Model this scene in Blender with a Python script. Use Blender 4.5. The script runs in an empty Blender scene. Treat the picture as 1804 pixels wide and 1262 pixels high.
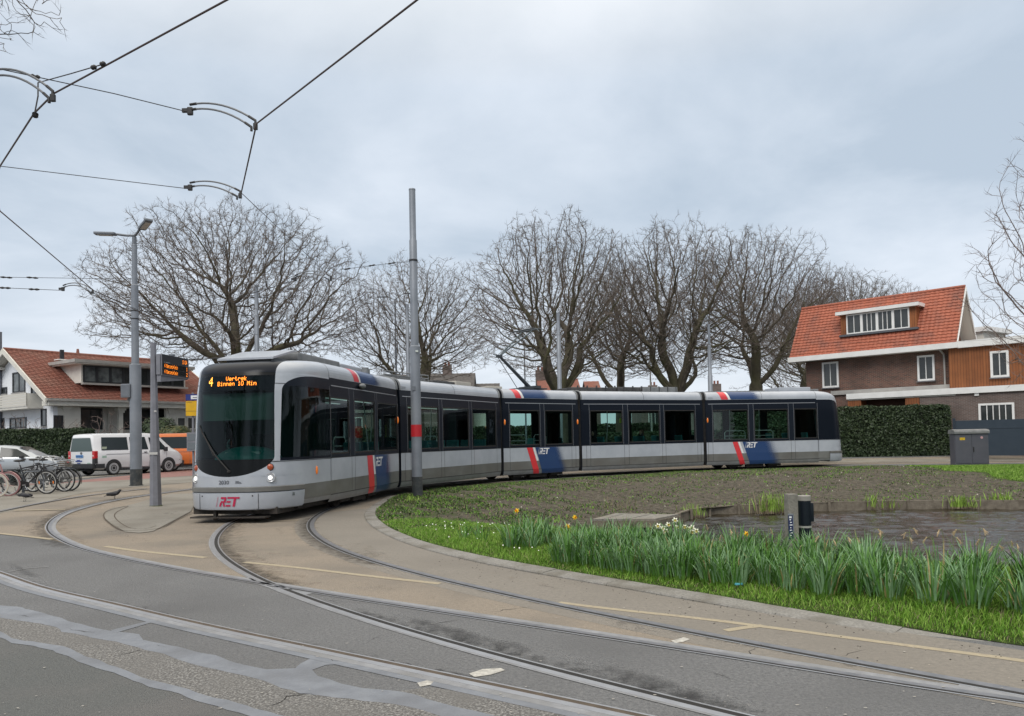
import bpy, bmesh, math, random
import numpy as np
from mathutils import Vector, Matrix, kdtree
from mathutils.geometry import delaunay_2d_cdt
scene = bpy.context.scene
COL = scene.collection
R = math.radians
random.seed(7); rng = np.random.default_rng(7)

# ------------------------------------------------------------------ camera
FPX, PPX, PPY, CAMH, HOR = 1350.0, 902.0, 735.0, 1.55, 772.0
PITCH = math.atan((HOR - PPY) / FPX); ROLL = R(1.2)
_f = Vector((0, math.cos(PITCH), math.sin(PITCH))); _r = Vector((1, 0, 0)); _u = _r.cross(_f)
_r2 = _r * math.cos(ROLL) - _u * math.sin(ROLL); _u2 = _u * math.cos(ROLL) + _r * math.sin(ROLL)
CAM = Vector((0, 0, CAMH))
cd = bpy.data.cameras.new('camera'); cam = bpy.data.objects.new('camera', cd); COL.objects.link(cam)
m = Matrix.Identity(4)
for i in range(3): m[i][0] = _r2[i]; m[i][1] = _u2[i]; m[i][2] = -_f[i]; m[i][3] = CAM[i]
cam.matrix_world = m
cd.sensor_width = 36; cd.lens = FPX / 1804 * 36; cd.clip_end = 3000; cd.clip_start = 0.05
cd.shift_y = (PPY - 631) / 1804; cd.shift_x = 0
scene.camera = cam
scene.view_settings.view_transform = 'Standard'; scene.view_settings.look = 'None'
scene.view_settings.exposure = 0.08; scene.view_settings.gamma = 1.0
# ------------------------------------------------------------------ world: overcast sky
SUN_EL, SUN_AZ = 44, 200
w = bpy.data.worlds.new('World'); scene.world = w; w.use_nodes = True
nt = w.node_tree; nt.nodes.clear(); N = nt.nodes.new; L = nt.links.new
out = N('ShaderNodeOutputWorld'); bg = N('ShaderNodeBackground'); bg2 = N('ShaderNodeBackground'); add = N('ShaderNodeAddShader')
sky = N('ShaderNodeTexSky'); sky.sky_type = 'NISHITA'; sky.sun_disc = False
sky.sun_elevation = R(SUN_EL); sky.sun_rotation = R(SUN_AZ); bg2.inputs[1].default_value = 0.008
L(sky.outputs[0], bg2.inputs[0])
tc = N('ShaderNodeTexCoord'); sep = N('ShaderNodeSeparateXYZ'); L(tc.outputs['Generated'], sep.inputs[0])
def wm(op, a, b=None, c=None, cl=False):
    n = N('ShaderNodeMath'); n.operation = op; n.use_clamp = cl
    for i, v in enumerate((a, b, c)):
        if v is None: continue
        if isinstance(v, (int, float)): n.inputs[i].default_value = v
        else: L(v, n.inputs[i])
    return n.outputs[0]
den = wm('ADD', wm('MAXIMUM', sep.outputs['Z'], 0.0), 0.16)
cx = wm('DIVIDE', sep.outputs['X'], den); cy = wm('DIVIDE', sep.outputs['Y'], den)
cmb = N('ShaderNodeCombineXYZ'); L(cx, cmb.inputs[0]); L(cy, cmb.inputs[1])
n1 = N('ShaderNodeTexNoise'); n1.inputs['Scale'].default_value = 0.95; n1.inputs['Detail'].default_value = 9; n1.inputs['Roughness'].default_value = 0.55; n1.inputs['Distortion'].default_value = 0.3
L(cmb.outputs[0], n1.inputs['Vector'])
cr = N('ShaderNodeValToRGB'); cr.color_ramp.elements[0].position = 0.38; cr.color_ramp.elements[1].position = 0.62
cr.color_ramp.elements[0].color = (0.475, 0.558, 0.655, 1); cr.color_ramp.elements[1].color = (0.70, 0.765, 0.85, 1)
L(n1.outputs['Fac'], cr.inputs[0])
hz = N('ShaderNodeMapRange'); hz.inputs[1].default_value = 0.0; hz.inputs[2].default_value = 0.22; hz.inputs[3].default_value = 0.75; hz.inputs[4].default_value = 0.0
L(sep.outputs['Z'], hz.inputs[0])
mx = N('ShaderNodeMix'); mx.data_type = 'RGBA'; L(hz.outputs[0], mx.inputs[0]); L(cr.outputs[0], mx.inputs[6]); mx.inputs[7].default_value = (0.80, 0.84, 0.90, 1)
zn = N('ShaderNodeMapRange'); zn.inputs[1].default_value = 0.45; zn.inputs[2].default_value = 0.85; zn.inputs[3].default_value = 1.0; zn.inputs[4].default_value = 2.0
L(sep.outputs['Z'], zn.inputs[0])
zc = N('ShaderNodeMapRange'); zc.inputs[1].default_value = 0.42; zc.inputs[2].default_value = 0.75; L(sep.outputs['Z'], zc.inputs[0])
mz = N('ShaderNodeMix'); mz.data_type = 'RGBA'; L(zc.outputs[0], mz.inputs[0]); L(mx.outputs[2], mz.inputs[6]); mz.inputs[7].default_value = (0.86, 0.80, 0.70, 1)
L(mz.outputs[2], bg.inputs[0]); L(zn.outputs[0], bg.inputs[1])
L(bg.outputs[0], add.inputs[0]); L(bg2.outputs[0], add.inputs[1]); L(add.outputs[0], out.inputs[0])
# sun, widely diffused by the clouds
sd = bpy.data.lights.new('sun', 'SUN'); sd.energy = 1.5; sd.angle = R(28); sd.color = (1, 0.97, 0.93)
so = bpy.data.objects.new('sun', sd); COL.objects.link(so)
so.rotation_euler = (R(90 - SUN_EL), 0, R(-20)); so.location = (0, 0, 30)
scene.cycles.max_bounces = 7; scene.cycles.transparent_max_bounces = 16; scene.cycles.glossy_bounces = 3; scene.cycles.diffuse_bounces = 3
scene.cycles.caustics_reflective = False; scene.cycles.caustics_refractive = False
scene.render.image_settings.color_mode = 'RGB'

# ------------------------------------------------------------------ pixel helpers (photo 1804x1262)
def ray(x, y): return _f + _r2 * ((x - PPX) / FPX) - _u2 * ((y - PPY) / FPX)
def sstep(t): t = min(1, max(0, t)); return t * t * (3 - 2 * t)
def zg(x, y):
    a = sstep((y - 33.5) / 7); b = sstep((-x - 7.0) / 6) * sstep((y - 12.5) / 7)
    return 0.2 * max(a, b)
def zl(x, y, dz): return zg(x, y) + dz * (.22 + .78 * sstep((y - 11) / 7) if x < 6 else 1)
def G(px, py, z=None):
    d = ray(px, py)
    if z is not None:
        t = (z - CAMH) / d.z; p = CAM + d * t; return Vector((p.x, p.y, z))
    zz = 0.0
    for _ in range(30):
        t = (zz - CAMH) / d.z; p = CAM + d * t; zz = 0.5 * zz + 0.5 * zg(p.x, p.y)
    return Vector((p.x, p.y, zg(p.x, p.y)))
def AT(px, py, Y):
    d = ray(px, py); return CAM + d * (Y / d.y)
def ONPL(px, py, P, e):           # hit of the pixel ray with the vertical plane through P along e: returns (t, z)
    d = ray(px, py); e = Vector((e[0], e[1])); n = Vector((-e.y, e.x))
    k = (Vector((P[0], P[1])) - Vector((0, 0))).dot(n) / Vector((d.x, d.y)).dot(n)
    h = CAM + d * k
    return ((Vector((h.x, h.y)) - Vector((P[0], P[1]))).dot(e), h.z)

# ------------------------------------------------------------------ materials
def lin(c):  # 0-255 display -> linear
    return tuple(((v / 255) / 12.92 if v / 255 <= 0.04045 else ((v / 255 + 0.055) / 1.055) ** 2.4) for v in c) + (1,)
MATS = {}
def mat(name, c1, rough=0.6, metal=0.0, c2=None, ns=4.0, bump=0.0, bs=60.0, spec=0.5, coat=0.0, emit=None, es=0, detail=4, lo=.35, hi=.65, c3=None, ns3=.6, rv=0.0, nr=.6):
    if name in MATS: return MATS[name]
    mt = bpy.data.materials.new(name); mt.use_nodes = True; nt = mt.node_tree; b = nt.nodes['Principled BSDF']
    c1 = tuple(c1)[:3] + (1,)
    b.inputs['Base Color'].default_value = c1; b.inputs['Roughness'].default_value = rough; b.inputs['Metallic'].default_value = metal
    b.inputs['Specular IOR Level'].default_value = spec; b.inputs['Coat Weight'].default_value = coat; b.inputs['Coat Roughness'].default_value = 0.08
    if emit: b.inputs['Emission Color'].default_value = tuple(emit)[:3] + (1,); b.inputs['Emission Strength'].default_value = es
    tc = None
    if c2 is not None or bump or rv: tc = nt.nodes.new('ShaderNodeTexCoord')
    if c2 is not None:
        n = nt.nodes.new('ShaderNodeTexNoise'); n.inputs['Scale'].default_value = ns; n.inputs['Detail'].default_value = detail; n.inputs['Roughness'].default_value = nr
        nt.links.new(tc.outputs['Object'], n.inputs['Vector'])
        mr = nt.nodes.new('ShaderNodeMapRange'); mr.inputs[1].default_value = lo; mr.inputs[2].default_value = hi
        nt.links.new(n.outputs['Fac'], mr.inputs[0])
        m1 = nt.nodes.new('ShaderNodeMix'); m1.data_type = 'RGBA'; nt.links.new(mr.outputs[0], m1.inputs[0]); m1.inputs[6].default_value = c1; m1.inputs[7].default_value = tuple(c2)[:3] + (1,)
        o = m1.outputs[2]
        if c3 is not None:
            n3 = nt.nodes.new('ShaderNodeTexNoise'); n3.inputs['Scale'].default_value = ns3; n3.inputs['Detail'].default_value = 5; nt.links.new(tc.outputs['Object'], n3.inputs['Vector'])
            r3 = nt.nodes.new('ShaderNodeMapRange'); r3.inputs[1].default_value = .45; r3.inputs[2].default_value = .7; nt.links.new(n3.outputs['Fac'], r3.inputs[0])
            m3 = nt.nodes.new('ShaderNodeMix'); m3.data_type = 'RGBA'; nt.links.new(r3.outputs[0], m3.inputs[0]); nt.links.new(o, m3.inputs[6]); m3.inputs[7].default_value = tuple(c3)[:3] + (1,); o = m3.outputs[2]
        nt.links.new(o, b.inputs['Base Color'])
        if rv:
            rr = nt.nodes.new('ShaderNodeMapRange'); rr.inputs[3].default_value = rough - rv; rr.inputs[4].default_value = rough + rv; nt.links.new(n.outputs['Fac'], rr.inputs[0]); nt.links.new(rr.outputs[0], b.inputs['Roughness'])
    if bump:
        n2 = nt.nodes.new('ShaderNodeTexNoise'); n2.inputs['Scale'].default_value = bs; n2.inputs['Detail'].default_value = 3
        nt.links.new(tc.outputs['Object'], n2.inputs['Vector']); bp = nt.nodes.new('ShaderNodeBump'); bp.inputs['Strength'].default_value = bump; bp.inputs['Distance'].default_value = 0.02
        nt.links.new(n2.outputs['Fac'], bp.inputs['Height']); nt.links.new(bp.outputs[0], b.inputs['Normal'])
    MATS[name] = mt; return mt
def glass_mat(name, tint, dark=0.0, fres=1.45, rough=0.02):
    if name in MATS: return MATS[name]
    mt = bpy.data.materials.new(name); mt.use_nodes = True; nt = mt.node_tree; nt.nodes.clear(); A = nt.nodes.new
    o = A('ShaderNodeOutputMaterial'); mix = A('ShaderNodeMixShader'); fr = A('ShaderNodeFresnel'); fr.inputs[0].default_value = fres
    tr = A('ShaderNodeBsdfTransparent'); tr.inputs[0].default_value = tuple(tint) + (1,)
    gl = A('ShaderNodeBsdfGlossy'); gl.inputs['Roughness'].default_value = rough; gl.inputs[0].default_value = (.9, .95, 1, 1)
    nt.links.new(fr.outputs[0], mix.inputs[0]); nt.links.new(tr.outputs[0], mix.inputs[1]); nt.links.new(gl.outputs[0], mix.inputs[2]); nt.links.new(mix.outputs[0], o.inputs[0])
    MATS[name] = mt; return mt
def wall_mat(name, kind, c1, c2, mortar, sx=0.24, sz=0.075, rough=0.85, ms=0.012, off=.5):
    """brick / boards laid on any vertical wall of the object's own frame"""
    if name in MATS: return MATS[name]
    mt = bpy.data.materials.new(name); mt.use_nodes = True; nt = mt.node_tree; b = nt.nodes['Principled BSDF']; A = nt.nodes.new
    tc = A('ShaderNodeTexCoord'); s = A('ShaderNodeSeparateXYZ'); nt.links.new(tc.outputs['Object'], s.inputs[0])
    ad = A('ShaderNodeMath'); ad.operation = 'ADD'; nt.links.new(s.outputs[0], ad.inputs[0]); nt.links.new(s.outputs[1], ad.inputs[1])
    cb = A('ShaderNodeCombineXYZ')
    nt.links.new(ad.outputs[0], cb.inputs[0]); nt.links.new(s.outputs[2], cb.inputs[1])
    br = A('ShaderNodeTexBrick'); br.offset = off; br.inputs['Scale'].default_value = 1; br.inputs['Brick Width'].default_value = sx; br.inputs['Row Height'].default_value = sz
    br.inputs['Mortar Size'].default_value = ms; br.inputs['Mortar Smooth'].default_value = 0.1; br.inputs['Bias'].default_value = 0
    br.inputs['Color1'].default_value = tuple(c1) + (1,); br.inputs['Color2'].default_value = tuple(c2) + (1,); br.inputs['Mortar'].default_value = tuple(mortar) + (1,)
    nt.links.new(cb.outputs[0], br.inputs['Vector'])
    n = A('ShaderNodeTexNoise'); n.inputs['Scale'].default_value = 1.2; n.inputs['Detail'].default_value = 6; nt.links.new(tc.outputs['Object'], n.inputs['Vector'])
    mr = A('ShaderNodeMapRange'); mr.inputs[1].default_value = .3; mr.inputs[2].default_value = .7; mr.inputs[3].default_value = .75; mr.inputs[4].default_value = 1.2; nt.links.new(n.outputs['Fac'], mr.inputs[0])
    mu = A('ShaderNodeMix'); mu.data_type = 'RGBA'; mu.blend_type = 'MULTIPLY'; mu.inputs[0].default_value = 1
    nt.links.new(br.outputs['Color'], mu.inputs[6]); nt.links.new(mr.outputs[0], mu.inputs[7]); nt.links.new(mu.outputs[2], b.inputs['Base Color'])
    bp = A('ShaderNodeBump'); bp.inputs['Strength'].default_value = .6; bp.inputs['Distance'].default_value = .01; bp.invert = True; nt.links.new(br.outputs['Fac'], bp.inputs['Height']); nt.links.new(bp.outputs[0], b.inputs['Normal'])
    b.inputs['Roughness'].default_value = rough; MATS[name] = mt; return mt

# ------------------------------------------------------------------ mesh builder
class MB:
    def __init__(s): s.v = []; s.f = []; s.mi = []; s.mats = []; s.cur = 0; s.uv = None
    def m(s, mt):
        if mt not in s.mats: s.mats.append(mt)
        s.cur = s.mats.index(mt); return s
    def add(s, vs, fs):
        o = len(s.v); s.v.extend([tuple(v) for v in vs]); s.f.extend([tuple(i + o for i in f) for f in fs]); s.mi.extend([s.cur] * len(fs)); return s
    def box(s, c, size, rz=0, M=None, bev=0):
        hx, hy, hz = size[0] / 2, size[1] / 2, size[2] / 2
        if bev:
            b = min(bev, hx * .9, hy * .9, hz * .9); vs = []; 
            bm = bmesh.new(); bmesh.ops.create_cube(bm, size=1)
            for v in bm.verts: v.co = Vector((v.co.x * size[0], v.co.y * size[1], v.co.z * size[2]))
            bmesh.ops.bevel(bm, geom=list(bm.edges), offset=b, segments=2, affect='EDGES', profile=.7)
            vs = [v.co.copy() for v in bm.verts]; bm.verts.index_update(); fs = [[v.index for v in f.verts] for f in bm.faces]; bm.free()
        else:
            vs = [Vector((x, y, z)) for x in (-hx, hx) for y in (-hy, hy) for z in (-hz, hz)]
            fs = [(0, 1, 3, 2), (4, 6, 7, 5), (0, 4, 5, 1), (2, 3, 7, 6), (0, 2, 6, 4), (1, 5, 7, 3)]
        T = Matrix.Translation(Vector(c)) @ (M.to_4x4() if M is not None else Matrix.Rotation(rz, 4, 'Z'))
        return s.add([T @ v for v in vs], fs)
    def bx(s, x0, x1, y0, y1, z0, z1, bev=0): return s.box(((x0 + x1) / 2, (y0 + y1) / 2, (z0 + z1) / 2), (abs(x1 - x0), abs(y1 - y0), abs(z1 - z0)), bev=bev)
    def tube(s, pts, r, seg=8, cap=True):
        pts = [Vector(p) for p in pts]; n = len(pts); rr = r if isinstance(r, (list, tuple)) else [r] * n
        vs = []; fs = []; u = None
        for i in range(n):
            t = (pts[min(i + 1, n - 1)] - pts[max(i - 1, 0)])
            if t.length < 1e-9: t = Vector((0, 0, 1))
            t.normalize()
            if u is None: u = t.orthogonal().normalized()
            else: u = (u - t * u.dot(t)); u = u.normalized() if u.length > 1e-6 else t.orthogonal().normalized()
            b = t.cross(u)
            for k in range(seg):
                a = 2 * math.pi * k / seg; vs.append(pts[i] + (u * math.cos(a) + b * math.sin(a)) * rr[i])
        for i in range(n - 1):
            for k in range(seg):
                k2 = (k + 1) % seg; fs.append((i * seg + k, i * seg + k2, (i + 1) * seg + k2, (i + 1) * seg + k))
        if cap: fs.append(tuple(range(seg))[::-1]); fs.append(tuple(range((n - 1) * seg, n * seg)))
        return s.add(vs, fs)
    def cyl(s, c, r, h, seg=24, axis='Z', r2=None):
        c = Vector(c); d = {'X': Vector((1, 0, 0)), 'Y': Vector((0, 1, 0)), 'Z': Vector((0, 0, 1))}[axis] * (h / 2)
        return s.tube([c - d, c + d], [r, r if r2 is None else r2], seg)
    def ring(s, c, R1, r, seg=40, s2=8, axis='Y', flat=1.0):
        vs = []; fs = []; c = Vector(c)
        for i in range(seg):
            a = 2 * math.pi * i / seg
            for k in range(s2):
                b = 2 * math.pi * k / s2; rad = R1 + r * math.cos(b); h = r * flat * math.sin(b)
                p = Vector((rad * math.cos(a), h, rad * math.sin(a))) if axis == 'Y' else Vector((rad * math.cos(a), rad * math.sin(a), h))
                vs.append(c + p)
        for i in range(seg):
            for k in range(s2): fs.append((i * s2 + k, i * s2 + (k + 1) % s2, ((i + 1) % seg) * s2 + (k + 1) % s2, ((i + 1) % seg) * s2 + k))
        return s.add(vs, fs)
    def prism(s, poly, d0, d1, fn):  # poly 2D, extruded; fn(a, b, d) -> xyz
        n = len(poly); vs = [fn(a, b, d0) for a, b in poly] + [fn(a, b, d1) for a, b in poly]
        fs = [tuple(range(n))[::-1], tuple(range(n, 2 * n))] + [(i, (i + 1) % n, n + (i + 1) % n, n + i) for i in range(n)]
        return s.add(vs, fs)
    def grid(s, rows):
        n = len(rows[0]); vs = [p for r in rows for p in r]
        fs = [(i * n + j, i * n + j + 1, (i + 1) * n + j + 1, (i + 1) * n + j) for i in range(len(rows) - 1) for j in range(n - 1)]
        return s.add(vs, fs)
    def ell(s, c, rad, su=12, sv=8):
        rows = [[Vector(c) + Vector((rad[0] * math.cos(2 * math.pi * j / su) * math.sin(math.pi * i / sv), rad[1] * math.sin(2 * math.pi * j / su) * math.sin(math.pi * i / sv), rad[2] * math.cos(math.pi * i / sv))) for j in range(su + 1)] for i in range(sv + 1)]
        return s.grid(rows)
    def build(s, name, parent=None, mt=None, smooth=False, M=None, angle=35):
        me = bpy.data.meshes.new(name); me.from_pydata(s.v, [], s.f)
        for x in (s.mats or ([mt] if mt else [])): me.materials.append(x)
        if len(s.mats) > 1: me.polygons.foreach_set('material_index', s.mi)
        me.update()
        o = bpy.data.objects.new(name, me); COL.objects.link(o)
        if parent is not None: o.parent = parent
        if M is not None: o.matrix_local = M
        if smooth:
            me.polygons.foreach_set('use_smooth', [True] * len(me.polygons))
            me.set_sharp_from_angle(angle=R(angle))
        return o
def E(name, loc=(0, 0, 0), rz=0, label=None, cat=None, group=None, parent=None):
    o = bpy.data.objects.new(name, None); COL.objects.link(o); o.location = loc; o.rotation_euler = (0, 0, rz); o.empty_display_size = .2
    if label: tag(o, label, cat, group)
    if parent: o.parent = parent
    return o
def tag(o, label=None, cat=None, group=None, kind=None):
    if label: o['label'] = label
    if cat: o['category'] = cat
    if group: o['group'] = group
    if kind: o['kind'] = kind
    return o
def children(o): return [c for c in bpy.data.objects if c.parent == o]
_kids = None
def copy_tree(o, parent=None):
    global _kids
    if parent is None:
        _kids = {}
        for c in bpy.data.objects:
            if c.parent: _kids.setdefault(c.parent.name, []).append(c)
    c = o.copy(); COL.objects.link(c)
    if parent: c.parent = parent
    for ch in _kids.get(o.name, []): copy_tree(ch, c)
    return c
def text_mesh(txt, size, mt, name, parent, M, extrude=0.001, align='CENTER', sx=1.0, shear=0.0):
    cu = bpy.data.curves.new(name, 'FONT'); cu.body = txt; cu.size = size; cu.align_x = align; cu.extrude = extrude; cu.shear = shear; cu.resolution_u = 3
    t = bpy.data.objects.new(name, cu); COL.objects.link(t); bpy.context.view_layer.update()
    me = bpy.data.meshes.new_from_object(t.evaluated_get(bpy.context.evaluated_depsgraph_get())); bpy.data.objects.remove(t); bpy.data.curves.remove(cu)
    for v in me.vertices: v.co.x *= sx
    me.name = name; me.materials.clear(); me.materials.append(mt); o = bpy.data.objects.new(name, me); COL.objects.link(o); o.parent = parent; o.matrix_local = M; return o
def offset_path(pts, d):
    pts = [Vector(p[:2]) for p in pts]; out = []
    for i in range(len(pts)):
        t = (pts[min(i + 1, len(pts) - 1)] - pts[max(i - 1, 0)]).normalized(); out.append(pts[i] + Vector((-t.y, t.x)) * d)
    return out
def smooth_path(pts, step=0.25, it=2):
    pts = [Vector(p[:2]) for p in pts]
    # Catmull-Rom then smoothing
    out = []
    for i in range(len(pts) - 1):
        p0 = pts[max(i - 1, 0)]; p1 = pts[i]; p2 = pts[i + 1]; p3 = pts[min(i + 2, len(pts) - 1)]
        n = max(1, int((p2 - p1).length / step))
        for k in range(n):
            t = k / n; out.append(0.5 * ((2 * p1) + (p2 - p0) * t + (2 * p0 - 5 * p1 + 4 * p2 - p3) * t * t + (3 * p1 - p0 - 3 * p2 + p3) * t ** 3))
    out.append(pts[-1])
    for _ in range(it): out = [out[0]] + [(out[i - 1] + out[i] * 2 + out[i + 1]) / 4 for i in range(1, len(out) - 1)] + [out[-1]]
    return out
def inpoly(x, y, poly):
    x = np.asarray(x); y = np.asarray(y); c = np.zeros(x.shape, bool); n = len(poly); j = n - 1
    for i in range(n):
        xi, yi = poly[i][0], poly[i][1]; xj, yj = poly[j][0], poly[j][1]
        if yi != yj: c ^= ((yi > y) != (yj > y)) & (x < (xj - xi) * (y - yi) / (yj - yi) + xi)
        j = i
    return c
def dpath(x, y, path, closed=False):
    x = np.asarray(x, float); y = np.asarray(y, float); d = np.full(x.shape, 1e9); n = len(path)
    for i in range(n if closed else n - 1):
        ax, ay = path[i][0], path[i][1]; bx_, by_ = path[(i + 1) % n][0], path[(i + 1) % n][1]; dx, dy = bx_ - ax, by_ - ay; q = dx * dx + dy * dy + 1e-12
        t = np.clip(((x - ax) * dx + (y - ay) * dy) / q, 0, 1); d = np.minimum(d, np.hypot(x - ax - t * dx, y - ay - t * dy))
    return d
def sheet(name, poly, mt, zfun, step=0.5, kind='structure', holes=(), zvec=None):
    """flat polygon laid on a height function, triangulated with inner points"""
    xs = [p[0] for p in poly]; ys = [p[1] for p in poly]
    gx, gy = np.meshgrid(np.arange(min(xs) + step * .37, max(xs), step), np.arange(min(ys) + step * .41, max(ys), step)); gx = gx.ravel(); gy = gy.ravel()
    k = inpoly(gx, gy, poly) & (dpath(gx, gy, poly, True) > step * .3)
    for h in holes: k &= ~inpoly(gx, gy, h) & (dpath(gx, gy, h, True) > step * .3)
    vs = []; 
    def dens(pl):
        o = []
        for i in range(len(pl)):
            a = Vector(pl[i][:2]); b = Vector(pl[(i + 1) % len(pl)][:2]); n = max(1, int((b - a).length / step))
            for q in range(n): o.append(a.lerp(b, q / n))
        return o
    edges = []; loops = [dens(poly)] + [dens(h) for h in holes]
    for lp in loops:
        o = len(vs); vs += lp; edges += [(o + i, o + (i + 1) % len(lp)) for i in range(len(lp))]
    vs += [Vector((a, b)) for a, b in zip(gx[k], gy[k])]
    r = delaunay_2d_cdt(vs, edges, [], 0, 1e-5); V, F = r[0], r[2]
    if F:
        cx = np.array([sum(V[i].x for i in f) / len(f) for f in F]); cy = np.array([sum(V[i].y for i in f) / len(f) for f in F])
        kk = inpoly(cx, cy, poly)
        for h in holes: kk &= ~inpoly(cx, cy, h)
        F = [f for f, q in zip(F, kk) if q]
    zz_ = zvec([v.x for v in V], [v.y for v in V]) if zvec else [zfun(v.x, v.y) for v in V]
    b = MB(); b.add([(v.x, v.y, float(q_)) for v, q_ in zip(V, zz_)], F); o = b.build(name, None, mt, smooth=True, angle=60)
    if kind: o['kind'] = kind
    return o
def ribbon(path, d0, d1, dz, zf=zg, b=None, z1=None):
    b = b or MB(); a = offset_path(path, d0); c = offset_path(path, d1)
    b.grid([[(p.x, p.y, zl(p.x, p.y, dz)) for p in a], [(p.x, p.y, zl(p.x, p.y, dz if z1 is None else z1)) for p in c]]); return b
# =================================================================== GROUND
M_ASPH = mat('asphalt', (.066, .069, .075), .82, c2=(.212, .215, .219), ns=38, bump=1, bs=60, c3=(.106, .108, .112), ns3=.5, lo=.36, hi=.64, detail=10, nr=.85)
M_ASPH_FINE = mat('asphalt_fine', (.075, .08, .08), .85, c2=(.17, .178, .175), ns=60, detail=10, nr=.85, bump=1, bs=130, c3=(.15, .147, .145), ns3=.8)
M_GRAVEL = mat('coarse_asphalt', (.105, .102, .098), .8, c2=(.31, .305, .295), ns=60, bump=1.0, bs=75, c3=(.15, .146, .14), ns3=2, detail=2, lo=.45, hi=.66)
M_TAN = mat('brown_road', (.175, .148, .118), .85, c2=(.29, .248, .20), ns=24, bump=.8, bs=60, c3=(.165, .147, .125), ns3=.6, lo=.32, hi=.66, detail=10, nr=.85)
M_GREYTAN = mat('grey_brown_road', (.14, .13, .115), .85, c2=(.245, .222, .192), ns=24, detail=10, nr=.85, bump=.35, bs=90, c3=(.17, .155, .135), ns3=.7)
M_PAVE = mat('paving', (.15, .142, .124), .85, c2=(.27, .255, .225), ns=20, bump=.5, bs=40, c3=(.155, .142, .12), ns3=.7, detail=10, nr=.8, lo=.3, hi=.68)
M_RED = mat('red_asphalt', (.20, .105, .095), .85, c2=(.26, .135, .12), ns=7, bump=.2, c3=(.22, .12, .105), ns3=.6)
M_SEAL = mat('bitumen_sealer', (.155, .168, .195), .55, c2=(.19, .205, .232), ns=9, bump=.25, bs=35, c3=(.13, .138, .155), ns3=2.2)
M_RAILBED = mat('rail_concrete', (.20, .205, .22), .6, c2=(.26, .268, .285), ns=14, bump=.2, bs=60, c3=(.17, .17, .17), ns3=2)
M_STEEL = mat('rail_steel', (.42, .43, .45), .36, metal=.6, c2=(.36, .36, .38), ns=6)
M_STEELD = mat('rail_steel_dull', (.16, .165, .18), .42, metal=.5, c2=(.24, .24, .26), ns=9)
M_GROOVE = mat('rail_groove', (.016, .015, .014), .9)  # rail grooves are flat strips, the shade of their depth put into this near-black
M_GROOVEB = mat('rail_groove_rust', (.06, .045, .033), .9, c2=(.09, .07, .05), ns=8)
M_YEL = mat('worn_yellow_paint', (.40, .345, .235), .8, c2=(.24, .205, .16), ns=18, bump=.2, c3=(.33, .285, .2), ns3=3, detail=8, nr=.8)
M_WHT = mat('worn_white_paint', (.50, .49, .45), .8, c2=(.30, .29, .27), ns=22, bump=.2)
M_KERB = mat('kerb_stone', (.17, .165, .155), .85, c2=(.26, .252, .235), ns=40, bump=.5, c3=(.13, .12, .10), ns3=2.5)
def stain_mat(name, col, dens=1.0, ns=7.0):
    mt = bpy.data.materials.new(name); mt.use_nodes = True; nt = mt.node_tree; b = nt.nodes['Principled BSDF']; A = nt.nodes.new
    b.inputs['Base Color'].default_value = col + (1,); b.inputs['Roughness'].default_value = .85
    at = A('ShaderNodeAttribute'); at.attribute_name = 'w'; tc = A('ShaderNodeTexCoord'); n = A('ShaderNodeTexNoise'); n.inputs['Scale'].default_value = ns; n.inputs['Detail'].default_value = 9; n.inputs['Roughness'].default_value = .75
    nt.links.new(tc.outputs['Object'], n.inputs['Vector'])
    ad = A('ShaderNodeMath'); ad.operation = 'ADD'; nt.links.new(at.outputs['Fac'], ad.inputs[0]); nt.links.new(n.outputs['Fac'], ad.inputs[1])
    mr = A('ShaderNodeMapRange'); mr.inputs[1].default_value = .78; mr.inputs[2].default_value = 1.15; mr.inputs[4].default_value = dens; nt.links.new(ad.outputs[0], mr.inputs[0]); nt.links.new(mr.outputs[0], b.inputs['Alpha'])
    MATS[name] = mt; return mt
M_STAIN = stain_mat('dark_grime', (.045, .038, .030), .85)
M_STAINB = stain_mat('brown_grime', (.16, .115, .07), .6, 5)
M_STAINK = stain_mat('black_grime', (.035, .035, .037), .8, 6)
def stain(path, offs, ws, mt, dz, name):
    b = MB(); rows = []
    P = [offset_path(path, o) for o in offs]; n = len(path)
    for r in P: rows.append([(p.x, p.y, zl(p.x, p.y, dz)) for p in r])
    b.grid(rows); o = b.build(name, None, mt, smooth=True); o['kind'] = 'structure'
    a = o.data.attributes.new('w', 'FLOAT', 'POINT'); vals = []
    for wv in ws:
        for i in range(n):
            e = min(1, i / (n * .12), (n - 1 - i) / (n * .12)); vals.append(wv * e if wv > 0 else wv)
    a.data.foreach_set('value', vals); return o

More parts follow.
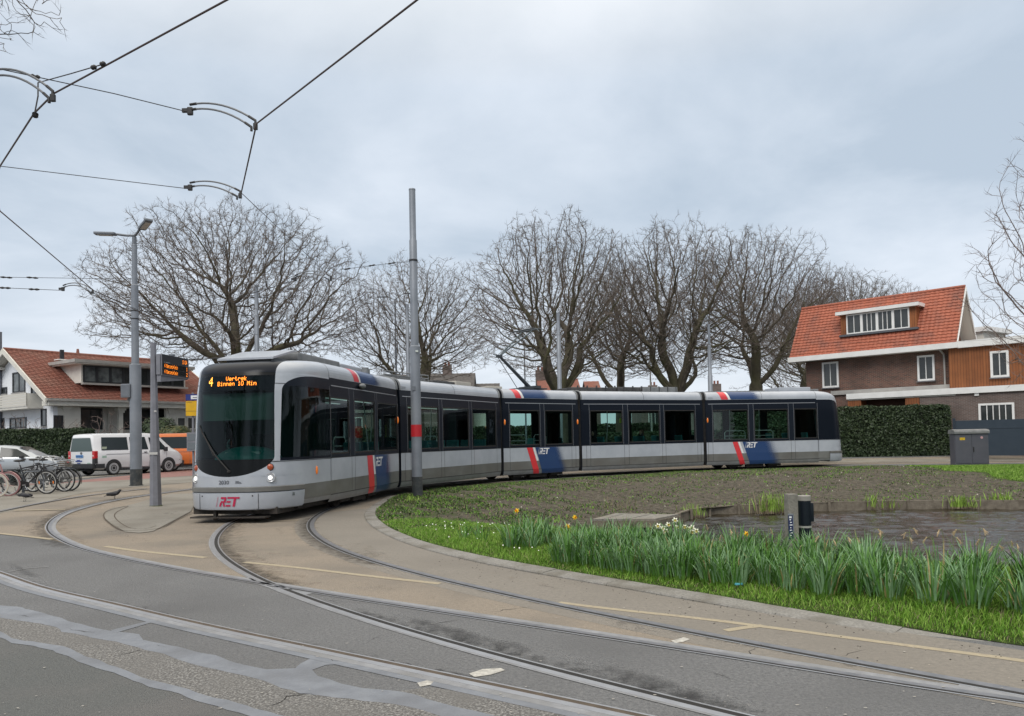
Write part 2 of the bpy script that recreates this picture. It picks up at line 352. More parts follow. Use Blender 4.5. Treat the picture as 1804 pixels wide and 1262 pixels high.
# rails traced on the ground
PIX = dict(
A=[(0,1008.4),(62,1032),(125,1048),(199.5,1063),(299,1088),(399,1110),(499,1130),(600,1151),(700,1173),(799.5,1193),(899,1213),(999,1233.5),(1099,1256)],
B=[(417,913.6),(392.3,932.3),(378.6,947.3),(376,959.8),(384.8,974.7),(402.3,989.7),(429.7,1007),(459.6,1024.6),(484.6,1034.6),(524.5,1049.6),(574.4,1065.8),(616.8,1079.5),(666.5,1100),(733,1120),(799.5,1138),(866,1154.7),(932.5,1171.4),(999,1188),(1099,1213),(1200,1238.5),(1300,1261)],
C=[(576.9,897.4),(554.4,910),(540.7,921),(540.7,932.3),(552,946),(574.4,959.8),(599.3,973.5),(636.7,984.7),(674,996),(749,1017),(849.5,1040),(899,1051.6),(966,1066.6),(1032,1081.6),(1099,1095),(1199,1113),(1300,1134),(1401,1150.7),(1501,1170.7),(1601.7,1187.5),(1702,1209),(1804,1224)],
D=[(337,862),(212,880),(149.7,893.6),(107.3,906),(87.3,919.8),(81,929.8),(86,939.8),(104.8,952),(139.7,967),(179.6,977),(224.5,987),(299.3,1002),(374.2,1016),(424.7,1023.4),(464.6,1031),(494.6,1034.6),(549.4,1044.6),(624.3,1055.8),(699,1067.5),(799.5,1083),(899.3,1098),(999,1114.8),(1098.9,1129.8),(1200,1143.5),(1300.4,1160.7),(1401,1177),(1501,1192.5),(1601.7,1211),(1702,1224),(1804,1239)],
E=[(0,902.4),(71,888),(130,878),(171,872),(260,862)])
RAIL = {}
for k, v in PIX.items():
    p = [G(*q).xy for q in v]
    if k == 'A': p = [p[0] + (p[0] - p[1]) * 14 + Vector((0, 5)), p[0] + (p[0] - p[1]) * 4] + p
    if k == 'E': p = [p[0] + (p[0] - p[1]) * 4] + p
    if k in 'ABCD': d = p[-1] - p[-3]; p = p + [p[-1] + d * 1.2, p[-1] + d * 4]
    RAIL[k] = smooth_path(p, .3, 6)
# tram centre line, from the rails in front round the pond (module joints traced from the photo)
JN = [Vector(p) for p in ((-3.2, 21.6), (-.4, 27.1), (2.6, 29.5), (8.07, 32.2))]   # near side of each joint
H1 = Vector((.174, .985)); H5 = Vector((.985, .174))
AX = []   # axis points of the joints
dirs = [H1, (JN[1] - JN[0]).normalized(), (JN[2] - JN[1]).normalized(), (JN[3] - JN[2]).normalized(), H5]
for i, p in enumerate(JN):
    t = (dirs[i] + dirs[i + 1]).normalized(); AX.append(p + Vector((-t.y, t.x)) * 1.2)
NOSE = AX[0] - H1 * 7.15; TAIL = AX[3] + H5 * 6.85
trk = smooth_path([Vector((-4.95, 17.9)), Vector((-4.95, 19.2)), AX[0] + Vector((.05, 0)), AX[0].lerp(AX[1], .5) + Vector((-.22, .12)), AX[1], AX[2], AX[2].lerp(AX[3], .5) + Vector((-.1, .2)), AX[3], AX[3] + H5 * 3.3, TAIL + H5 * 1 + Vector((0, -.15)), TAIL + H5 * 6 + Vector((0, -1.3)), TAIL + H5 * 16 + Vector((0, -5))], .4, 3)
RAIL['B2'] = smooth_path(offset_path(trk, .72), .4, 2); RAIL['C2'] = smooth_path(offset_path(trk, -.72), .4, 2)
RAIL['B'] = RAIL['B2'][::-1][:-1] + RAIL['B']; RAIL['C'] = RAIL['C2'][::-1][:-1] + RAIL['C']
for k in 'BC':
    for _ in range(12): q = RAIL[k]; RAIL[k] = [q[0]] + [(q[i - 1] + q[i] * 2 + q[i + 1]) / 4 for i in range(1, len(q) - 1)] + [q[-1]]

# the green island round the pond
kerb_px = [(684,876),(654,893),(641,908),(650,924),(669,938),(717,959.6),(764.6,973.4),(819.5,987),(899,1004),(984,1018),(1100,1038),(1200,1056),(1284,1071),(1367,1086),(1468,1101),(1560,1115),(1680,1134),(1804,1157)]
KERB = smooth_path([G(*p, z=0.0).xy for p in kerb_px] + [Vector((6.6, 3.3)), Vector((10, 1.4)), Vector((20, -3))], .3, 5)
back_px = [(760,860),(870,850),(1000,841),(1200,830),(1400,823),(1560,819)]
BACK = [G(*p, z=0.05).xy for p in back_px] + [Vector((16.5, 31.8)), Vector((17.2, 31.6)), Vector((20, 31)), Vector((26, 29.5)), Vector((40, 24)), Vector((40, -5))]
ISL = list(KERB) + BACK[::-1]
wp = [G(1225,912,-.4).xy, G(1300,905.5,-.4).xy, G(1400,902,-.4).xy, G(1500,899,-.4).xy, G(1700,897,-.4).xy, G(1804,897,-.4).xy]
print('pondpts', wp, 'KERB', KERB[::12])
POND = [Vector((2.0, 12.6)), Vector((1.9, 14.2)), Vector((2.9, 15.6))] + wp + [Vector((22, 16.5)), Vector((36, 12)), Vector((36, 1)), Vector((20, 2.6)), Vector((12, 5.4)), Vector((8, 7.6)), Vector((5.2, 9.6)), Vector((3.4, 11.2))]
FRONT_END = [p for p in KERB if p.y < 6.6]
def _ss(t): t = np.clip(t, 0, 1); return t * t * (3 - 2 * t)
def zisl_np(x, y):
    x = np.asarray(x, float); y = np.asarray(y, float); d = dpath(x, y, POND, True); de = dpath(x, y, ISL, True)
    rr = 2.0 + 5.0 * _ss((y - 11) / 5); near = y < 12
    v = np.where(near, -.10, -.20 + .1 * _ss((13.5 - y) / 1.5)) + np.where(near, .2, .3) * _ss(d / rr)
    edge = .034 - .03 * _ss((7.4 - y) / 2.0) * (x < 6)
    t = _ss(np.maximum(0, de - .25) / 2.0); z = edge * (1 - t) + np.minimum(v, .1) * t
    return z + .02 * np.sin(x * 1.7) * np.sin(y * 1.3) * _ss(d) * t
def zisl(x, y): return float(zisl_np([x], [y])[0])
ISL_IN = offset_path(KERB, .232) + offset_path(BACK, -.03)[::-1]   # edge of the soil, inside the kerb
# base sheet reaching the horizon, with the island cut out
def base_sheet():
    xs = np.concatenate([np.linspace(-900, -70, 8), np.arange(-60, 44, .5), np.linspace(50, 900, 9)]); ys = np.concatenate([np.linspace(-60, -6, 6), np.arange(-4, 66, .5), np.linspace(75, 1500, 12)])
    X, Y = np.meshgrid(xs, ys); ins = inpoly(X, Y, ISL) & (dpath(X, Y, ISL, True) > .55)
    V = [(float(a), float(b), zg(a, b)) for a, b in zip(X.ravel(), Y.ravel())]; nx = len(xs); F = []
    I = ins
    for j in range(len(ys) - 1):
        for i in range(nx - 1):
            if I[j, i] and I[j, i + 1] and I[j + 1, i] and I[j + 1, i + 1]: continue
            F.append((j * nx + i, j * nx + i + 1, (j + 1) * nx + i + 1, (j + 1) * nx + i))
    b = MB(); b.add(V, F); o = b.build('ground', None, M_ASPH, smooth=True); o['kind'] = 'structure'; return o
base_sheet()
Z1, Z2, Z3, Z4, Z5, Z6 = .004, .008, .012, .016, .020, .024
# brown tram zone: between the D rail line and the island
lft = [G(0,941).xy + Vector((-25, 0)), G(0,941).xy, G(97,953).xy, G(120,960).xy]
Dp = [p for p in RAIL['D'] if p.y < 13.2]
tan_poly = lft + Dp[::2] + [p + Vector((0, 0)) for p in offset_path(KERB, -.0)[::-1][2::3] if p.x < 14 or True]
tan_poly = lft + Dp[::2] + [q for q in offset_path(KERB, .1)[::-1] if q.y > -3][::3] + [Vector(p) for p in ((1, 29.5), (6, 33.2), (14, 35.3), (26, 33), (42, 27), (42, 33), (26, 38.5), (10, 38.5), (-3, 34), (-12, 33.5), (-40, 20))]
sheet('tram_roadway', tan_poly, M_TAN, lambda x, y: zl(x, y, Z1), 1.0)
gp = [G(*p).xy for p in [(540,990),(640,1010),(760,1030),(900,1060),(1100,1105),(1300,1140),(1600,1195),(1804,1232)]]
sheet('kerbside_roadway', [q for q in offset_path(KERB, .1) if 1 < q.y < 18][::2] + [p for p in offset_path(RAIL['C'], -.25)[::-1] if 1 < p.y < 17][::2], M_GREYTAN, lambda x, y: zl(x, y, Z2), .8)
# pavements beyond
sheet('pavement', [G(*p).xy for p in [(0,905)]] + [G(71,888).xy, G(128,873).xy, G(200,862).xy, G(340,850).xy, G(380, 846).xy, G(380,836).xy, G(225,846).xy, G(0,858).xy] + [Vector((-60, 22)), Vector((-40, 12))], M_PAVE, lambda x, y: zl(x, y, Z2), 1.0)
sheet('cycle_path', [G(0,858).xy, G(225,846).xy, G(380,836).xy, G(380,823).xy, G(300,829).xy, G(230,838).xy, G(120,849).xy, G(0,855).xy], M_RED, lambda x, y: zl(x, y, Z3), 1.0)
sheet('median_strip', [G(100,848).xy, G(230,836).xy, G(300,828).xy, G(300,826).xy, G(225,833).xy, G(120,843).xy], M_PAVE, lambda x, y: zl(x, y, Z4), 1.0)
sheet('far_pavement', [Vector(p) for p in ((13.5, 36.4), (24, 34.8), (44, 29), (44, 31), (24, 36.6), (13, 38.2))], M_PAVE, lambda x, y: zl(x, y, Z3), 1.0)
# sealed strips and coarse patch in the near asphalt
def PG(name, px, mt, dz, step=.6, jit=.010):
    P = [G(*p).xy for p in px]; rg = random.Random(len(px) * 7 + int(abs(px[0][0]))); o = []
    if jit and len(px) > 8:
        for i in range(len(P)):
            a = P[i]; c = P[(i + 1) % len(P)]; n = max(1, min(40, int((c - a).length / .09))); ph = rg.uniform(0, 6)
            nn = Vector((-(c - a).y, (c - a).x)).normalized() if (c - a).length > 1e-6 else Vector((0, 0))
            for k in range(n): o.append(a.lerp(c, k / n) + nn * (jit * (.7 * rg.uniform(-1, 1) + math.sin(k * .9 + ph)) * (1 if k else 0)))
        P = o
    return sheet(name, P, mt, lambda x, y: zl(x, y, dz), step)
PG('asphalt_repair', [(0,1095),(60,1108),(130,1132),(200,1160),(280,1190),(380,1218),(470,1243),(530,1262),(560,1300),(-60,1300),(-60,1080)], M_ASPH_FINE, Z1)
PG('coarse_asphalt_patch', [(-60,1098),(0,1117),(20,1126),(110,1144),(190,1176),(280,1206),(380,1236),(470,1260),(520,1274),(600,1310),(1000,1310),(900,1268),(840,1258),(740,1240),(660,1232),(590,1222),(495,1202),(450,1188),(400,1172),(330,1150),(280,1138),(160,1108),(100,1094),(40,1080),(0,1076),(-60,1066)], M_GRAVEL, Z2)
PG('sealer_strip', [(-60,1058),(0,1067),(40,1071),(90,1085),(150,1102),(195,1112),(245,1118),(252,1128),(300,1138),(380,1155),(430,1172),(470,1180),(520,1178),(545,1162),(565,1156),(600,1160),(640,1170),(575,1172),(550,1181),(560,1192),(600,1205),(660,1215),(730,1224),(780,1240),(840,1254),(900,1272),(800,1268),(720,1246),(640,1236),(590,1230),(530,1223),(495,1213),(480,1206),(450,1196),(405,1186),(380,1180),(330,1168),(290,1153),(255,1146),(205,1131),(150,1121),(108,1114),(100,1106),(60,1098),(20,1092),(-60,1078)], M_SEAL, Z3)
PG('sealer_band', [(-60,1096),(0,1113),(20,1125),(70,1133),(110,1139),(190,1172),(280,1202),(380,1231),(470,1254),(540,1272),(640,1300),(540,1300),(480,1274),(400,1252),(330,1230),(250,1205),(170,1178),(110,1154),(60,1139),(20,1134),(0,1124),(-60,1110)], M_SEAL, Z4)
PG('coarse_patch', [(645,1240),(680,1222),(760,1212),(840,1220),(940,1236),(1040,1262),(1080,1290),(800,1290),(740,1262),(690,1252)], M_GRAVEL, .0102)
PG('sealer_joint', [(195,1111),(270,1093),(276,1095),(203,1116)], M_SEAL, Z4)
# rail ribbons
def rail(k, side, bed, hd=M_STEEL, gr=M_GROOVE, name='tram_rail', y0=-9, y1=99, gw=.042, bedw=(.06, .2)):
    p = [q for q in RAIL[k] if y0 < q.y < y1]
    if side < 0: s = -1
    else: s = 1
    b = MB(); b.m(gr); ribbon(p, -gw / 2, gw / 2, .0115, b=b)
    b.m(hd); ribbon(p, s * gw / 2, s * (gw / 2 + .058), .0125, b=b); ribbon(p, -s * gw / 2, -s * (gw / 2 + .018), .0125, b=b)
    if bed: b.m(bed); ribbon(p, s * (gw / 2 + .058), s * (gw / 2 + .058 + bedw[0]), .0095, b=b, z1=.0085); ribbon(p, s * (gw / 2 + .058), s * (gw / 2 + .058 + bedw[1]), .0082, b=b)
    # keep only one sheet for the bed
    o = b.build(name, None); o['kind'] = 'structure'; return o
def rail2(k, s, beda, bedb, hd, gr, y0=-9, y1=99, gw=.042, lip=.018, head=.058):
    p = [q for q in RAIL[k] if y0 < q.y < y1]; b = MB()
    h = gw / 2
    b.m(gr); ribbon(p, -h, h, .0205, b=b)
    b.m(hd); ribbon(p, s * h, s * (h + head), .022, b=b); b.m(M_STEEL); ribbon(p, -s * h, -s * (h + lip), .022, b=b)
    b.m(M_RAILBED)
    if beda: ribbon(p, s * (h + head), s * (h + head + beda), .0195, b=b)
    if bedb: ribbon(p, -s * (h + lip), -s * (h + lip + bedb), .0195, b=b)
    o = b.build('tram_rail', None); o['kind'] = 'structure'; return o
# paths run away->camera for B, C, D ; left->right for A.  positive offset = left of travel
rail2('A', -1, .07, 0, M_STEEL, M_GROOVEB, gw=.045, y1=60)
rail2('B', -1, .025, 0, M_STEEL, M_GROOVE, gw=.05)
rail2('C', 1, 0, 0, M_STEELD, M_GROOVE, gw=.045, head=.075)
rail2('D', 1, .07, 0, M_STEELD, M_GROOVE, gw=.03)
rail2('E', 1, 0, 0, M_STEELD, M_GROOVEB, gw=.04)
for k, y1 in (('A', 12),):   # sealer edges beside the rails in the asphalt

    o = ribbon([q for q in RAIL[k] if -3 < q.y < y1], -.14, -.22, .0165).build('sealer_edge', None, M_SEAL); o['kind'] = 'structure'
# crossing casting between B and D
PG('rail_crossing', [(440,1026),(486,1030),(520,1034),(560,1040),(548,1047),(535,1050),(486,1040)], M_RAILBED, .0182, .3)
PG('rail_crossing', [(505,1040),(548,1045.5),(533,1050)], M_STEEL, .0190, .3)
PG('rail_joint_plate', [(1683,1215),(1690,1207),(1804,1222),(1860,1232),(1860,1250),(1804,1238)], M_RAILBED, .0182, .3)
# grime along the curves
Bm = [q for q in RAIL['B'] if 7.0 < q.y < 16.5]; stain(Bm, (.03, .12, .3, .55), (.45, .42, .2, -.2), M_STAIN, .013, 'road_grime')
stain(Bm, (.1, .4, .8), (.35, .3, -.2), M_STAINB, .0125, 'road_grime'); stain(Bm, (-.5, -.3, -.13), (-.2, .2, .3), M_STAINB, .0125, 'road_grime')
Bl = [q for q in RAIL['B'] if 3.5 < q.y < 7.6]; stain(Bl, (.03, .1, .3, .5), (.4, .36, .12, -.2), M_STAINK, .013, 'road_grime')
Cm = [q for q in RAIL['C'] if 9.0 < q.y < 16.5]; stain(Cm, (-.04, -.12, -.35, -.6), (.5, .42, .2, -.2), M_STAIN, .014, 'road_grime'); stain(Cm, (.1, .25, .5), (.35, .1, -.2), M_STAINB, .0135, 'road_grime')
Cn = [q for q in RAIL['C'] if 3 < q.y < 9.6]; stain(Cn, (-.04, -.1, -.25), (.35, .2, -.2), M_STAIN, .014, 'road_grime')
Dm = [q for q in RAIL['D'] if 11 < q.y < 24]; stain(Dm, (-.05, -.15, -.4, -.7), (.45, .4, .2, -.2), M_STAIN, .014, 'road_grime'); stain(Dm, (.1, .3, .7), (.3, .3, -.2), M_STAINB, .0135, 'road_grime')
Am = [q for q in RAIL['A'] if 3.5 < q.y < 12]; stain(Am, (.03, .12, .28), (.32, .2, -.2), M_STAINK, .014, 'road_grime')
def blob(px, mt, wc, name='road_grime', dz=.0175):
    c = [G(*p).xy for p in px]; m_ = sum(c, Vector((0, 0))) / len(c); b = MB(); n = len(c); rings = []
    for f in (0.02, .5, 1): rings.append([(m_.x + (p.x - m_.x) * f, m_.y + (p.y - m_.y) * f, zg(p.x, p.y) + dz) for p in c + [c[0]]])
    b.grid(rings); o = b.build(name, None, mt, smooth=True); o['kind'] = 'structure'; a = o.data.attributes.new('w', 'FLOAT', 'POINT'); a.data.foreach_set('value', [wc] * (n + 1) + [wc * .8] * (n + 1) + [-.2] * (n + 1))
blob([(640,1068),(700,1076),(800,1100),(900,1130),(1000,1150),(1060,1180),(1000,1190),(900,1160),(800,1138),(700,1108),(640,1088)], M_STAINK, .45)
blob([(980,1150),(1060,1160),(1150,1185),(1300,1230),(1400,1262),(1300,1275),(1150,1235),(1050,1205)], M_STAINK, .42)
blob([(1060,1085),(1140,1095),(1180,1112),(1130,1122),(1060,1108)], M_STAINK, .35)
blob([(610,982),(650,970),(690,968),(700,976),(650,984),(625,990)], M_STAIN, .34)
blob([(0,985),(20,990),(60,1010),(120,1030),(60,1026),(0,1003)], M_STAINK, .4)
blob([(230,1040),(300,1050),(340,1062),(300,1068),(240,1055)], M_STAINK, .2)
# yellow and white paint
def LN(px, w_, mt, dz=.0185, name='road_marking'):
    p = smooth_path([G(*q).xy for q in px], .3, 1); o = ribbon(p, -w_ / 2, w_ / 2, dz).build(name, None, mt); o['kind'] = 'structure'
LN([(-40,937),(0,941),(50,946),(92,951)], .10, M_YEL)
LN([(185,963),(240,971),(300,977),(362,983)], .10, M_YEL)
LN([(430,991),(520,1000),(620,1012),(700,1021),(775,1029)], .09, M_YEL)
LN([(985,1062),(1100,1077),(1200,1086),(1330,1103),(1500,1125),(1640,1144),(1770,1160),(1850,1172)], .075, M_YEL)
LN([(1278,1112),(1310,1106),(1345,1103)], .075, M_YEL, .0192)
LN([(25,901),(70,900),(115,899)], .10, M_YEL)
LN([(412,921),(470,919.5),(525,918)], .08, M_YEL)
PG('white_road_mark', [(826,1188),(850,1180),(882,1178),(890,1182),(864,1190),(836,1194)], M_WHT, .0188, .2)
PG('white_road_mark', [(735,1204),(752,1200),(764,1202),(758,1208),(740,1211)], M_WHT, .0188, .2)
PG('white_road_mark', [(1182,1130),(1204,1124),(1216,1127),(1204,1132),(1190,1134)], M_WHT, .0188, .2)
LN([(15,1008),(40,1001),(86,999)], .05, M_RAILBED)
for q in [(150,833,245,831),(262,830,290,830),(300,829,330,828),(330,824,345,823)]: LN([(q[0], q[1]), (q[2], q[3])], .14, M_WHT, .0195)
# flush stone-edged traffic island in front of the departure board
ti = [(352,870),(336,903),(270,937),(246,940),(220,938),(196,924),(183,913),(184,903),(200,896),(222,893),(300,872)]
sheet('traffic_island', [G(*p).xy for p in ti], M_PAVE, lambda x, y: zl(x, y, .022), .6)
tp = [(360,897),(320,913),(285,932),(262,936.5),(220,938),(196,926),(183,913),(186,903),(206,897),(226,893)]
p_ = smooth_path([G(*q).xy for q in tp], .25, 2); b = ribbon(p_, -.03, .03, .024); b.m(M_GROOVE)
o = ribbon(p_, -.012, .012, .0262).build('kerb_joint', None, M_GROOVEB); o['kind'] = 'structure'
p2 = smooth_path([G(*q).xy for q in [(275,928),(258,934.5),(235,934),(215,925),(202,913),(204,905),(226,894)]], .25, 2)
o = ribbon(p2, -.012, .012, .0262).build('kerb_joint', None, M_GROOVEB); o['kind'] = 'structure'
for q in [[(0,857),(60,853),(150,846),(225,843),(235,841)]]:
    o = ribbon(smooth_path([G(*t).xy for t in q], .5, 1), -.05, .05, .024).build('kerb', None, M_KERB); o['kind'] = 'structure'
# kerb stones round the island
def kerb_run():
    b = MB(); p = [q for q in KERB if q.y > -3]; s = 0.0; seg = []; lens = [0]
    for i in range(1, len(p)): lens.append(lens[-1] + (p[i] - p[i - 1]).length)
    tot = lens[-1]
    def at(t):
        i = min(len(p) - 2, max(0, int(np.searchsorted(lens, t)) - 1)); f = (t - lens[i]) / max(1e-6, lens[i + 1] - lens[i]); q = p[i].lerp(p[i + 1], f); tt = (p[i + 1] - p[i]).normalized(); return q, Vector((-tt.y, tt.x))
    t = 0
    while t < tot - .1:
        l = .95; a = [at(min(tot, t + .003 + (l - .006) * k / 3)) for k in range(4)]; h = .028 + random.uniform(-.004, .004); yy = a[0][0].y; sk = lambda q: .05 * sstep((7.6 - q.y) / 3.0)
        rows = []
        for off, z in ((0, -.05), (0, h - .014), (.014, h), (.225, h + .012), (.235, h - .05)):
            rows.append([(q.x + n.x * off, q.y + n.y * off, z - sk(q)) for q, n in a])
        b.grid(rows); o_ = rows
        b.add([o_[k][0] for k in range(5)], [(0, 1, 2, 3, 4)]); b.add([o_[k][3] for k in range(5)], [(4, 3, 2, 1, 0)])
        t += l
    o = b.build('kerb', None, M_KERB); o['kind'] = 'structure'
kerb_run()
# ---- island soil, pond bank, water
def soil_mat():
    mt = bpy.data.materials.new('island_soil'); mt.use_nodes = True; nt = mt.node_tree; b = nt.nodes['Principled BSDF']; A = nt.nodes.new; Lk = nt.links.new
    b.inputs['Roughness'].default_value = .95; b.inputs['Specular IOR Level'].default_value = .15
    tc = A('ShaderNodeTexCoord')
    def nz(s, d=6, r=.65):
        n = A('ShaderNodeTexNoise'); n.inputs['Scale'].default_value = s; n.inputs['Detail'].default_value = d; n.inputs['Roughness'].default_value = r; Lk(tc.outputs['Object'], n.inputs['Vector']); return n.outputs['Fac']
    r1 = A('ShaderNodeValToRGB'); e = r1.color_ramp.elements; e[0].position = .3; e[0].color = (.030, .026, .020, 1); e[1].position = .68; e[1].color = (.205, .185, .150, 1); Lk(nz(7, 8, .7), r1.inputs[0])
    r2 = A('ShaderNodeValToRGB'); e = r2.color_ramp.elements; e[0].position = .3; e[0].color = (.035, .065, .014, 1); e[1].position = .75; e[1].color = (.11, .165, .04, 1); Lk(nz(11), r2.inputs[0])
    at = A('ShaderNodeAttribute'); at.attribute_name = 'g'; ad = A('ShaderNodeMath'); ad.operation = 'ADD'; Lk(at.outputs['Fac'], ad.inputs[0]); Lk(nz(2.6, 9, .75), ad.inputs[1])
    mr = A('ShaderNodeMapRange'); mr.inputs[1].default_value = .82; mr.inputs[2].default_value = 1.0; Lk(ad.outputs[0], mr.inputs[0])
    mx = A('ShaderNodeMix'); mx.data_type = 'RGBA'; Lk(mr.outputs[0], mx.inputs[0]); Lk(r1.outputs[0], mx.inputs[6]); Lk(r2.outputs[0], mx.inputs[7]); Lk(mx.outputs[2], b.inputs['Base Color'])
    bp = A('ShaderNodeBump'); bp.inputs['Strength'].default_value = 1; bp.inputs['Distance'].default_value = .14; Lk(nz(6, 10, .75), bp.inputs['Height']); Lk(bp.outputs[0], b.inputs['Normal'])
    return mt
def patch_green(x, y):
    dk = dpath(x, y, KERB); de = dpath(x, y, ISL, True); 
    lawn = np.clip(1.35 - dk / 2.6, 0, 1) * (y < 14.2 - .12 * x) ; lawn = np.where((x > -.5) & (y < 13) & (dpath(x, y, POND, True) < 9), np.maximum(lawn, .55), lawn)
    weeds = np.where(x < 1.5, .42, .36) * np.clip(1.2 - de / 5, .55, 1.2)
    rightp = np.clip((x - (12.4 + (24 - y) * .10)) * 1.2 + np.sin(y * 2.1) * .3, 0, 1) * (y > 16)
    rightp = np.clip((x * .93 - y * .02 - 13.6 + (29 - y) * .12 + np.sin(y * 1.7) * .25) * 1.5, 0, 1) * (y > 15)
    return np.maximum(np.maximum(lawn, weeds), rightp)
isl = sheet('island_soil', ISL_IN, soil_mat(), None, .4, holes=[POND], zvec=zisl_np)
co = np.empty(len(isl.data.vertices) * 3); isl.data.vertices.foreach_get('co', co); co = co.reshape(-1, 3)
a = isl.data.attributes.new('g', 'FLOAT', 'POINT'); a.data.foreach_set('value', patch_green(co[:, 0], co[:, 1]).astype(float))
# water
def water_mat():
    mt = bpy.data.materials.new('pond_water'); mt.use_nodes = True; nt = mt.node_tree; b = nt.nodes['Principled BSDF']; A = nt.nodes.new; Lk = nt.links.new
    b.inputs['Base Color'].default_value = (.030, .024, .015, 1); b.inputs['Roughness'].default_value = .04; b.inputs['IOR'].default_value = 1.33
    tc = A('ShaderNodeTexCoord'); mp = A('ShaderNodeMapping'); mp.inputs['Rotation'].default_value = (0, 0, .2); mp.inputs['Scale'].default_value = (1.6, 4.2, 1); Lk(tc.outputs['Object'], mp.inputs[0])
    n = A('ShaderNodeTexNoise'); n.inputs['Scale'].default_value = 1.5; n.inputs['Detail'].default_value = 4; n.inputs['Roughness'].default_value = .6; n.inputs['Distortion'].default_value = .5; Lk(mp.outputs[0], n.inputs['Vector'])
    bp = A('ShaderNodeBump'); bp.inputs['Strength'].default_value = .5; bp.inputs['Distance'].default_value = .05; Lk(n.outputs['Fac'], bp.inputs['Height']); Lk(bp.outputs[0], b.inputs['Normal']); return mt
_wx, _wy = np.meshgrid(np.arange(1.6, 25, .07), np.arange(4.5, 20, .07)); _wz = np.full(_wx.shape, -.4); _rw = np.random.default_rng(3)
for _k in range(34):
    lam = _rw.uniform(.16, .75); an = _rw.normal(1.3, .55); ph = _rw.uniform(0, 6.28); amp = .0078 * lam; u_ = _wx * math.cos(an) + _wy * math.sin(an); v_ = -_wx * math.sin(an) + _wy * math.cos(an)
    _wz += amp * np.sin(u_ * 6.283 / lam + ph + .8 * np.sin(v_ * 1.7 / lam + ph * 2)) * (.6 + .4 * np.sin(v_ * .9 + ph * 3))
_n1, _n0 = _wx.shape; _ii = (np.arange(_n1 - 1)[:, None] * _n0 + np.arange(_n0 - 1)[None]).ravel(); _F = np.stack([_ii, _ii + 1, _ii + _n0 + 1, _ii + _n0], 1)
WATER = (np.stack([_wx, _wy, _wz], 2).reshape(-1, 3), _F)
_b = MB(); _b.add(WATER[0].tolist(), WATER[1].tolist()); _o = _b.build('water', None, water_mat(), smooth=True, angle=180); _o['kind'] = 'structure'
M_PLANK = mat('weathered_wood', (.115, .098, .075), .85, c2=(.19, .165, .13), ns=7, bump=.5, bs=30)
M_PLANKG = mat('grey_weathered_wood', (.15, .145, .13), .85, c2=(.24, .23, .205), ns=9, bump=.4, bs=40, c3=(.2, .18, .15), ns3=1.5)
# timber bank edging: boards and stakes along the pond
edge = E('pond_edging', (0, 0, 0), 0, 'low weathered timber edging of boards and stakes along the pond bank', 'edging')
b = MB(); pp = smooth_path([p for p in POND] + [POND[0]], .4, 0); b.grid([[(p.x, p.y, z) for p in pp] for z in (-.55, -.215)]); b.grid([[(p.x, p.y, -.185) for p in offset_path(pp, -.02)], [(p.x, p.y, -.185) for p in offset_path(pp, .05)]]); b.grid([[(p.x, p.y, z) for p in offset_path(pp, -.02)] for z in (-.5, -.185)]); b.build('board', edge, M_PLANK)
s = 0
for i in range(len(pp) - 1):
    s += (pp[i + 1] - pp[i]).length
    if s > .55 and pp[i].y > 10: s = 0; q = pp[i]; n = offset_path([pp[i], pp[i + 1]], -.06)[0]; b = MB(); b.tube([(n.x, n.y, -.55), (n.x, n.y, -.17 + random.uniform(-.02, .03))], .035, 7); b.build('stake', edge, M_PLANK)

def crack(px, w_=.012, seed=1, mt=None):
    rg = random.Random(seed); p = [G(*q).xy for q in px]; o = []
    for i in range(len(p) - 1):
        n = max(2, int((p[i + 1] - p[i]).length / .05))
        for k in range(n): o.append(p[i].lerp(p[i + 1], k / n) + Vector((rg.uniform(-.02, .02), rg.uniform(-.02, .02))))
    o.append(p[-1]); b = MB(); rows = [[], []]; q = offset_path(o, 1.0)
    for i, a in enumerate(o):
        n = (q[i] - a); ww = w_ * rg.uniform(.15, 1.0) * min(1, i / 4, (len(o) - 1 - i) / 4 + .05) / 2; rows[0].append((a.x + n.x * ww, a.y + n.y * ww, zl(a.x, a.y, .0192))); rows[1].append((a.x - n.x * ww, a.y - n.y * ww, zl(a.x, a.y, .0192)))
    b.grid(rows); t = b.build('road_crack', None, mt or M_GROOVE); t['kind'] = 'structure'
for i, (px, w_) in enumerate(([[(463,1247),(490,1240),(505,1228),(540,1224)], .022], [[(500,1222),(545,1224),(580,1228)], .018], [[(190,1158),(225,1152),(240,1147),(270,1150)], .016], [[(860,1080),(900,1074),(940,1068)], .012], [[(755,1103),(790,1095),(815,1091)], .014], [[(640,1133),(670,1122),(700,1118)], .01], [[(1480,1158),(1510,1150),(1530,1145)], .012], [[(30,1083),(60,1088)], .02], [[(120,1108),(150,1114),(168,1116)], .02], [[(270,1136),(292,1140)], .014], [[(1130,1140),(1160,1134),(1190,1128)], .01], [[(400,1180),(420,1182)], .01], [[(545,1152),(590,1165),(640,1172)], .008], [[(850,1216),(900,1226),(960,1238)], .008], [[(940,1030),(1000,1040)], .01], [[(100,1040),(200,1062),(330,1090)], .01], [[(560,1140),(700,1168),(860,1198)], .012], [[(1290,1160),(1320,1152),(1330,1140)], .012], [[(1240,1180),(1300,1200)], .01])): crack(px, w_, i)
rg_ = random.Random(4)
bf = MB()
for k in range(150):
    q = G(rg_.uniform(0, 1804), rg_.uniform(985, 1262)); 
    if inpoly([q.x], [q.y], ISL)[0]: continue
    r = rg_.uniform(.004, .016); a = [rg_.uniform(.5, 1) for _ in range(6)]; bf.add([(q.x + r * a[i] * math.cos(i * 1.047), q.y + r * a[i] * .6 * math.sin(i * 1.047), .008) for i in range(6)], [(0, 1, 2, 3, 4, 5)])
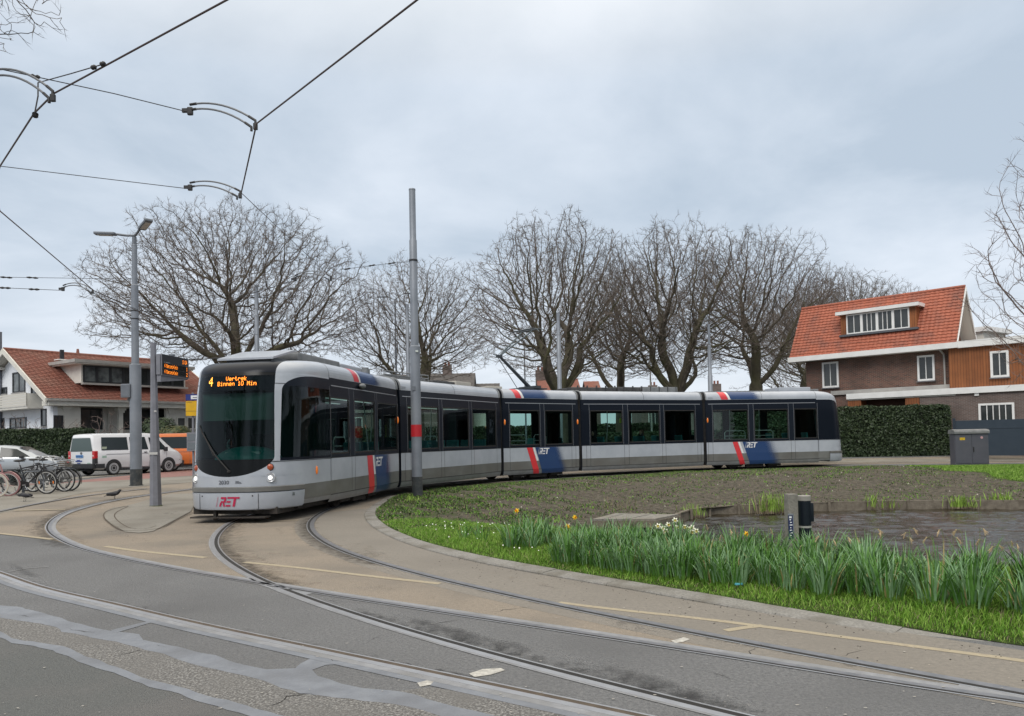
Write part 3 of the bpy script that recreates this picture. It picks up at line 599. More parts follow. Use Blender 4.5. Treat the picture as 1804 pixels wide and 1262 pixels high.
o = bf.build('road_specks', None, mat('pale_fleck', (.38, .36, .33), .8)); o['kind'] = 'structure'

for px in ([(560,935),(640,950),(700,985),(800,1010),(760,1020),(660,1000),(600,975)], [(430,960),(520,965),(560,990),(500,1000),(440,985)], [(150,915),(260,950),(330,965),(300,972),(200,955),(150,935)], [(560,1010),(680,1030),(820,1060),(960,1085),(900,1090),(760,1062),(600,1030)], [(1000,1085),(1150,1108),(1300,1132),(1420,1150),(1300,1140),(1100,1108)], [(830,1000),(940,1025),(1060,1045),(1000,1048),(880,1025)], [(1150,1075),(1300,1100),(1500,1130),(1400,1128),(1250,1105)], [(20,915),(90,912),(120,925),(60,935),(10,932)], [(300,890),(340,905),(300,925),(260,915)], [(470,930),(500,925),(520,945),(490,950)]): blob(px, M_STAINB if len(px) % 2 else M_STAIN, .30, dz=.0178)
# =================================================================== TRAM
M_SILV = mat('tram_silver_paint', (.41, .44, .49), .30, c2=(.36, .39, .44), ns=2.2, coat=.5, rv=.05)
M_SILVR = mat('tram_roof_paint', (.42, .45, .50), .30, c2=(.36, .39, .44), ns=1.5, coat=.4)
M_GREY = mat('tram_grey_paint', (.135, .138, .135), .4, c2=(.165, .166, .16), ns=3, coat=.2, c3=(.12, .115, .105), ns3=1.2)
M_GREYL = mat('tram_skirt_paint', (.235, .24, .245), .42, c2=(.19, .19, .19), ns=4)
M_DARK = mat('tram_dark_band', (.007, .010, .017), .28, spec=.16)
M_DARK2 = mat('tram_pillar_dark', (.011, .015, .024), .3, spec=.16)
M_SEAM = mat('panel_seam', (.02, .02, .022), .7)
M_TRED = mat('tram_red', (.62, .035, .045), .35, coat=.4)
M_TWHT = mat('tram_white', (.72, .72, .72), .4, coat=.3)
M_RUB = mat('black_rubber', (.012, .012, .013), .75, c2=(.025, .024, .024), ns=10)
M_BOGIE = mat('bogie_iron', (.02, .018, .016), .8, c2=(.05, .04, .033), ns=12)
M_GLS = glass_mat('tram_window_glass', (.56, .72, .68), fres=1.38)
M_GLSD = glass_mat('tram_cab_glass', (.24, .37, .35), fres=1.33)
M_DASH = mat('teal_dash', (.03, .24, .23), .35)
M_TEAL = mat('teal_seat', (.015, .14, .15), .7, c2=(.03, .20, .21), ns=6)
M_INT = mat('tram_lining', (.30, .36, .36), .6); M_INTD = mat('tram_floor', (.05, .055, .06), .8); M_RAILW = mat('handrail', (.62, .66, .64), .3)
M_LINE = mat('window_trim', (.33, .35, .38), .35, metal=.3)
M_ROOFG = mat('roof_equipment_grey', (.15, .16, .17), .6, c2=(.21, .22, .23), ns=5); M_ROOFD = mat('roof_equipment_dark', (.03, .032, .036), .6, c2=(.07, .07, .072), ns=5)
M_ORG = mat('orange_lens', (.75, .18, .02), .25, coat=.6, emit=(1, .3, .03), es=.15)
M_LED = mat('led_amber', (.9, .25, .02), .5, emit=(1.0, .24, .012), es=2.6)
M_LEDY = mat('led_amber_pale', (.9, .35, .05), .5, emit=(1.0, .40, .05), es=2.3)
M_DISP = mat('display_black', (.005, .006, .007), .25, spec=.2)
M_HEAD = mat('headlight_lens', (.9, .9, .88), .1, emit=(1, .98, .92), es=1.1); M_REFL = mat('lamp_reflector', (.65, .66, .68), .15, metal=.9)
M_TAIL = mat('red_lens', (.35, .06, .015), .2, coat=.8)
def blue_mat():
    """blue livery field whose right end breaks up into dots"""
    mt = bpy.data.materials.new('tram_blue_livery'); mt.use_nodes = True; nt = mt.node_tree; b = nt.nodes['Principled BSDF']; A = nt.nodes.new; Lk = nt.links.new
    b.inputs['Base Color'].default_value = (.016, .048, .145, 1); b.inputs['Roughness'].default_value = .36; b.inputs['Coat Weight'].default_value = .4
    uv = A('ShaderNodeUVMap'); s = A('ShaderNodeSeparateXYZ'); Lk(uv.outputs[0], s.inputs[0])
    def mth(op, a, b_=None):
        n = A('ShaderNodeMath'); n.operation = op
        for i, v in enumerate((a, b_)):
            if v is None: continue
            if isinstance(v, (int, float)): n.inputs[i].default_value = v
            else: Lk(v, n.inputs[i])
        return n.outputs[0]
    K = math.pi / .022
    sx = mth('SINE', mth('MULTIPLY', s.outputs[0], K)); sy = mth('SINE', mth('MULTIPLY', s.outputs[1], K)); p = mth('MULTIPLY', sx, sy)
    # z channel: fraction into the dotted zone (0..1) is stored in a second uv map
    u2 = A('ShaderNodeUVMap'); u2.uv_map = 'fade'; s2 = A('ShaderNodeSeparateXYZ'); Lk(u2.outputs[0], s2.inputs[0])
    th = mth('SUBTRACT', mth('MULTIPLY', s2.outputs[0], 2.1), 1.05)
    al = mth('GREATER_THAN', p, th); Lk(al, b.inputs['Alpha']); return mt
M_BLUE = blue_mat()
ZB, ZS, ZG_, ZW, ZL_, ZD, ZR = .23, .39, .70, 1.20, 2.81, 2.98, 3.33
HW = 1.2
def bodyw(z):   # half width of the body at a height
    if z <= .23: return 1.13
    if z < .42: return 1.13 + .07 * ((z - .23) / .19) ** .7
    if z <= 2.4: return 1.2
    if z <= 2.98: return 1.2 - .035 * ((z - 2.4) / .58) ** 1.5
    t = min(1, (z - 2.98) / .35); return .86 + .305 * math.sqrt(max(0, 1 - t ** 2.8))
ZROWS = [.23, .30, .39, .70, 1.20, 1.9, 2.5, 2.81, 2.98, 3.04, 3.10, 3.16, 3.21, 3.25, 3.28, 3.305, 3.32, 3.33]
def zmat(z0):
    return M_GREYL if z0 < .385 else M_GREY if z0 < .695 else M_SILV if z0 < 1.19 else M_DARK if z0 < 2.97 else M_SILVR
tram = E('tram', (NOSE.x, NOSE.y, 0), 0, 'long silver, grey and dark blue articulated tram with amber 4 Vertrek display on the curve', 'tram')
def modM(P, Q):
    d = (Q - P); a = math.atan2(d.y, d.x)
    return Matrix.Translation((-NOSE.x, -NOSE.y, 0)) @ Matrix.Translation((P.x, P.y, 0)) @ Matrix.Rotation(a, 4, 'Z'), d.length, a
mods = [(NOSE, AX[0]), (AX[0], AX[1]), (AX[1], AX[2]), (AX[2], AX[3]), (AX[3], TAIL)]
GAP = .13
class Mod: pass
MODS = []
for i, (P, Q) in enumerate(mods):
    k = Mod(); k.P, k.Q = P, Q; k.M, k.L, k.a = modM(P, Q); k.e = (Q - P).normalized(); k.n = Vector((k.e.y, -k.e.x))   # near side normal (local -y)
    k.x0 = 0 if i == 0 else GAP; k.x1 = k.L if i == 4 else k.L - GAP
    k.near = P + k.n * HW
    trn = lambda a_, b_: .075 + HW * math.tan(abs(math.atan2(a_.x * b_.y - a_.y * b_.x, a_.dot(b_))) / 2)
    if i > 0: k.x0 = trn((mods[i - 1][1] - mods[i - 1][0]).normalized(), k.e)
    if i < 4: k.x1 = k.L - trn(k.e, (mods[i + 1][1] - mods[i + 1][0]).normalized())
    MODS.append(k)
def SX(k, px, py): return ONPL(px, py, k.near, k.e)[0]
def side_line(b, x0, x1, z0, z1, side, d=.004):   # thin flush plate on a side
    y = -side * (HW + d); 
    rows = [[(x0, -side * (bodyw(z) + d), z), (x1, -side * (bodyw(z) + d), z)] for z in [z0] + [q for q in ZROWS if z0 < q < z1] + [z1]]
    if side < 0: rows = [r[::-1] for r in rows]
    b.grid(rows)
def body_side(b, x0, x1, wins, wz=(1.27, 2.56)):
    """side walls of a carriage with real window openings"""
    for side in (1, -1):
        xs = sorted({x0, x1} | {q for w_ in wins for q in w_})
        zs = sorted(set(ZROWS) | set(wz))
        for i in range(len(zs) - 1):
            z0, z1 = zs[i], zs[i + 1]
            for j in range(len(xs) - 1):
                a, c = xs[j], xs[j + 1]
                if any(w_[0] - 1e-6 <= a and c <= w_[1] + 1e-6 for w_ in wins) and z0 >= wz[0] - 1e-6 and z1 <= wz[1] + 1e-6: continue
                b.m(zmat(z0)); q = [(a, -side * bodyw(z0), z0), (c, -side * bodyw(z0), z0), (c, -side * bodyw(z1), z1), (a, -side * bodyw(z1), z1)]
                b.add(q if side > 0 else q[::-1], [(0, 1, 2, 3)])
    b.m(M_ROOFG); b.add([(x0, -.86, 3.33), (x1, -.86, 3.33), (x1, .86, 3.33), (x0, .86, 3.33)], [(0, 1, 2, 3)])
    b.m(M_BOGIE); b.add([(x0, -1.13, .23), (x1, -1.13, .23), (x1, 1.13, .23), (x0, 1.13, .23)], [(3, 2, 1, 0)])
def end_cap(b, x, facing, mt):
    ring = [(x, -bodyw(z), z) for z in ZROWS] + [(x, bodyw(z), z) for z in ZROWS[::-1]]
    b.m(mt); b.add(ring, [tuple(range(len(ring))) if facing < 0 else tuple(range(len(ring)))[::-1]])
def portal(b, x):   # end wall with gangway opening
    b.m(M_DARK2); zz = [q for q in ZROWS]
    for side in (1, -1):
        for i in range(len(zz) - 1):
            z0, z1 = zz[i], zz[i + 1]; inn = .62 if z1 <= 2.5 else 0
            b.add([(x, side * bodyw(z0), z0), (x, side * inn, z0), (x, side * inn, z1), (x, side * bodyw(z1), z1)], [(0, 1, 2, 3)])
def windows(k, wins, parent, z0=1.27, z1=2.56):
    for side in (1, -1):
        for (a, c) in wins:
            g = MB().m(M_GLS); y = -side * 1.182
            g.add([(a, y, z0), (c, y, z0), (c, y, z1), (a, y, z1)], [(0, 1, 2, 3)])
            g.m(M_RUB)   # frame reveal
            for (u0, u1, v0, v1) in ((a, a + .035, z0, z1), (c - .035, c, z0, z1), (a, c, z0, z0 + .04), (a, c, z1 - .035, z1)):
                g.bx(u0, u1, y - .012, y + .016, v0, v1)
            g.build('window', parent)
def trim(k, parent, wins, seams, x0, x1):
    b = MB()
    for side in (1, -1):
        b.m(M_LINE); side_line(b, x0 + .12, x1 - .12, 2.795, 2.815, side, .006)
        b.m(M_DARK2)
        for (a, c) in zip([w_[1] for w_ in wins[:-1]], [w_[0] for w_ in wins[1:]]):
            if c - a > .05: side_line(b, a, c, 1.21, 2.78, side, .003)
        b.m(M_LINE)
        for (a, c) in wins:
            side_line(b, a - .028, a - .020, 1.21, 2.79, side, .005); side_line(b, c + .020, c + .028, 1.21, 2.79, side, .005)
        b.m(M_SEAM)
        for s_ in seams: side_line(b, s_ - .006, s_ + .006, .40, 1.20, side, .003)
        side_line(b, x0, x1, .383, .397, side, .004); side_line(b, x0, x1, 1.19, 1.206, side, .003)
    b.build('trim', parent)
    b = MB().m(M_SEAM)
    n = max(2, int((x1 - x0) / 2.1))
    for q in range(1, n):
        x = x0 + (x1 - x0) * q / n
        for side in (1, -1): side_line(b, x - .007, x + .007, 2.99, 3.33, side, .003)
    b.build('roof_seam', parent)
def logo(k, parent, x, z, h, side, mt, name='operator_logo'):
    """italic RET lettering with a thin slash in front"""
    b = MB().m(mt); S = .22
    def P_(poly):
        pts = [((x + side * (u + S * v) * h) if side > 0 else (x - (u + S * v - 2.1) * h), -side * (bodyw(z + v * h) + .0075), z + v * h) for u, v in poly]
        b.add(pts if side > 0 else pts[::-1], [tuple(range(len(pts)))])
    P_([(-.26, -.05), (-.21, -.05), (-.21, 1.05), (-.26, 1.05)])
    P_([(.0, .80), (.62, .80), (.62, 1), (.0, 1)]); P_([(.42, .42), (.64, .42), (.64, .80), (.42, .80)]); P_([(.08, .42), (.42, .42), (.42, .58), (.08, .58)])
    P_([(0, 0), (.2, 0), (.2, .42), (0, .42)]); P_([(.32, .42), (.46, .42), (.68, 0), (.46, 0)])
    P_([(.74, 0), (1.22, 0), (1.22, .18), (.74, .18)]); P_([(.74, .41), (1.18, .41), (1.18, .59), (.74, .59)]); P_([(.74, .82), (2.02, .82), (2.02, 1), (.74, 1)])
    P_([(1.44, 0), (1.68, 0), (1.68, .82), (1.44, .82)])
    return b.build(name, parent)
def livery(k, parent, lo, up):
    """lo = (red0,red1,blue0,blue1,dot1) x at the sill, slanting down to the right; up the same on the roof shoulder"""
    for side in (1, -1):
        b = MB()
        def strip(m_, xa, xb, sh, z0, z1, d):
            b.m(m_); zs = [z0] + [q for q in ZROWS if z0 < q < z1] + [z1]; zt = z1
            rows = [[(xa + sh * (zt - z) / (z1 - z0), -side * (bodyw(z) + d), z), (xb + sh * (zt - z) / (z1 - z0), -side * (bodyw(z) + d), z)] for z in zs]
            if side < 0: rows = [r[::-1] for r in rows]
            b.grid(rows)
        sh = lo[5]
        zb = .235
        strip(M_TRED, lo[0], lo[1], sh, zb, 1.188, .0045); strip(M_TWHT, lo[1] + .02, lo[1] + .10, sh * (1.188 - .705) / (1.188 - zb), .705, 1.188, .0045)
        b.build('red_stripe', parent); b = MB(); strip(M_TRED, up[0], up[1], up[5], 2.99, 3.322, .0045); strip(M_TWHT, up[1] + .02, up[1] + .11, up[5], 2.99, 3.322, .0045)
        b.build('red_stripe', parent)
        for (v, z0, z1) in ((lo, zb, 1.188), (up, 2.99, 3.322)):
            b = MB().m(M_BLUE); zs = [z0] + [q for q in ZROWS if z0 < q < z1] + [z1]; cols = [v[2], v[3], v[4]]
            rows = [[(c + v[5] * (z1 - z) / (z1 - z0), -side * (bodyw(z) + .0055), z) for c in cols] for z in zs]
            if side < 0: rows = [r[::-1] for r in rows]; 
            b.grid(rows); o = b.build('blue_stripe', parent); me = o.data
            ua = me.uv_layers.new(name='UVMap'); ub = me.uv_layers.new(name='fade')
            for li, lp in enumerate(me.loops):
                co = me.vertices[lp.vertex_index].co; ua.data[li].uv = (co.x, co.z * 1.0 + abs(co.y))
                sft = v[5] * (z1 - co.z) / (z1 - z0); ub.data[li].uv = (max(0, (co.x - sft - v[3]) / (v[4] - v[3])), 0)
def interior(k, parent, x0, x1, seats, rails):
    b = MB().m(M_INTD); b.bx(x0, x1, -1.12, 1.12, .36, .42); b.m(M_INT); b.bx(x0, x1, -1.1, 1.1, 2.62, 2.68)
    b.m(mat('ceiling_light', (.8, .85, .8), .5, emit=(.8, 1, .95), es=.35)); b.bx(x0 + .2, x1 - .2, -.5, -.42, 2.605, 2.618); b.bx(x0 + .2, x1 - .2, .42, .5, 2.605, 2.618)
    b.build('interior', parent)
    for (x, y, d) in seats:
        s = MB().m(M_TEAL); s.box((x, y, .86), (.42, .44, .08), bev=.03); s.box((x - d * .22, y, 1.20), (.07, .44, .66), M=Matrix.Rotation(-d * .12, 4, 'Y'), bev=.03); s.m(M_INTD); s.box((x, y, .62), (.3, .1, .42))
        s.build('seat', parent)
    for (x, y, w_) in rails:
        r_ = MB().m(M_RAILW)
        if w_: r_.tube([(x, y, .5), (x, y, 1.58), (x + .08, y, 1.66), (x + w_ - .08, y, 1.66), (x + w_, y, 1.58), (x + w_, y, .5)], .017, 8); r_.tube([(x, y, 1.44), (x + w_, y, 1.44)], .014, 8); r_.tube([(x, y, 1.30), (x + w_, y, 1.30)], .014, 8)
        else: r_.tube([(x, y, .42), (x, y, 1.2), (x + .03, y * .92, 1.9), (x, y * .85, 2.62)], .018, 8)
        r_.build('handrail', parent)
def wheelset(k, parent, xc):
    b = MB().m(M_BOGIE); b.bx(xc - 1.15, xc + 1.15, -.98, .98, .24, .42)
    for x in (xc - .9, xc + .9):
        for y in (-.72, .72): b.cyl((x, y, .30), .30, .12, 24, 'Y'); b.cyl((x, y * 1.1, .30), .14, .1, 12, 'Y')
        b.bx(x - .3, x + .3, -1.0, -.9, .14, .3)
    b.bx(xc - .4, xc + .4, -1.0, -.86, .10, .25); b.bx(xc - .4, xc + .4, .86, 1.0, .10, .25)
    b.build('bogie', parent)
def nose_outline(z, AA, xback, fwd):
    """half plan curve from the centre of the face (s=0) to the side at xback; returns fn(s)->(x,y)"""
    w = bodyw(z)
    x0 = 0.03 + (.10 * max(0, (z - .9)) / 1.0 * .9 if z > .9 else 0)
    if z > 2.6: x0 += .10 * (z - 2.6)
    if z > 2.98: t = (z - 2.98) / .35; x0 += .28 * (1 - math.sqrt(max(0, 1 - t ** 2.2)))
    n = 3.0
    pts = []
    NS = 64
    for i in range(NS + 1):
        th = (math.pi / 2) * i / NS; cx_ = math.cos(th) ** (2 / n); sy_ = math.sin(th) ** (2 / n)
        pts.append((x0 + (AA - x0) * (1 - cx_), w * sy_))
    pts.append((xback, w))
    return pts
def cut(pts, ya, yb):   # part of the half outline with ya <= y <= yb, resampled
    out = []; 
    def lerp_at(y):
        for i in range(len(pts) - 1):
            if pts[i][1] <= y <= pts[i + 1][1] and pts[i + 1][1] > pts[i][1]:
                t = (y - pts[i][1]) / (pts[i + 1][1] - pts[i][1]); return (pts[i][0] + t * (pts[i + 1][0] - pts[i][0]), y)
        return pts[-1]
    a = lerp_at(ya); c = lerp_at(yb) if yb is not None else pts[-1]
    mid = [p for p in pts if p[1] > a[1] + 1e-5 and (yb is None or p[1] < yb - 1e-5)]
    if yb is None: mid = [p for p in mid if p != pts[-1]]
    full = [a] + mid + [c]
    d = [0]
    for i in range(1, len(full)): d.append(d[-1] + math.hypot(full[i][0] - full[i - 1][0], full[i][1] - full[i - 1][1]))
    n = 14; res = []
    for q in range(n + 1):
        t = d[-1] * q / n; i = max(0, min(len(full) - 2, int(np.searchsorted(d, t)) - 1)); L_ = max(1e-9, d[i + 1] - d[i]); f = min(1, max(0, (t - d[i]) / L_))
        res.append((full[i][0] + f * (full[i + 1][0] - full[i][0]), full[i][1] + f * (full[i + 1][1] - full[i][1])))
    return res
def yb_fn(z):    # half width of the windscreen
    if z < .905: return None
    if z < 1.30: t = (1.30 - z) / .395; return max(.02, .85 * math.sqrt(max(0, 1 - t * t)))
    if z <= 3.0: return .85 - .02 * (z - 1.3)
    return min(.816, bodyw(z) - .05 - .05 * (z - 3.0))
def nose(k, parent, AA, front=True):
    """cab end: painted shell, windscreen and side cab glass as separate surfaces. local x=0 is the face"""
    zz = sorted(set([round(.30 + .02 * i, 3) for i in range(155)] + [.39, .70, 1.20, 2.98, .905, .908, .915, .925, .94, 3.33])); zz = [z for z in zz if .30 <= z <= 3.33]
    shell = MB(); ws = MB(); sgs = {1: MB(), -1: MB()}; hood = MB()
    lim = AA + .35
    YP = lambda z: (.925 if z < 2.62 else .925 + .22 * ((z - 2.62) / .31) ** 2)
    for sgn in (1, -1):
        for i in range(len(zz) - 1):
            z0, z1 = zz[i], zz[i + 1]; zm = (z0 + z1) / 2
            r0, r1 = nose_outline(z0, AA, lim, 1), nose_outline(z1, AA, lim, 1)
            def strip(mb, a0, a1, c0, c1, mt_):
                A_, B_ = cut(r0, a0, c0), cut(r1, a1, c1); mb.m(mt_)
                rows = [[(p[0], sgn * p[1], z0) for p in A_], [(p[0], sgn * p[1], z1) for p in B_]]
                if sgn > 0: rows = rows[::-1]
                mb.grid(rows)
            y0, y1 = yb_fn(z0), yb_fn(z1)
            glass_side = 1.2 < zm < 2.93
            inn0, inn1 = (y0 or 0), (y1 or 0)
            if y0 is None or y1 is None: inn0 = inn1 = 0 if (zm < 1 or True) else 0
            if y0 is not None and y1 is not None:
                if zm < 3.0: strip(ws, 0, 0, y0, y1, M_GLSD if 1.24 < zm < 2.90 and front else M_DISP)
                else: strip(hood, 0, 0, y0, y1, M_DARK)
            pm = zmat(z0)
            if zm < .70: pm = M_GREY if zm >= .39 else M_GREYL
            if 1.19 < zm < 2.98: pm = M_SILV
            if glass_side:
                strip(shell, inn0, inn1, YP(z0), YP(z1), M_SILV)
                strip(sgs[sgn], YP(z0), YP(z1), None, None, M_DARK if (zm < 1.27 or zm > 2.70 or not front) else M_GLSD)
            else:
                strip(shell, inn0, inn1, None, None, pm)
    seam = MB().m(M_SEAM)
    for sgn in (1, -1):
        for zq in (1.188, 2.74):
            r_ = nose_outline(zq, AA, lim, 1); y0 = (yb_fn(zq) or 0); c = cut(r_, y0, YP(zq) if zq > 2 else None)
            rows = [[(p[0] - .004 * (1 if p[0] < .6 else 0), sgn * (p[1] + .004), zq + q) for p in c] for q in (-.006, .006)]
            seam.grid(rows if sgn < 0 else rows[::-1])
        side_line(seam, lim - .006, lim + .008, 2.99, 3.33, sgn, .004)
    seam.build('cab_seam', parent)
    # roof of the nose
    r = nose_outline(3.33, AA, lim, 1); c = cut(r, 0, None); shell.m(M_DARK)
    shell.grid([[(p[0], p[1], 3.331) for p in c], [(p[0], -p[1], 3.331) for p in c]])
    for mb_ in (shell, ws, hood, sgs[1], sgs[-1]):
        mb_.v = [(x, y, 2.9 + (z - 2.9) * (1 - .46 * max(0, 1 - x / (AA + .3)) ** 1.4) if z > 2.9 else z) for x, y, z in mb_.v]
    shell.build('cab_shell', parent, smooth=True, angle=30); 
    for o, nm in ((ws, 'windscreen'), (hood, 'windscreen_hood'), (sgs[1], 'cab_side_window'), (sgs[-1], 'cab_side_window')): o.build(nm, parent, smooth=True, angle=30)
    # bumper standing a little proud and wrapping round the corners
    bp = MB()
    def brow(z, off, xe):
        r = nose_outline(z, AA, lim, 1); pts = [p for p in r if p[0] <= xe]; q = []
        for i, p in enumerate(pts):
            a = pts[max(i - 1, 0)]; c_ = pts[min(i + 1, len(pts) - 1)]; tx, ty = c_[0] - a[0], c_[1] - a[1]; l = math.hypot(tx, ty) or 1; q.append((p[0] - ty / l * off, p[1] + tx / l * off))
        q[0] = (pts[0][0] - off, 0)
        return [(x, -y, z) for x, y in q[::-1]] + [(x, y, z) for x, y in q[1:]]
    xe = .98
    bp.m(M_SILV); bp.grid([brow(.245, -.06, xe), brow(.27, .02, xe), brow(.31, .035, xe), brow(.585, .035, xe), brow(.60, .01, xe)][::-1])
    bp.m(M_GREY); bp.grid([brow(.60, .012, xe), brow(.615, .045, xe), brow(.695, .045, xe), brow(.71, .002, xe)][::-1]); bp.m(M_SEAM); bp.grid([brow(.60, -.01, xe), brow(.61, .02, xe)][::-1])
    bp.m(M_BOGIE); c = brow(.246, -.06, xe); bp.add(c, [tuple(range(len(c)))])
    bp.build('bumper', parent, smooth=True, angle=35)
# ---------------- module windows, in photo pixels at the sill
WPX = [[(572, 616), (625.5, 661.5), (666, 701)],
       [(719, 774), (781, 827), (833, 875)],
       [(899, 952), (961, 1009.5)],
       [(1040.5, 1098), (1108.5, 1163.5), (1172, 1226)],
       [(1257.5, 1319.5), (1330, 1390), (1401, 1460)]]
SEAMPX = [[565, 573, 620, 626, 704], [714, 724, 778, 783.5, 831, 836, 876], [887, 899, 1008, 1015], [1034, 1041, 1101, 1109, 1168, 1174, 1230, 1236], [1249, 1257, 1395, 1402, 1464, 1474]]
car_names = []
for i, k in enumerate(MODS):
    wins = []
    for a, c in WPX[i]:
        py = 806 - (0 if i == 0 else 16) - i * 3; wins.append((SX(k, a, 790), SX(k, c, 790)))
    k.wins = wins; k.seams = [SX(k, s_, 820) for s_ in SEAMPX[i]]
NA, TA = 1.9, 1.15
for i, k in enumerate(MODS):
    x0, x1 = k.x0, k.x1
    car = E('carriage', parent=tram); car.matrix_local = k.M; k.o = car
    bx0 = NA + .3 if i == 0 else x0; bx1 = x1 - TA - .3 if i == 4 else x1
    k.wins = [(max(a, bx0 + .05), min(c, bx1 - .05)) for a, c in k.wins]
    b = MB(); body_side(b, bx0, bx1, k.wins)
    if i > 0: portal(b, x0)
    if i < 4: portal(b, x1)
    b.build('car_body', car, smooth=True, angle=20)
    windows(k, k.wins, car); trim(k, car, k.wins, [s_ for s_ in k.seams if bx0 - .1 < s_ < bx1 + .2], bx0, bx1)
k1, k2, k3, k4, k5 = MODS
nose(k1, k1.o, NA)
# rear cab: same builder turned round
rear = E('rear_cab', parent=k5.o); RM = Matrix.Translation((k5.L, 0, 0)) @ Matrix.Rotation(math.pi, 4, 'Z')
tmp = k5.o; 
nose(k5, rear, TA, front=False)
for o in list(children(rear)):
    o.parent = k5.o; o.matrix_local = RM
bpy.data.objects.remove(rear)
# interiors
def ser(a, c, n): return [a + (c - a) * i / max(1, n - 1) for i in range(n)]
interior(k1, k1.o, 2.2, k1.x1 - .01, [(x, y, 1) for x in ser(4.7, 5.9, 2) for y in (-.8, .8)], [(3.9, -.55, .75), (5.0, -.5, .55), (2.6, .6, 0), (4.2, .8, 0), (5.6, -.8, 0)])
interior(k2, k2.o, k2.x0 + .01, k2.x1 - .01, [(x, y, -1) for x in ser(.7, 5.2, 6) for y in (-.82, .82)], [(2.5, -.5, .7), (3.3, -.7, 0), (1.3, .7, 0), (4.6, .7, 0)])
interior(k3, k3.o, k3.x0 + .01, k3.x1 - .01, [(.7, -.82, 1), (.7, .82, 1), (3.1, .82, -1)], [(1.0, -.45, 1.0), (2.3, -.55, .6), (2.0, .7, 0)])
interior(k4, k4.o, k4.x0 + .01, k4.x1 - .01, [(x, y, 1) for x in ser(.6, 5.4, 6) for y in (-.82, .82)], [(2.6, .75, 0), (4.4, -.7, 0), (1.5, .7, 0)])
interior(k5, k5.o, k5.x0 + .01, k5.L - 1.0, [(x, y, 1) for x in (.8, 4.4, 5.2) for y in (-.82, .82)], [(1.4, -.5, .95), (2.7, -.5, .95), (3.6, .7, 0), (2.2, .75, 0)])
for k, xc in ((k1, 4.4), (k3, k3.L / 2), (k5, 2.5)): wheelset(k, k.o, xc)
b = MB().m(mat('yellow_green_post', (.45, .62, .03), .5)); b.bx(k4.wins[0][1] - .22, k4.wins[0][1] - .12, .98, 1.04, 1.7, 2.25); b.bx(k3.wins[1][1] - .2, k3.wins[1][1] - .05, 1.0, 1.05, 2.1, 2.3); 
b.build('notice', k4.o)
# cab interior: dash dome, blind, driver's partition, seat
b = MB().m(M_DASH); b.ell((.95, .05, 1.20), (.50, .72, .30), 28, 16); b.build('dashboard', k1.o, smooth=True)
b = MB().m(mat('cab_lining', (.10, .12, .12), .8)); b.bx(2.16, 2.20, -1.1, 1.1, .45, 2.9); b.bx(.6, 2.2, -1.1, 1.1, .5, .56); b.bx(.75, 2.2, -.8, .8, 2.84, 2.87); b.m(M_INTD); b.bx(1.35, 1.45, -.25, .3, .9, 1.75, bev=.04); b.bx(1.3, 1.7, -.25, .3, .85, .95, bev=.03); b.build('cab_interior', k1.o)
b = MB().m(mat('sun_blind', (.26, .30, .28), .9)); b.grid([[(.34 + .1 * (abs(y) / .8) ** 3 + .03, y, z) for y in ser(-.78, .78, 9)] for z in (2.02, 2.56)]); b.build('sun_blind', k1.o)
b = MB().m(M_RAILW); b.box((.62, .0, 1.36), (.05, .75, .05)); b.build('dashboard_rail', k1.o)
# destination display: dot matrix lettering
FONT = {'4': ["00010", "00110", "01010", "10010", "11111", "00010", "00010"], 'V': ["10001", "10001", "10001", "10001", "10001", "01010", "00100"], 'e': ["00000", "00000", "01110", "10001", "11111", "10000", "01110"], 'r': ["00000", "00000", "10110", "11001", "10000", "10000", "10000"], 't': ["01000", "01000", "11100", "01000", "01000", "01001", "00110"], 'k': ["10000", "10000", "10010", "10100", "11000", "10100", "10010"], 'B': ["11110", "10001", "10001", "11110", "10001", "10001", "11110"], 'i': ["00100", "00000", "01100", "00100", "00100", "00100", "01110"], 'n': ["00000", "00000", "10110", "11001", "10001", "10001", "10001"], '1': ["00100", "01100", "00100", "00100", "00100", "00100", "01110"], '0': ["01110", "10001", "10001", "10001", "10001", "10001", "01110"], 'M': ["10001", "11011", "10101", "10101", "10001", "10001", "10001"], '2': ["01110", "10001", "00001", "00110", "01000", "10000", "11111"], '3': ["01110", "10001", "00001", "00110", "00001", "10001", "01110"], ':': ["00000", "00100", "00100", "00000", "00100", "00100", "00000"], 'a': ["00000", "00000", "01110", "00001", "01111", "10001", "01111"], 'c': ["00000", "00000", "01110", "10000", "10000", "10001", "01110"], 'o': ["00000", "00000", "01110", "10001", "10001", "10001", "01110"], 'p': ["00000", "00000", "11110", "10001", "11110", "10000", "10000"], 'l': ["01100", "00100", "00100", "00100", "00100", "00100", "01110"], ' ': ["00000"] * 7}
def dots(b, txt, u, v, px_, fn, fill=.92, bold=0, adv=6):
    px_, py_ = px_ if isinstance(px_, tuple) else (px_, px_)
    for ch in txt:
        g = FONT[ch]
        for r_ in range(7):
            for c_ in range(5):
                if g[r_][c_] == '1':
                    x = u + c_ * px_; y = v - r_ * py_; q = px_ * fill; qy = py_ * fill
                    b.add([fn(x, y - qy), fn(x + q + bold, y - qy), fn(x + q + bold, y), fn(x, y)], [(0, 1, 2, 3)])
        u += adv * px_
def wsx(y, z): r = nose_outline(z, NA, NA + .3, 1); return cut(r, abs(y), None)[0][0]
fnF = lambda u, z: (wsx(u, z) - .012 + 0 * u, -u * 1.0, z)
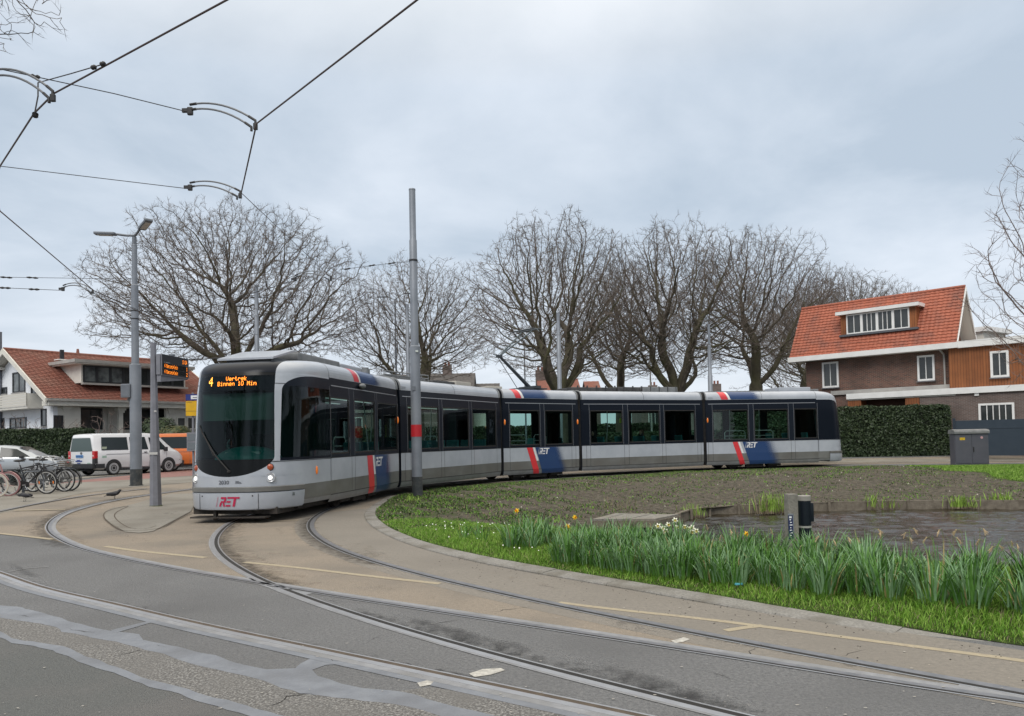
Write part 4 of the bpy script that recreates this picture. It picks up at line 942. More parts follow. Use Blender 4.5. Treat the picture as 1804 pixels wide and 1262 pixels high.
# u runs left -> right as seen from the front: the viewer's right is local -y
disp = MB().m(M_DISP); disp.grid([[(wsx(y, z) + .03, y, z) for y in ser(-.8, .8, 9)] for z in (2.62, 2.90)]); disp.build('display_panel', k1.o)
FD = lambda u, z: (wsx(-u, z) - .01, -u, z)
d = MB().m(M_LEDY); dots(d, '4', -.50, 2.885, (.019, .026), FD, bold=.0008)
d.build('line_number', k1.o); d = MB(); d.m(M_LED); dots(d, 'Vertrek', -.115, 2.885, (.0108, .0122), FD, bold=.0008)
d.build('destination_text', k1.o); d = MB().m(M_LED); dots(d, 'Binnen 10 Min', -.29, 2.785, (.0105, .0122), FD, bold=.0008)
d.build('destination_text', k1.o)
# fleet number, logos
faceM = lambda y, z: Matrix.Translation((wsx(y, z) - .008, y, z)) @ Matrix.Rotation(math.pi * 1.5, 4, 'Z') @ Matrix.Rotation(math.pi / 2, 4, 'X')
M_TXT = mat('dark_lettering', (.03, .035, .05), .5)
text_mesh('2030', .105, M_TXT, 'fleet_number', k1.o, faceM(.07, .765), sx=1.05)
text_mesh('2e klas', .035, M_TXT, 'small_lettering', k1.o, faceM(-.24, .80)) if False else None
b = MB().m(M_TXT)
for (y0, y1, z) in ((-.17, -.25, .815), (-.17, -.29, .795), (-.17, -.30, .778)): b.add([(wsx(y0, z) - .008, y0, z), (wsx(y1, z) - .008, y1, z), (wsx(y1, z) - .008, y1, z + .008), (wsx(y0, z) - .008, y0, z + .008)], [(0, 1, 2, 3)])
b.build('small_lettering', k1.o)
# front logo on the bumper, dark red
def front_logo():
    b = MB().m(mat('logo_red', (.42, .01, .06), .45)); h = .185; x0 = -.15; z = .335; S = .22
    def P_(poly):
        pts = [(-.012 + wsx(abs(x0 + (u + S * v) * h * 1.0), .5) - .036 - .0, -(x0 + (u + S * v) * h), z + v * h) for u, v in poly]; b.add(pts, [tuple(range(len(pts)))])
    P_([(-.36, -.05), (-.32, -.05), (-.32, 1.02), (-.36, 1.02)])
    P_([(.0, .80), (.62, .80), (.62, 1), (.0, 1)]); P_([(.42, .42), (.64, .42), (.64, .80), (.42, .80)]); P_([(.08, .42), (.42, .42), (.42, .58), (.08, .58)])
    P_([(0, 0), (.2, 0), (.2, .42), (0, .42)]); P_([(.32, .42), (.46, .42), (.68, 0), (.46, 0)])
    P_([(.74, 0), (1.26, 0), (1.26, .18), (.74, .18)]); P_([(.74, .41), (1.2, .41), (1.2, .59), (.74, .59)]); P_([(.74, .82), (2.12, .82), (2.12, 1), (.74, 1)]); P_([(1.5, 0), (1.76, 0), (1.76, .82), (1.5, .82)])
    b.build('operator_logo', k1.o)
front_logo()
b = MB().m(M_SEAM)
for y in (.62, -.42 - .2):
    b.grid([[(wsx(abs(y), .5) - .040, y + q, z) for q in (-.006, .006)] for z in (.27, .58)])
for y in (.55, -.52): b.cyl((wsx(y, .5) - .038, y, .535), .014, .01, 10, 'X')
b.build('bumper_seam', k1.o)
# headlights and indicators
for sg_, yy in ((1, .80), (-1, .80)):
    x = wsx(yy, .86); h = E('headlight', parent=k1.o); h.matrix_local = Matrix.Translation((x - .008, sg_ * yy, .875)) @ Matrix.Rotation(-sg_ * .35, 4, 'Z')
    b = MB().m(M_REFL); b.ring((0, 0, 0), .085, .012, 28, 6); b.v = [(y_, x_, z_) for x_, y_, z_ in b.v]; b.m(M_REFL); b.cyl((.006, 0, 0), .082, .012, 28, 'X'); b.m(M_HEAD); b.cyl((-.006, 0, 0), .040, .012, 24, 'X'); b.build('lamp', h)
    h2 = MB().m(M_TAIL); h2.ell((0, 0, 0), (.03, .062, .062), 20, 12); h2.m(M_SEAM); h2.cyl((.006, 0, 0), .075, .012, 24, 'X')
    o = h2.build('indicator', k1.o, smooth=True); o.matrix_local = Matrix.Translation((wsx(yy, 1.06) - .006, sg_ * yy * .985, 1.08)) @ Matrix.Rotation(-sg_ * .35, 4, 'Z')
# wiper
b = MB().m(M_RUB); P3 = lambda y, z, o: (wsx(abs(y), z) - o, y, z)
b.tube([P3(-.05, 1.02, .03), P3(.25, 1.33, .05), P3(.62, 1.80, .03)], .013, 6); b.tube([P3(.30, 1.32, .02), P3(.72, 1.93, .02)], .009, 6); b.tube([P3(-.05, 1.02, .03), P3(-.02, 1.0, .0)], .03, 8); b.build('wiper', k1.o)
# coupling bar under the front
b = MB().m(M_BOGIE); b.bx(.12, .2, .3, .36, .06, .26); b.bx(.05, .35, -.75, .82, .10, .125); b.bx(.3, 2.6, -.9, .9, .16, .30); b.bx(1.0, 6, -1.0, 1.0, .2, .3); b.build('lifeguard', k1.o)
# liveries
def lv(k, r, ry, s):   # px tuples -> x
    return [SX(k, q, ry) for q in r] + [s]
lo1 = lv(k1, (646.5, 656, 660, 676, 688), 800, .17); up1 = lv(k1, (622, 630.5, 634, 656, 671), 660, .15)
lo3 = lv(k3, (928, 938, 943, 975, 990), 787, .34); up3 = lv(k3, (904, 914, 919, 953, 968), 690, .14)
lo5 = lv(k5, (1290.5, 1299.5, 1308, 1345, 1366), 779, .33); up5 = lv(k5, (1265.5, 1277.5, 1282, 1322, 1339), 690, .14)
livery(k1, k1.o, lo1, up1); livery(k3, k3.o, lo3, up3); livery(k5, k5.o, lo5, up5)
logo(k1, k1.o, SX(k1, 661.5, 812), .90, .235, 1, M_TWHT); logo(k3, k3.o, SX(k3, 950, 797), .935, .225, 1, M_TWHT); logo(k5, k5.o, SX(k5, 1315, 785), .935, .225, 1, M_TWHT)
for k, x in ((k2, k2.x0 + .1), (k5, k5.x0 + .12)):
    text_mesh('2030', .11, mat('faint_lettering', (.25, .27, .30), .5), 'fleet_number', k.o, Matrix.Translation((x, -bodyw(3.05) - .012, 3.02)) @ Matrix.Rotation(math.pi / 2 - .12, 4, 'X'), align='LEFT')
# side details
b = MB().m(M_ROOFG); b.ell((SX(k1, 636, 683), -1.24, 2.90), (.16, .07, .065), 16, 10); b.build('side_camera', k1.o, smooth=True)
for k, x in ((k1, k1.x1 - .06), (k3, k3.x0 + .07), (k3, k3.x1 - .05), (k5, k5.x0 + .07)):
    b = MB().m(M_ORG); b.ell((x, -1.205, 2.12), (.035, .035, .10), 12, 8); b.m(M_RUB); b.bx(x - .045, x + .045, -1.206, -1.19, 2.0, 2.24); b.build('marker_light', k.o, smooth=True)
b = MB().m(M_ORG); x = SX(k1, 558, 832); b.ell((x, -1.203, .96), (.04, .02, .09), 12, 8); b.build('side_indicator', k1.o, smooth=True)
b = MB().m(M_DARK2)
xa, xb = SX(k1, 533, 760), SX(k1, 556, 760)
side_line(b, xa, xb, 1.22, 2.75, 1, .02) ; b.build('cab_door_panel', k1.o) if False else None
# bellows between the carriages
for i in range(4):
    A_, B_ = MODS[i], MODS[i + 1]; bl = MB().m(M_RUB); rows = []
    for q in range(9):
        t = q / 8; s_ = .94 if q % 2 == 0 else .91
        if q in (0, 8): s_ = .94
        row = []
        for z, sd in [(z, -1) for z in ZROWS] + [(z, 1) for z in ZROWS[::-1]]:
            zc = .25 + (z - .23) * .985
            pa = A_.M @ Vector((A_.x1, sd * bodyw(z) * s_, zc)); pb = B_.M @ Vector((B_.x0, sd * bodyw(z) * s_, zc)); row.append(pa.lerp(pb, t))
        rows.append(row + [row[0]])
    bl.grid(rows); bl.build('bellows', tram, smooth=True)
    fr = MB().m(M_ROOFG)
    for K_, x in ((A_, A_.x1 - .02), (B_, B_.x0 + .02)):
        pts = [K_.M @ Vector((x, -(bodyw(z) + .015), z)) for z in ZROWS if z > 2.9] ; pts += [K_.M @ Vector((x, (bodyw(z) + .015), z)) for z in ZROWS[::-1] if z > 2.9]; fr.tube(pts, .028, 6)
    fr.build('portal_frame', tram)
# roof equipment
def roofbox(k, x0, x1, y0, y1, z1, mt, name='roof_unit', bev=.04, slope=0):
    b = MB().m(mt); b.bx(x0, x1, y0, y1, 3.332, z1, bev=bev); return b.build(name, k.o)
b = MB().m(M_SILVR); b.add([(.75, .62, 3.27), (.75, -.62, 3.27), (1.75, -.62, 3.52), (1.75, .62, 3.52), (.75, .62, 3.31), (.75, -.62, 3.31), (1.75, -.62, 3.56), (1.75, .62, 3.56)], [(3, 2, 1, 0), (4, 5, 6, 7), (0, 1, 5, 4), (1, 2, 6, 5), (2, 3, 7, 6), (3, 0, 4, 7)]); b.m(M_ROOFG); b.bx(.9, 1.75, -.5, .5, 3.1, 3.33)
b.build('roof_hatch', k1.o)
roofbox(k1, 1.9, 4.2, -.82 + .2, .7, 3.53, M_ROOFG); roofbox(k1, 4.25, 5.7, -.62, .6, 3.50, M_SILVR)
b = MB().m(M_ROOFG); b.cyl((5.3, -.86, 3.36), .12, .12, 16); b.cyl((5.3, -.86, 3.44), .09, .06, 16); b.build('roof_vent', k1.o)
b = MB().m(M_ROOFG)
for z in (3.46, 3.56): b.tube([(.3, -.62, z), (2.6, -.62, z)], .02, 6)
for x in ser(.3, 2.6, 7): b.tube([(x, -.62, 3.33), (x, -.62, 3.58)], .015, 6)
b.build('roof_rail', k2.o); roofbox(k2, .6, 2.7, -.45, .5, 3.50, M_ROOFG); roofbox(k2, 3.0, 4.6, -.55, .5, 3.46, M_ROOFD); roofbox(k2, 4.3, 5.3, -.6, .5, 3.5, mat('roof_cream', (.42, .40, .36), .6)); roofbox(k3, .15, .8, -.6, .6, 3.44, mat('roof_cream', (.42, .40, .36), .6))
roofbox(k4, .15, 2.2, -.66, .6, 3.50, M_ROOFD); roofbox(k4, 2.3, 3.4, -.66, .6, 3.53, M_ROOFD); roofbox(k4, 3.5, 5.3, -.66, .6, 3.55, M_ROOFG)
for x in ser(.4, 5.2, 12): roofbox(k4, x, x + .03, -.68, -.6, 3.57, M_ROOFD, 'roof_bracket', .005)
roofbox(k5, .6, 3.2, -.6, .6, 3.38, M_ROOFG); roofbox(k5, 3.9, 5.4, -.68, .6, 3.52, M_SILVR); roofbox(k5, 5.4, 5.9, -.5, .5, 3.44, M_ROOFG)
# pantograph on the middle carriage, raised to the wire
pg = E('pantograph', parent=tram); pg.matrix_local = k3.M @ Matrix.Translation((k3.L * .62, 0, 3.34))
M_PAN = mat('pantograph_steel', (.05, .06, .07), .5, metal=.3); M_PANL = mat('pantograph_tube', (.09, .115, .13), .45, metal=.3)
b = MB().m(M_PAN); b.bx(-.7, .5, -.45, .45, .05, .10); b.bx(-.15, .15, -.5, .5, .08, .18); b.build('pantograph_base', pg)
b = MB().m(M_PAN); b.tube([(0, 0, .14), (-1.45, 0, 1.28)], [.075, .05], 10); b.tube([(-.62, 0, .10), (-1.52, 0, 1.22)], .013, 6); b.build('lower_arm', pg)
b = MB().m(M_PANL); b.tube([(-1.48, 0, 1.26), (-.1, -.32, 2.28)], .03, 8); b.tube([(-1.48, 0, 1.26), (-.1, .32, 2.28)], .03, 8); b.tube([(-1.75, 0, 1.34), (-1.35, 0, 1.26)], .02, 6); b.tube([(-1.5, 0, 1.34), (-.2, 0, 2.22)], .012, 6); b.m(M_PAN); b.box((-1.47, 0, 1.27), (.2, .14, .1)); b.build('upper_arm', pg)
b = MB().m(M_PAN)
for dx in (-.16, .12): b.tube([(dx - .1, -.62, 2.34), (dx - .1, .62, 2.34)], .03, 8)
b.m(M_PANL)
for dx in (-.16, .12):
    for s_ in (-1, 1): b.tube([(dx - .1, s_ * .62, 2.34), (dx - .1, s_ * .78, 2.31), (dx - .1, s_ * .92, 2.18)], .015, 6)
b.build('collector_head', pg)
# =================================================================== TREES
M_BARK = mat('plane_bark', (.10, .086, .062), .9, c2=(.055, .047, .035), ns=3, bump=.6, bs=14, c3=(.085, .085, .035), ns3=.5)
M_TWIG = mat('bare_twigs', (.095, .078, .064), .9, c2=(.145, .118, .098), ns=.8)
M_TWIGL = mat('pale_twigs', (.13, .095, .085), .85, c2=(.18, .14, .125), ns=2)
def grow(seed, crown, n_att, h0, step=.34, di=2.4, dk=.62, trunk_lean=0.0, forks=None, up=.0, iters=130, wig=.2, mom=.22):
    """space colonisation: crown(p)->bool inside envelope, returns nodes, parents"""
    rg = np.random.default_rng(seed); (cx0, cx1, cy0, cy1, cz0, cz1), fn = crown
    A = []
    while len(A) < n_att:
        p = rg.uniform((cx0, cy0, cz0), (cx1, cy1, cz1), (4000, 3)); A.extend(p[fn(p)].tolist())
    A = np.array(A[:n_att]); nodes = [np.array((0, 0, 0.0))]; par = [-1]
    z = 0
    while z < h0: z += step; nodes.append(np.array((trunk_lean * z + .03 * math.sin(z * 1.3), .02 * math.cos(z), z))); par.append(len(nodes) - 2)
    if forks:
        base = len(nodes) - 1
        for (dx, dy, dz, n) in forks:
            c = base; v = np.array((dx, dy, dz), float); v /= np.linalg.norm(v); p = nodes[base].copy()
            for q in range(n):
                v = v + rg.normal(0, .09, 3) + np.array((0, 0, .02)); v /= np.linalg.norm(v); p = p + v * step; nodes.append(p.copy()); par.append(c); c = len(nodes) - 1
    alive = np.ones(len(A), bool); dird = {}
    for it in range(iters):
        kd = kdtree.KDTree(len(nodes))
        for i, p in enumerate(nodes): kd.insert(p, i)
        kd.balance(); acc = {}
        for ai in np.nonzero(alive)[0]:
            co, idx, d = kd.find(A[ai])
            if d < dk: alive[ai] = False; continue
            if d < di:
                v = (A[ai] - nodes[idx]) / d; a = acc.get(idx)
                if a is None: acc[idx] = v.copy()
                else: a += v
        if not acc: break
        new = 0
        for idx, v in acc.items():
            l = np.linalg.norm(v)
            if l < 1e-3: continue
            v = v / l
            if par[idx] >= 0: pv = nodes[idx] - nodes[par[idx]]; v = v + mom * pv / (np.linalg.norm(pv) + 1e-9)
            v = v + rg.normal(0, wig, 3) + np.array((0, 0, up)); v /= np.linalg.norm(v)
            if dird.get(idx, 0) > 3: continue
            dird[idx] = dird.get(idx, 0) + 1
            nodes.append(nodes[idx] + v * step * rg.uniform(.8, 1.15)); par.append(idx); new += 1
        if not new: break
    return np.array(nodes), np.array(par)
def tree_mesh(name, nodes, par, rtip=.010, rexp=2.12, rtrunk=.45, twigs=3, twl=.5, seed=1, split_r=.035, rt=.0065, tw2=1):
    rg = np.random.default_rng(seed); n = len(nodes); ch = [[] for _ in range(n)]
    for i, p in enumerate(par):
        if p >= 0: ch[p].append(i)
    area = np.zeros(n)
    for i in range(n - 1, -1, -1):
        area[i] = max(area[i], rtip ** rexp)
        if par[i] >= 0: area[par[i]] += area[i]
    rad = area ** (1 / rexp); rad = rad * np.where(rad > 0, 1, 1); s = rtrunk / rad[1]; rad = np.where(rad > rtip * 1.5, rad * (1 + (s - 1) * np.clip((rad - rtip * 1.5) / (rad[1] - rtip * 1.5), 0, 1) ** .5), rad)
    rad[0] = rad[1] * 1.35; rad[1] *= 1.1
    TR, TW = MB(), MB(); done = set()
    # chains
    start = [(0, None)]; 
    while start:
        i, pr = start.pop(); chain = [i] if pr is None else [pr, i]
        while ch[chain[-1]]:
            cs = sorted(ch[chain[-1]], key=lambda c: -rad[c]); nx = cs[0]
            for c in cs[1:]: start.append((c, chain[-1]))
            chain.append(nx)
        r = [float(rad[c]) for c in chain]
        if pr is not None: r[0] = min(float(rad[pr]), r[1] * 1.15)
        # split chain by thickness
        k = next((q for q in range(len(chain)) if r[q] < split_r), len(chain))
        if k > 1: TR.tube([nodes[c] for c in chain[:k + 1]], r[:k + 1], 7 if r[0] < .12 else 10, cap=False)
        if k < len(chain):
            st = max(0, k - 0); seg = chain[max(0, k):]; rr = r[max(0, k):]
            if k > 0: seg = [chain[k]] + seg[1:]
            if len(seg) > 1: TW.tube([nodes[c] for c in seg], rr, 4 if rr[0] > .02 else 3, cap=False)
    # fine twigs on thin nodes
    cand = [i for i in range(n) if rad[i] < rtip * 3.6]
    V = []; F = []
    for i in cand:
        m_ = twigs if not ch[i] else tw2
        d0 = nodes[i] - nodes[par[i]] if par[i] >= 0 else np.array((0, 0, 1.)); d0 = d0 / (np.linalg.norm(d0) + 1e-9)
        for _ in range(m_):
            v = d0 + rg.normal(0, .55, 3) + np.array((0, 0, .12)); v /= np.linalg.norm(v); l = twl * rg.uniform(.5, 1.2); p0 = nodes[i]; p1 = p0 + v * l * .5; v2 = v + rg.normal(0, .3, 3) + np.array((0, 0, .15)); v2 /= np.linalg.norm(v2); p2 = p1 + v2 * l * .5
            u = np.cross(v, (.3, .5, .8)); u /= np.linalg.norm(u) + 1e-9; w_ = np.cross(v, u); o = len(V)
            for p, q in ((p0, rt), (p1, rt * .8)):
                for a in (0, 2.094, 4.189): V.append(p + (u * math.cos(a) + w_ * math.sin(a)) * q)
            V.append(p2)
            for a in range(3): b_ = (a + 1) % 3; F.append((o + a, o + b_, o + 3 + b_, o + 3 + a)); F.append((o + 3 + a, o + 3 + b_, o + 6))
            if rg.random() < .6:
                v3 = v + rg.normal(0, .7, 3); v3 /= np.linalg.norm(v3); p3 = p1 + v3 * l * .45; o2 = len(V); V.append(p3); F.append((o + 3, o + 4, o2)); F.append((o + 4, o + 5, o2))
    TW.add(V, F)
    return TR, TW
def make_tree(kind, nodes, par, label, group, bark=None, twig=None, **kw):
    TR, TW = tree_mesh(kind, nodes, par, **kw); t = E(kind, label=label, cat='tree', group=group)
    TR.build('trunk', t, bark or M_BARK, smooth=True, angle=80); TW.build('crown', t, twig or M_TWIG, smooth=True, angle=80); return t
def dome(rx, ry, zc, up_, dn, low=0.0, hollow=.0):
    def fn(p):
        x, y, z = p[:, 0] / rx, p[:, 1] / ry, p[:, 2] - zc; zz = np.where(z > 0, z / up_, z / dn); r = np.sqrt(x * x + y * y + zz * zz)
        lump = 1 + .10 * np.sin(5 * np.arctan2(y, x) + 1.3 * z) + .06 * np.sin(9 * np.arctan2(y, x) - .9 * z + 2)
        return (r < lump) & (r > hollow) & (p[:, 2] > low)
    return ((-rx * 1.15, rx * 1.15, -ry * 1.15, ry * 1.15, zc - dn * 1.05, zc + up_ * 1.15), fn)
GT = 'bare plane trees behind the tram'
# broad dome (behind the cab)
nA, pA = grow(11, dome(8.3, 7.0, 9.0, 6.5, 2.9, 6.2, .1), 17000, 5.6, forks=[(-1, .2, .75, 15), (-.5, -.4, 1.1, 13), (1, -.3, .42, 17), (.65, .3, .9, 14), (.06, .05, 1, 18), (-.9, .5, .35, 12), (.4, .8, .7, 10), (-.1, -.9, .7, 10)], step=.25, dk=.38, di=1.6)
tA = make_tree('plane_tree', nA, pA, 'broad dome-shaped bare plane tree directly behind the tram cab', GT, twl=.42, twigs=5, tw2=3, rtip=.0085, rtrunk=.52)
nB, pB = grow(23, dome(5.9, 5.4, 8.8, 5.6, 4.0, 4.6, .1), 14500, 3.4, forks=[(-.45, .1, 1, 15), (.5, -.2, 1, 15), (.1, .5, 1, 12), (-.12, -.4, 1.2, 16), (.9, .2, .6, 13), (-1, -.2, .7, 13), (.8, -.5, .9, 12)], step=.25, dk=.38, di=1.6)
tB = make_tree('plane_tree', nB, pB, 'B', GT, twl=.42, twigs=5, tw2=2, rtrunk=.6, rtip=.0085)
nC, pC = grow(37, dome(5.6, 5.2, 8.6, 5.5, 3.1, 5.5, .1), 12000, 4.2, forks=[(-.6, .1, .9, 11), (.35, -.3, 1, 13), (.8, .4, .6, 11), (-.9, .3, .5, 10)], step=.25, dk=.38, di=1.6)
tC = make_tree('plane_tree', nC, pC, 'C', GT, twl=.42, twigs=5, tw2=2, rtrunk=.42, rtip=.0085)
print('tree nodes', len(nA), len(nB), len(nC))
def put(t, px, Y, rz, s, label, sx=None, z=.2):
    p = AT(px, 770, Y); t.location = (p.x, Y, z); t.rotation_euler = (0, 0, rz); t.scale = (sx or s, s if sx is None else sx, s); t['label'] = label; return t
put(tA, 414, 46, .2, 1.0, 'broad dome-shaped bare plane tree standing behind the tram cab')
tA.scale = (1.0, 1.0, 1.0)
put(tC, 738, 53, 0.4, .98, 'smaller bare plane tree behind the tall mast with the red band')
put(tB, 985, 46, 1.1, 1.0, 'large bare plane tree with a mossy trunk behind the raised pantograph')
t = copy_tree(tB); put(t, 1195, 50, 3.9, 1.04, 'large bare plane tree behind the fourth tram carriage')
t = copy_tree(tC); put(t, 1335, 54, 5.2, 1.10, 'bare plane tree just left of the red-roofed brick house')
t = copy_tree(tC); put(t, 1095, 60, 2.0, 1.05, 'bare plane tree farther back, its crown filling the gap between the two largest plane trees')
t = copy_tree(tB); put(t, 1420, 68, 5.0, .95, 'bare plane tree partly hidden behind the red-roofed brick house')
GF = 'distant bare trees beyond the brick house'
for px, Y, s, rz in ((1500, 95, 1.50, .5), (1575, 100, 1.42, 2.2), (1445, 92, 1.45, 4.0)):
    t = copy_tree(tC); put(t, px, Y, rz, s, 'distant bare tree whose top shows over the red-tiled ridge of the brick house'); t['group'] = GF
for X, Y, rz, s in ((-9, -17, .4, 1.0), (5, -20, 2.4, .9), (-22, -9, 1.2, .9)):
    t = copy_tree(tB); t.location = (X, Y, 0); t.rotation_euler = (0, 0, rz); t.scale = (s,) * 3; t['label'] = 'bare plane tree standing behind the photographer, seen only as a reflection in the tram glass'; t['group'] = 'bare trees reflected in the tram glass'
# pale tree whose branches enter at the right edge
nD, pD = grow(51, dome(3.6, 3.2, 5.6, 6.0, 3.6, 1.2, .1), 3200, 2.0, step=.24, dk=.34, wig=.13, mom=.45, forks=[(-.7, 0, .7, 8), (-.2, .3, 1, 10), (.3, .3, 1, 8)], up=.06)
tD = make_tree('slender_tree', nD, pD, 'D', None, twig=M_TWIGL, bark=M_TWIGL, twl=.42, twigs=3, tw2=1, rtrunk=.11, rtip=.008, rt=.005, split_r=.03)
p = AT(1950, 770, 24); tD.location = (p.x, 24, 0); tD['label'] = 'slender pale bare tree reaching in at the right edge above the wooden annex'
tD.scale = (1.0, 1.0, 1.0)
# overhanging branch, top left
nE, pE = grow(63, ((-1.6, 2.2, -1.2, 1.2, -1.4, .9), lambda p: ((p[:, 0] - .3) / 1.9) ** 2 + (p[:, 1] / 1.0) ** 2 + ((p[:, 2] + .15) / .8) ** 2 < 1), 1500, 0.0, step=.07, di=.8, dk=.10, forks=[(1, 0, -.35, 8)], up=-.01)
tr_ = E('plane_tree', label='dark bare branch hanging in at the top left corner', cat='tree branch')
nE = nE + np.array((-1.5, 0, .55)); TR, TW = tree_mesh('x', nE, pE, rtip=.0035, rtrunk=.025, twigs=2, twl=.16, split_r=.008, rt=.0028, tw2=0); q = AT(20, 25, 8.0)
TR.build('trunk', tr_, M_BARK, smooth=True); TW.build('crown', tr_, M_TWIG, smooth=True); tr_.location = (q.x, q.y, q.z)
tr_.name = 'tree_branch'; 
b = MB(); b.tube([(-1.5, 0, .55), (-2.6, .1, .9), (-4.2, .2, .7), (-4.6, .2, -1.5), (-4.7, .2, -q.z - .05)], [.025, .06, .12, .2, .28], 9); b.build('limb', tr_, M_BARK, smooth=True)
# shrubs
def bare_shrub(px, py, Y, h, w_, seed, label, group='bare garden shrubs in front of the white house'):
    n_, p_ = grow(seed, dome(w_, w_ * .7, h * .55, h * .5, h * .5, .1), 260, .25, step=.12, di=1.0, dk=.2, forks=[(-.5, 0, 1, 5), (.5, .1, 1, 5), (0, .2, 1, 6)])
    t = make_tree('bare_shrub', n_, p_, label, group, twig=M_TWIGL, bark=M_TWIG, rtrunk=.05, rtip=.010, rt=.008, twigs=2, tw2=0, twl=.35, split_r=.03); t['category'] = 'shrub'; q = AT(px, 770, Y); t.location = (q.x, Y, .2 + .0); return t

# leaf clump builder for hedges
def leaf_mesh(pts, nrm, size, seed=0):
    rg = np.random.default_rng(seed); n = len(pts); a = rg.normal(0, 1, (n, 3)) * .75 + nrm * .9; a /= np.linalg.norm(a, axis=1)[:, None]
    u = np.cross(a, rg.normal(0, 1, (n, 3))); u /= np.linalg.norm(u, axis=1)[:, None]; v = np.cross(a, u); s = size * rg.uniform(.6, 1.4, n)[:, None]
    V = np.stack([pts - u * s, pts + v * s * .5, pts + u * s, pts - v * s * .5], 1).reshape(-1, 3); return V, np.arange(4 * n).reshape(-1, 4)
def np_mesh(name, V, F, mts, parent=None, mi=None):
    me = bpy.data.meshes.new(name); k = F.shape[1]; me.vertices.add(len(V)); me.vertices.foreach_set('co', V.astype(np.float32).ravel()); me.loops.add(F.size); me.loops.foreach_set('vertex_index', F.astype(np.int32).ravel())
    me.polygons.add(len(F)); me.polygons.foreach_set('loop_start', np.arange(0, F.size, k, dtype=np.int32)); me.polygons.foreach_set('loop_total', np.full(len(F), k, np.int32))
    for m_ in mts: me.materials.append(m_)
    if mi is not None: me.polygons.foreach_set('material_index', mi.astype(np.int32))
    me.update(calc_edges=True); me.validate(); o = bpy.data.objects.new(name, me); COL.objects.link(o); o.parent = parent; return o
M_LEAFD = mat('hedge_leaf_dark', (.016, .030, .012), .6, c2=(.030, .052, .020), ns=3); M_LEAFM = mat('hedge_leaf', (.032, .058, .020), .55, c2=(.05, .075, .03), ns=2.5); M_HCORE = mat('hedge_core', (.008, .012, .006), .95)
def hedge(P, Q, th, h, label, z0=.2, n=26000, size=.055, seed=3, group=None, wob=.12):
    P = Vector(P); Q = Vector(Q); d = (Q - P); Lh = d.length; a = math.atan2(d.y, d.x); t = E('hedge', (P.x, P.y, z0), a, label, 'hedge', group); rg = np.random.default_rng(seed)
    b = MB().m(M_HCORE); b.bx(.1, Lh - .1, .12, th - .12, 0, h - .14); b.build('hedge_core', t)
    ar = np.array([Lh * h, Lh * th, h * th, h * th]); c = rg.choice(4, n, p=ar / ar.sum()); U = rg.random((n, 2)); P_ = np.zeros((n, 3)); Nn = np.zeros((n, 3))
    k = c == 0; P_[k] = np.stack([U[k, 0] * Lh, 0 * U[k, 0], U[k, 1] * h], 1); Nn[k] = (0, -1, 0)
    k = c == 1; P_[k] = np.stack([U[k, 0] * Lh, U[k, 1] * th, 0 * U[k, 0] + h], 1); Nn[k] = (0, 0, 1)
    k = c == 2; P_[k] = np.stack([0 * U[k, 0] + Lh, U[k, 0] * th, U[k, 1] * h], 1); Nn[k] = (1, 0, 0)
    k = c == 3; P_[k] = np.stack([0 * U[k, 0], U[k, 0] * th, U[k, 1] * h], 1); Nn[k] = (-1, 0, 0)
    ph = rg.uniform(0, 6, 6); wv = (np.sin(P_[:, 0] * 2.1 + ph[0]) * np.sin(P_[:, 2] * 2.7 + ph[1]) + .6 * np.sin(P_[:, 0] * 5.3 + ph[2]) * np.sin(P_[:, 2] * 6.1 + ph[3]) + .4 * np.sin(P_[:, 1] * 6 + ph[4])) * wob * .45
    P_ += Nn * (wv - rg.exponential(.05, n) + .03)[:, None] + rg.normal(0, .015, (n, 3)); P_[:, 2] = np.maximum(P_[:, 2], .02)
    V, F = leaf_mesh(P_, Nn, size, seed); np_mesh('foliage', V, F, [M_LEAFD, M_LEAFM], t, rg.choice(2, n, p=(.6, .4))); return t
def bush(px, py, Y, rx, rz_, label, m1, m2, n=5000, z0=.2, seed=5, size=.07):
    q = AT(px, py, Y); t = E('bush', (q.x, Y, z0), 0, label, 'bush'); rg = np.random.default_rng(seed); v = rg.normal(0, 1, (n, 3)); v /= np.linalg.norm(v, axis=1)[:, None]; hz_ = q.z - z0; r = 1 - rg.exponential(.12, n)[:, None] + .12 * np.sin(v[:, :1] * 7 + 1) * np.sin(v[:, 2:] * 6)
    Pn = v * r * np.array((rx, rx * .8, rz_)) + np.array((0, 0, hz_)); k = Pn[:, 2] > 0; V, F = leaf_mesh(Pn[k], v[k], size, seed); np_mesh('foliage', V, F, [m1, m2], t, rg.choice(2, k.sum())); b = MB().m(M_TWIG)
    for q_ in range(6): a = q_ * 1.05; b.tube([(0, 0, 0), (.2 * rx * math.cos(a), .2 * rx * math.sin(a), hz_ * .5), (.6 * rx * math.cos(a), .5 * rx * math.sin(a), hz_)], [.05, .035, .015], 5)
    b.build('stems', t); return t
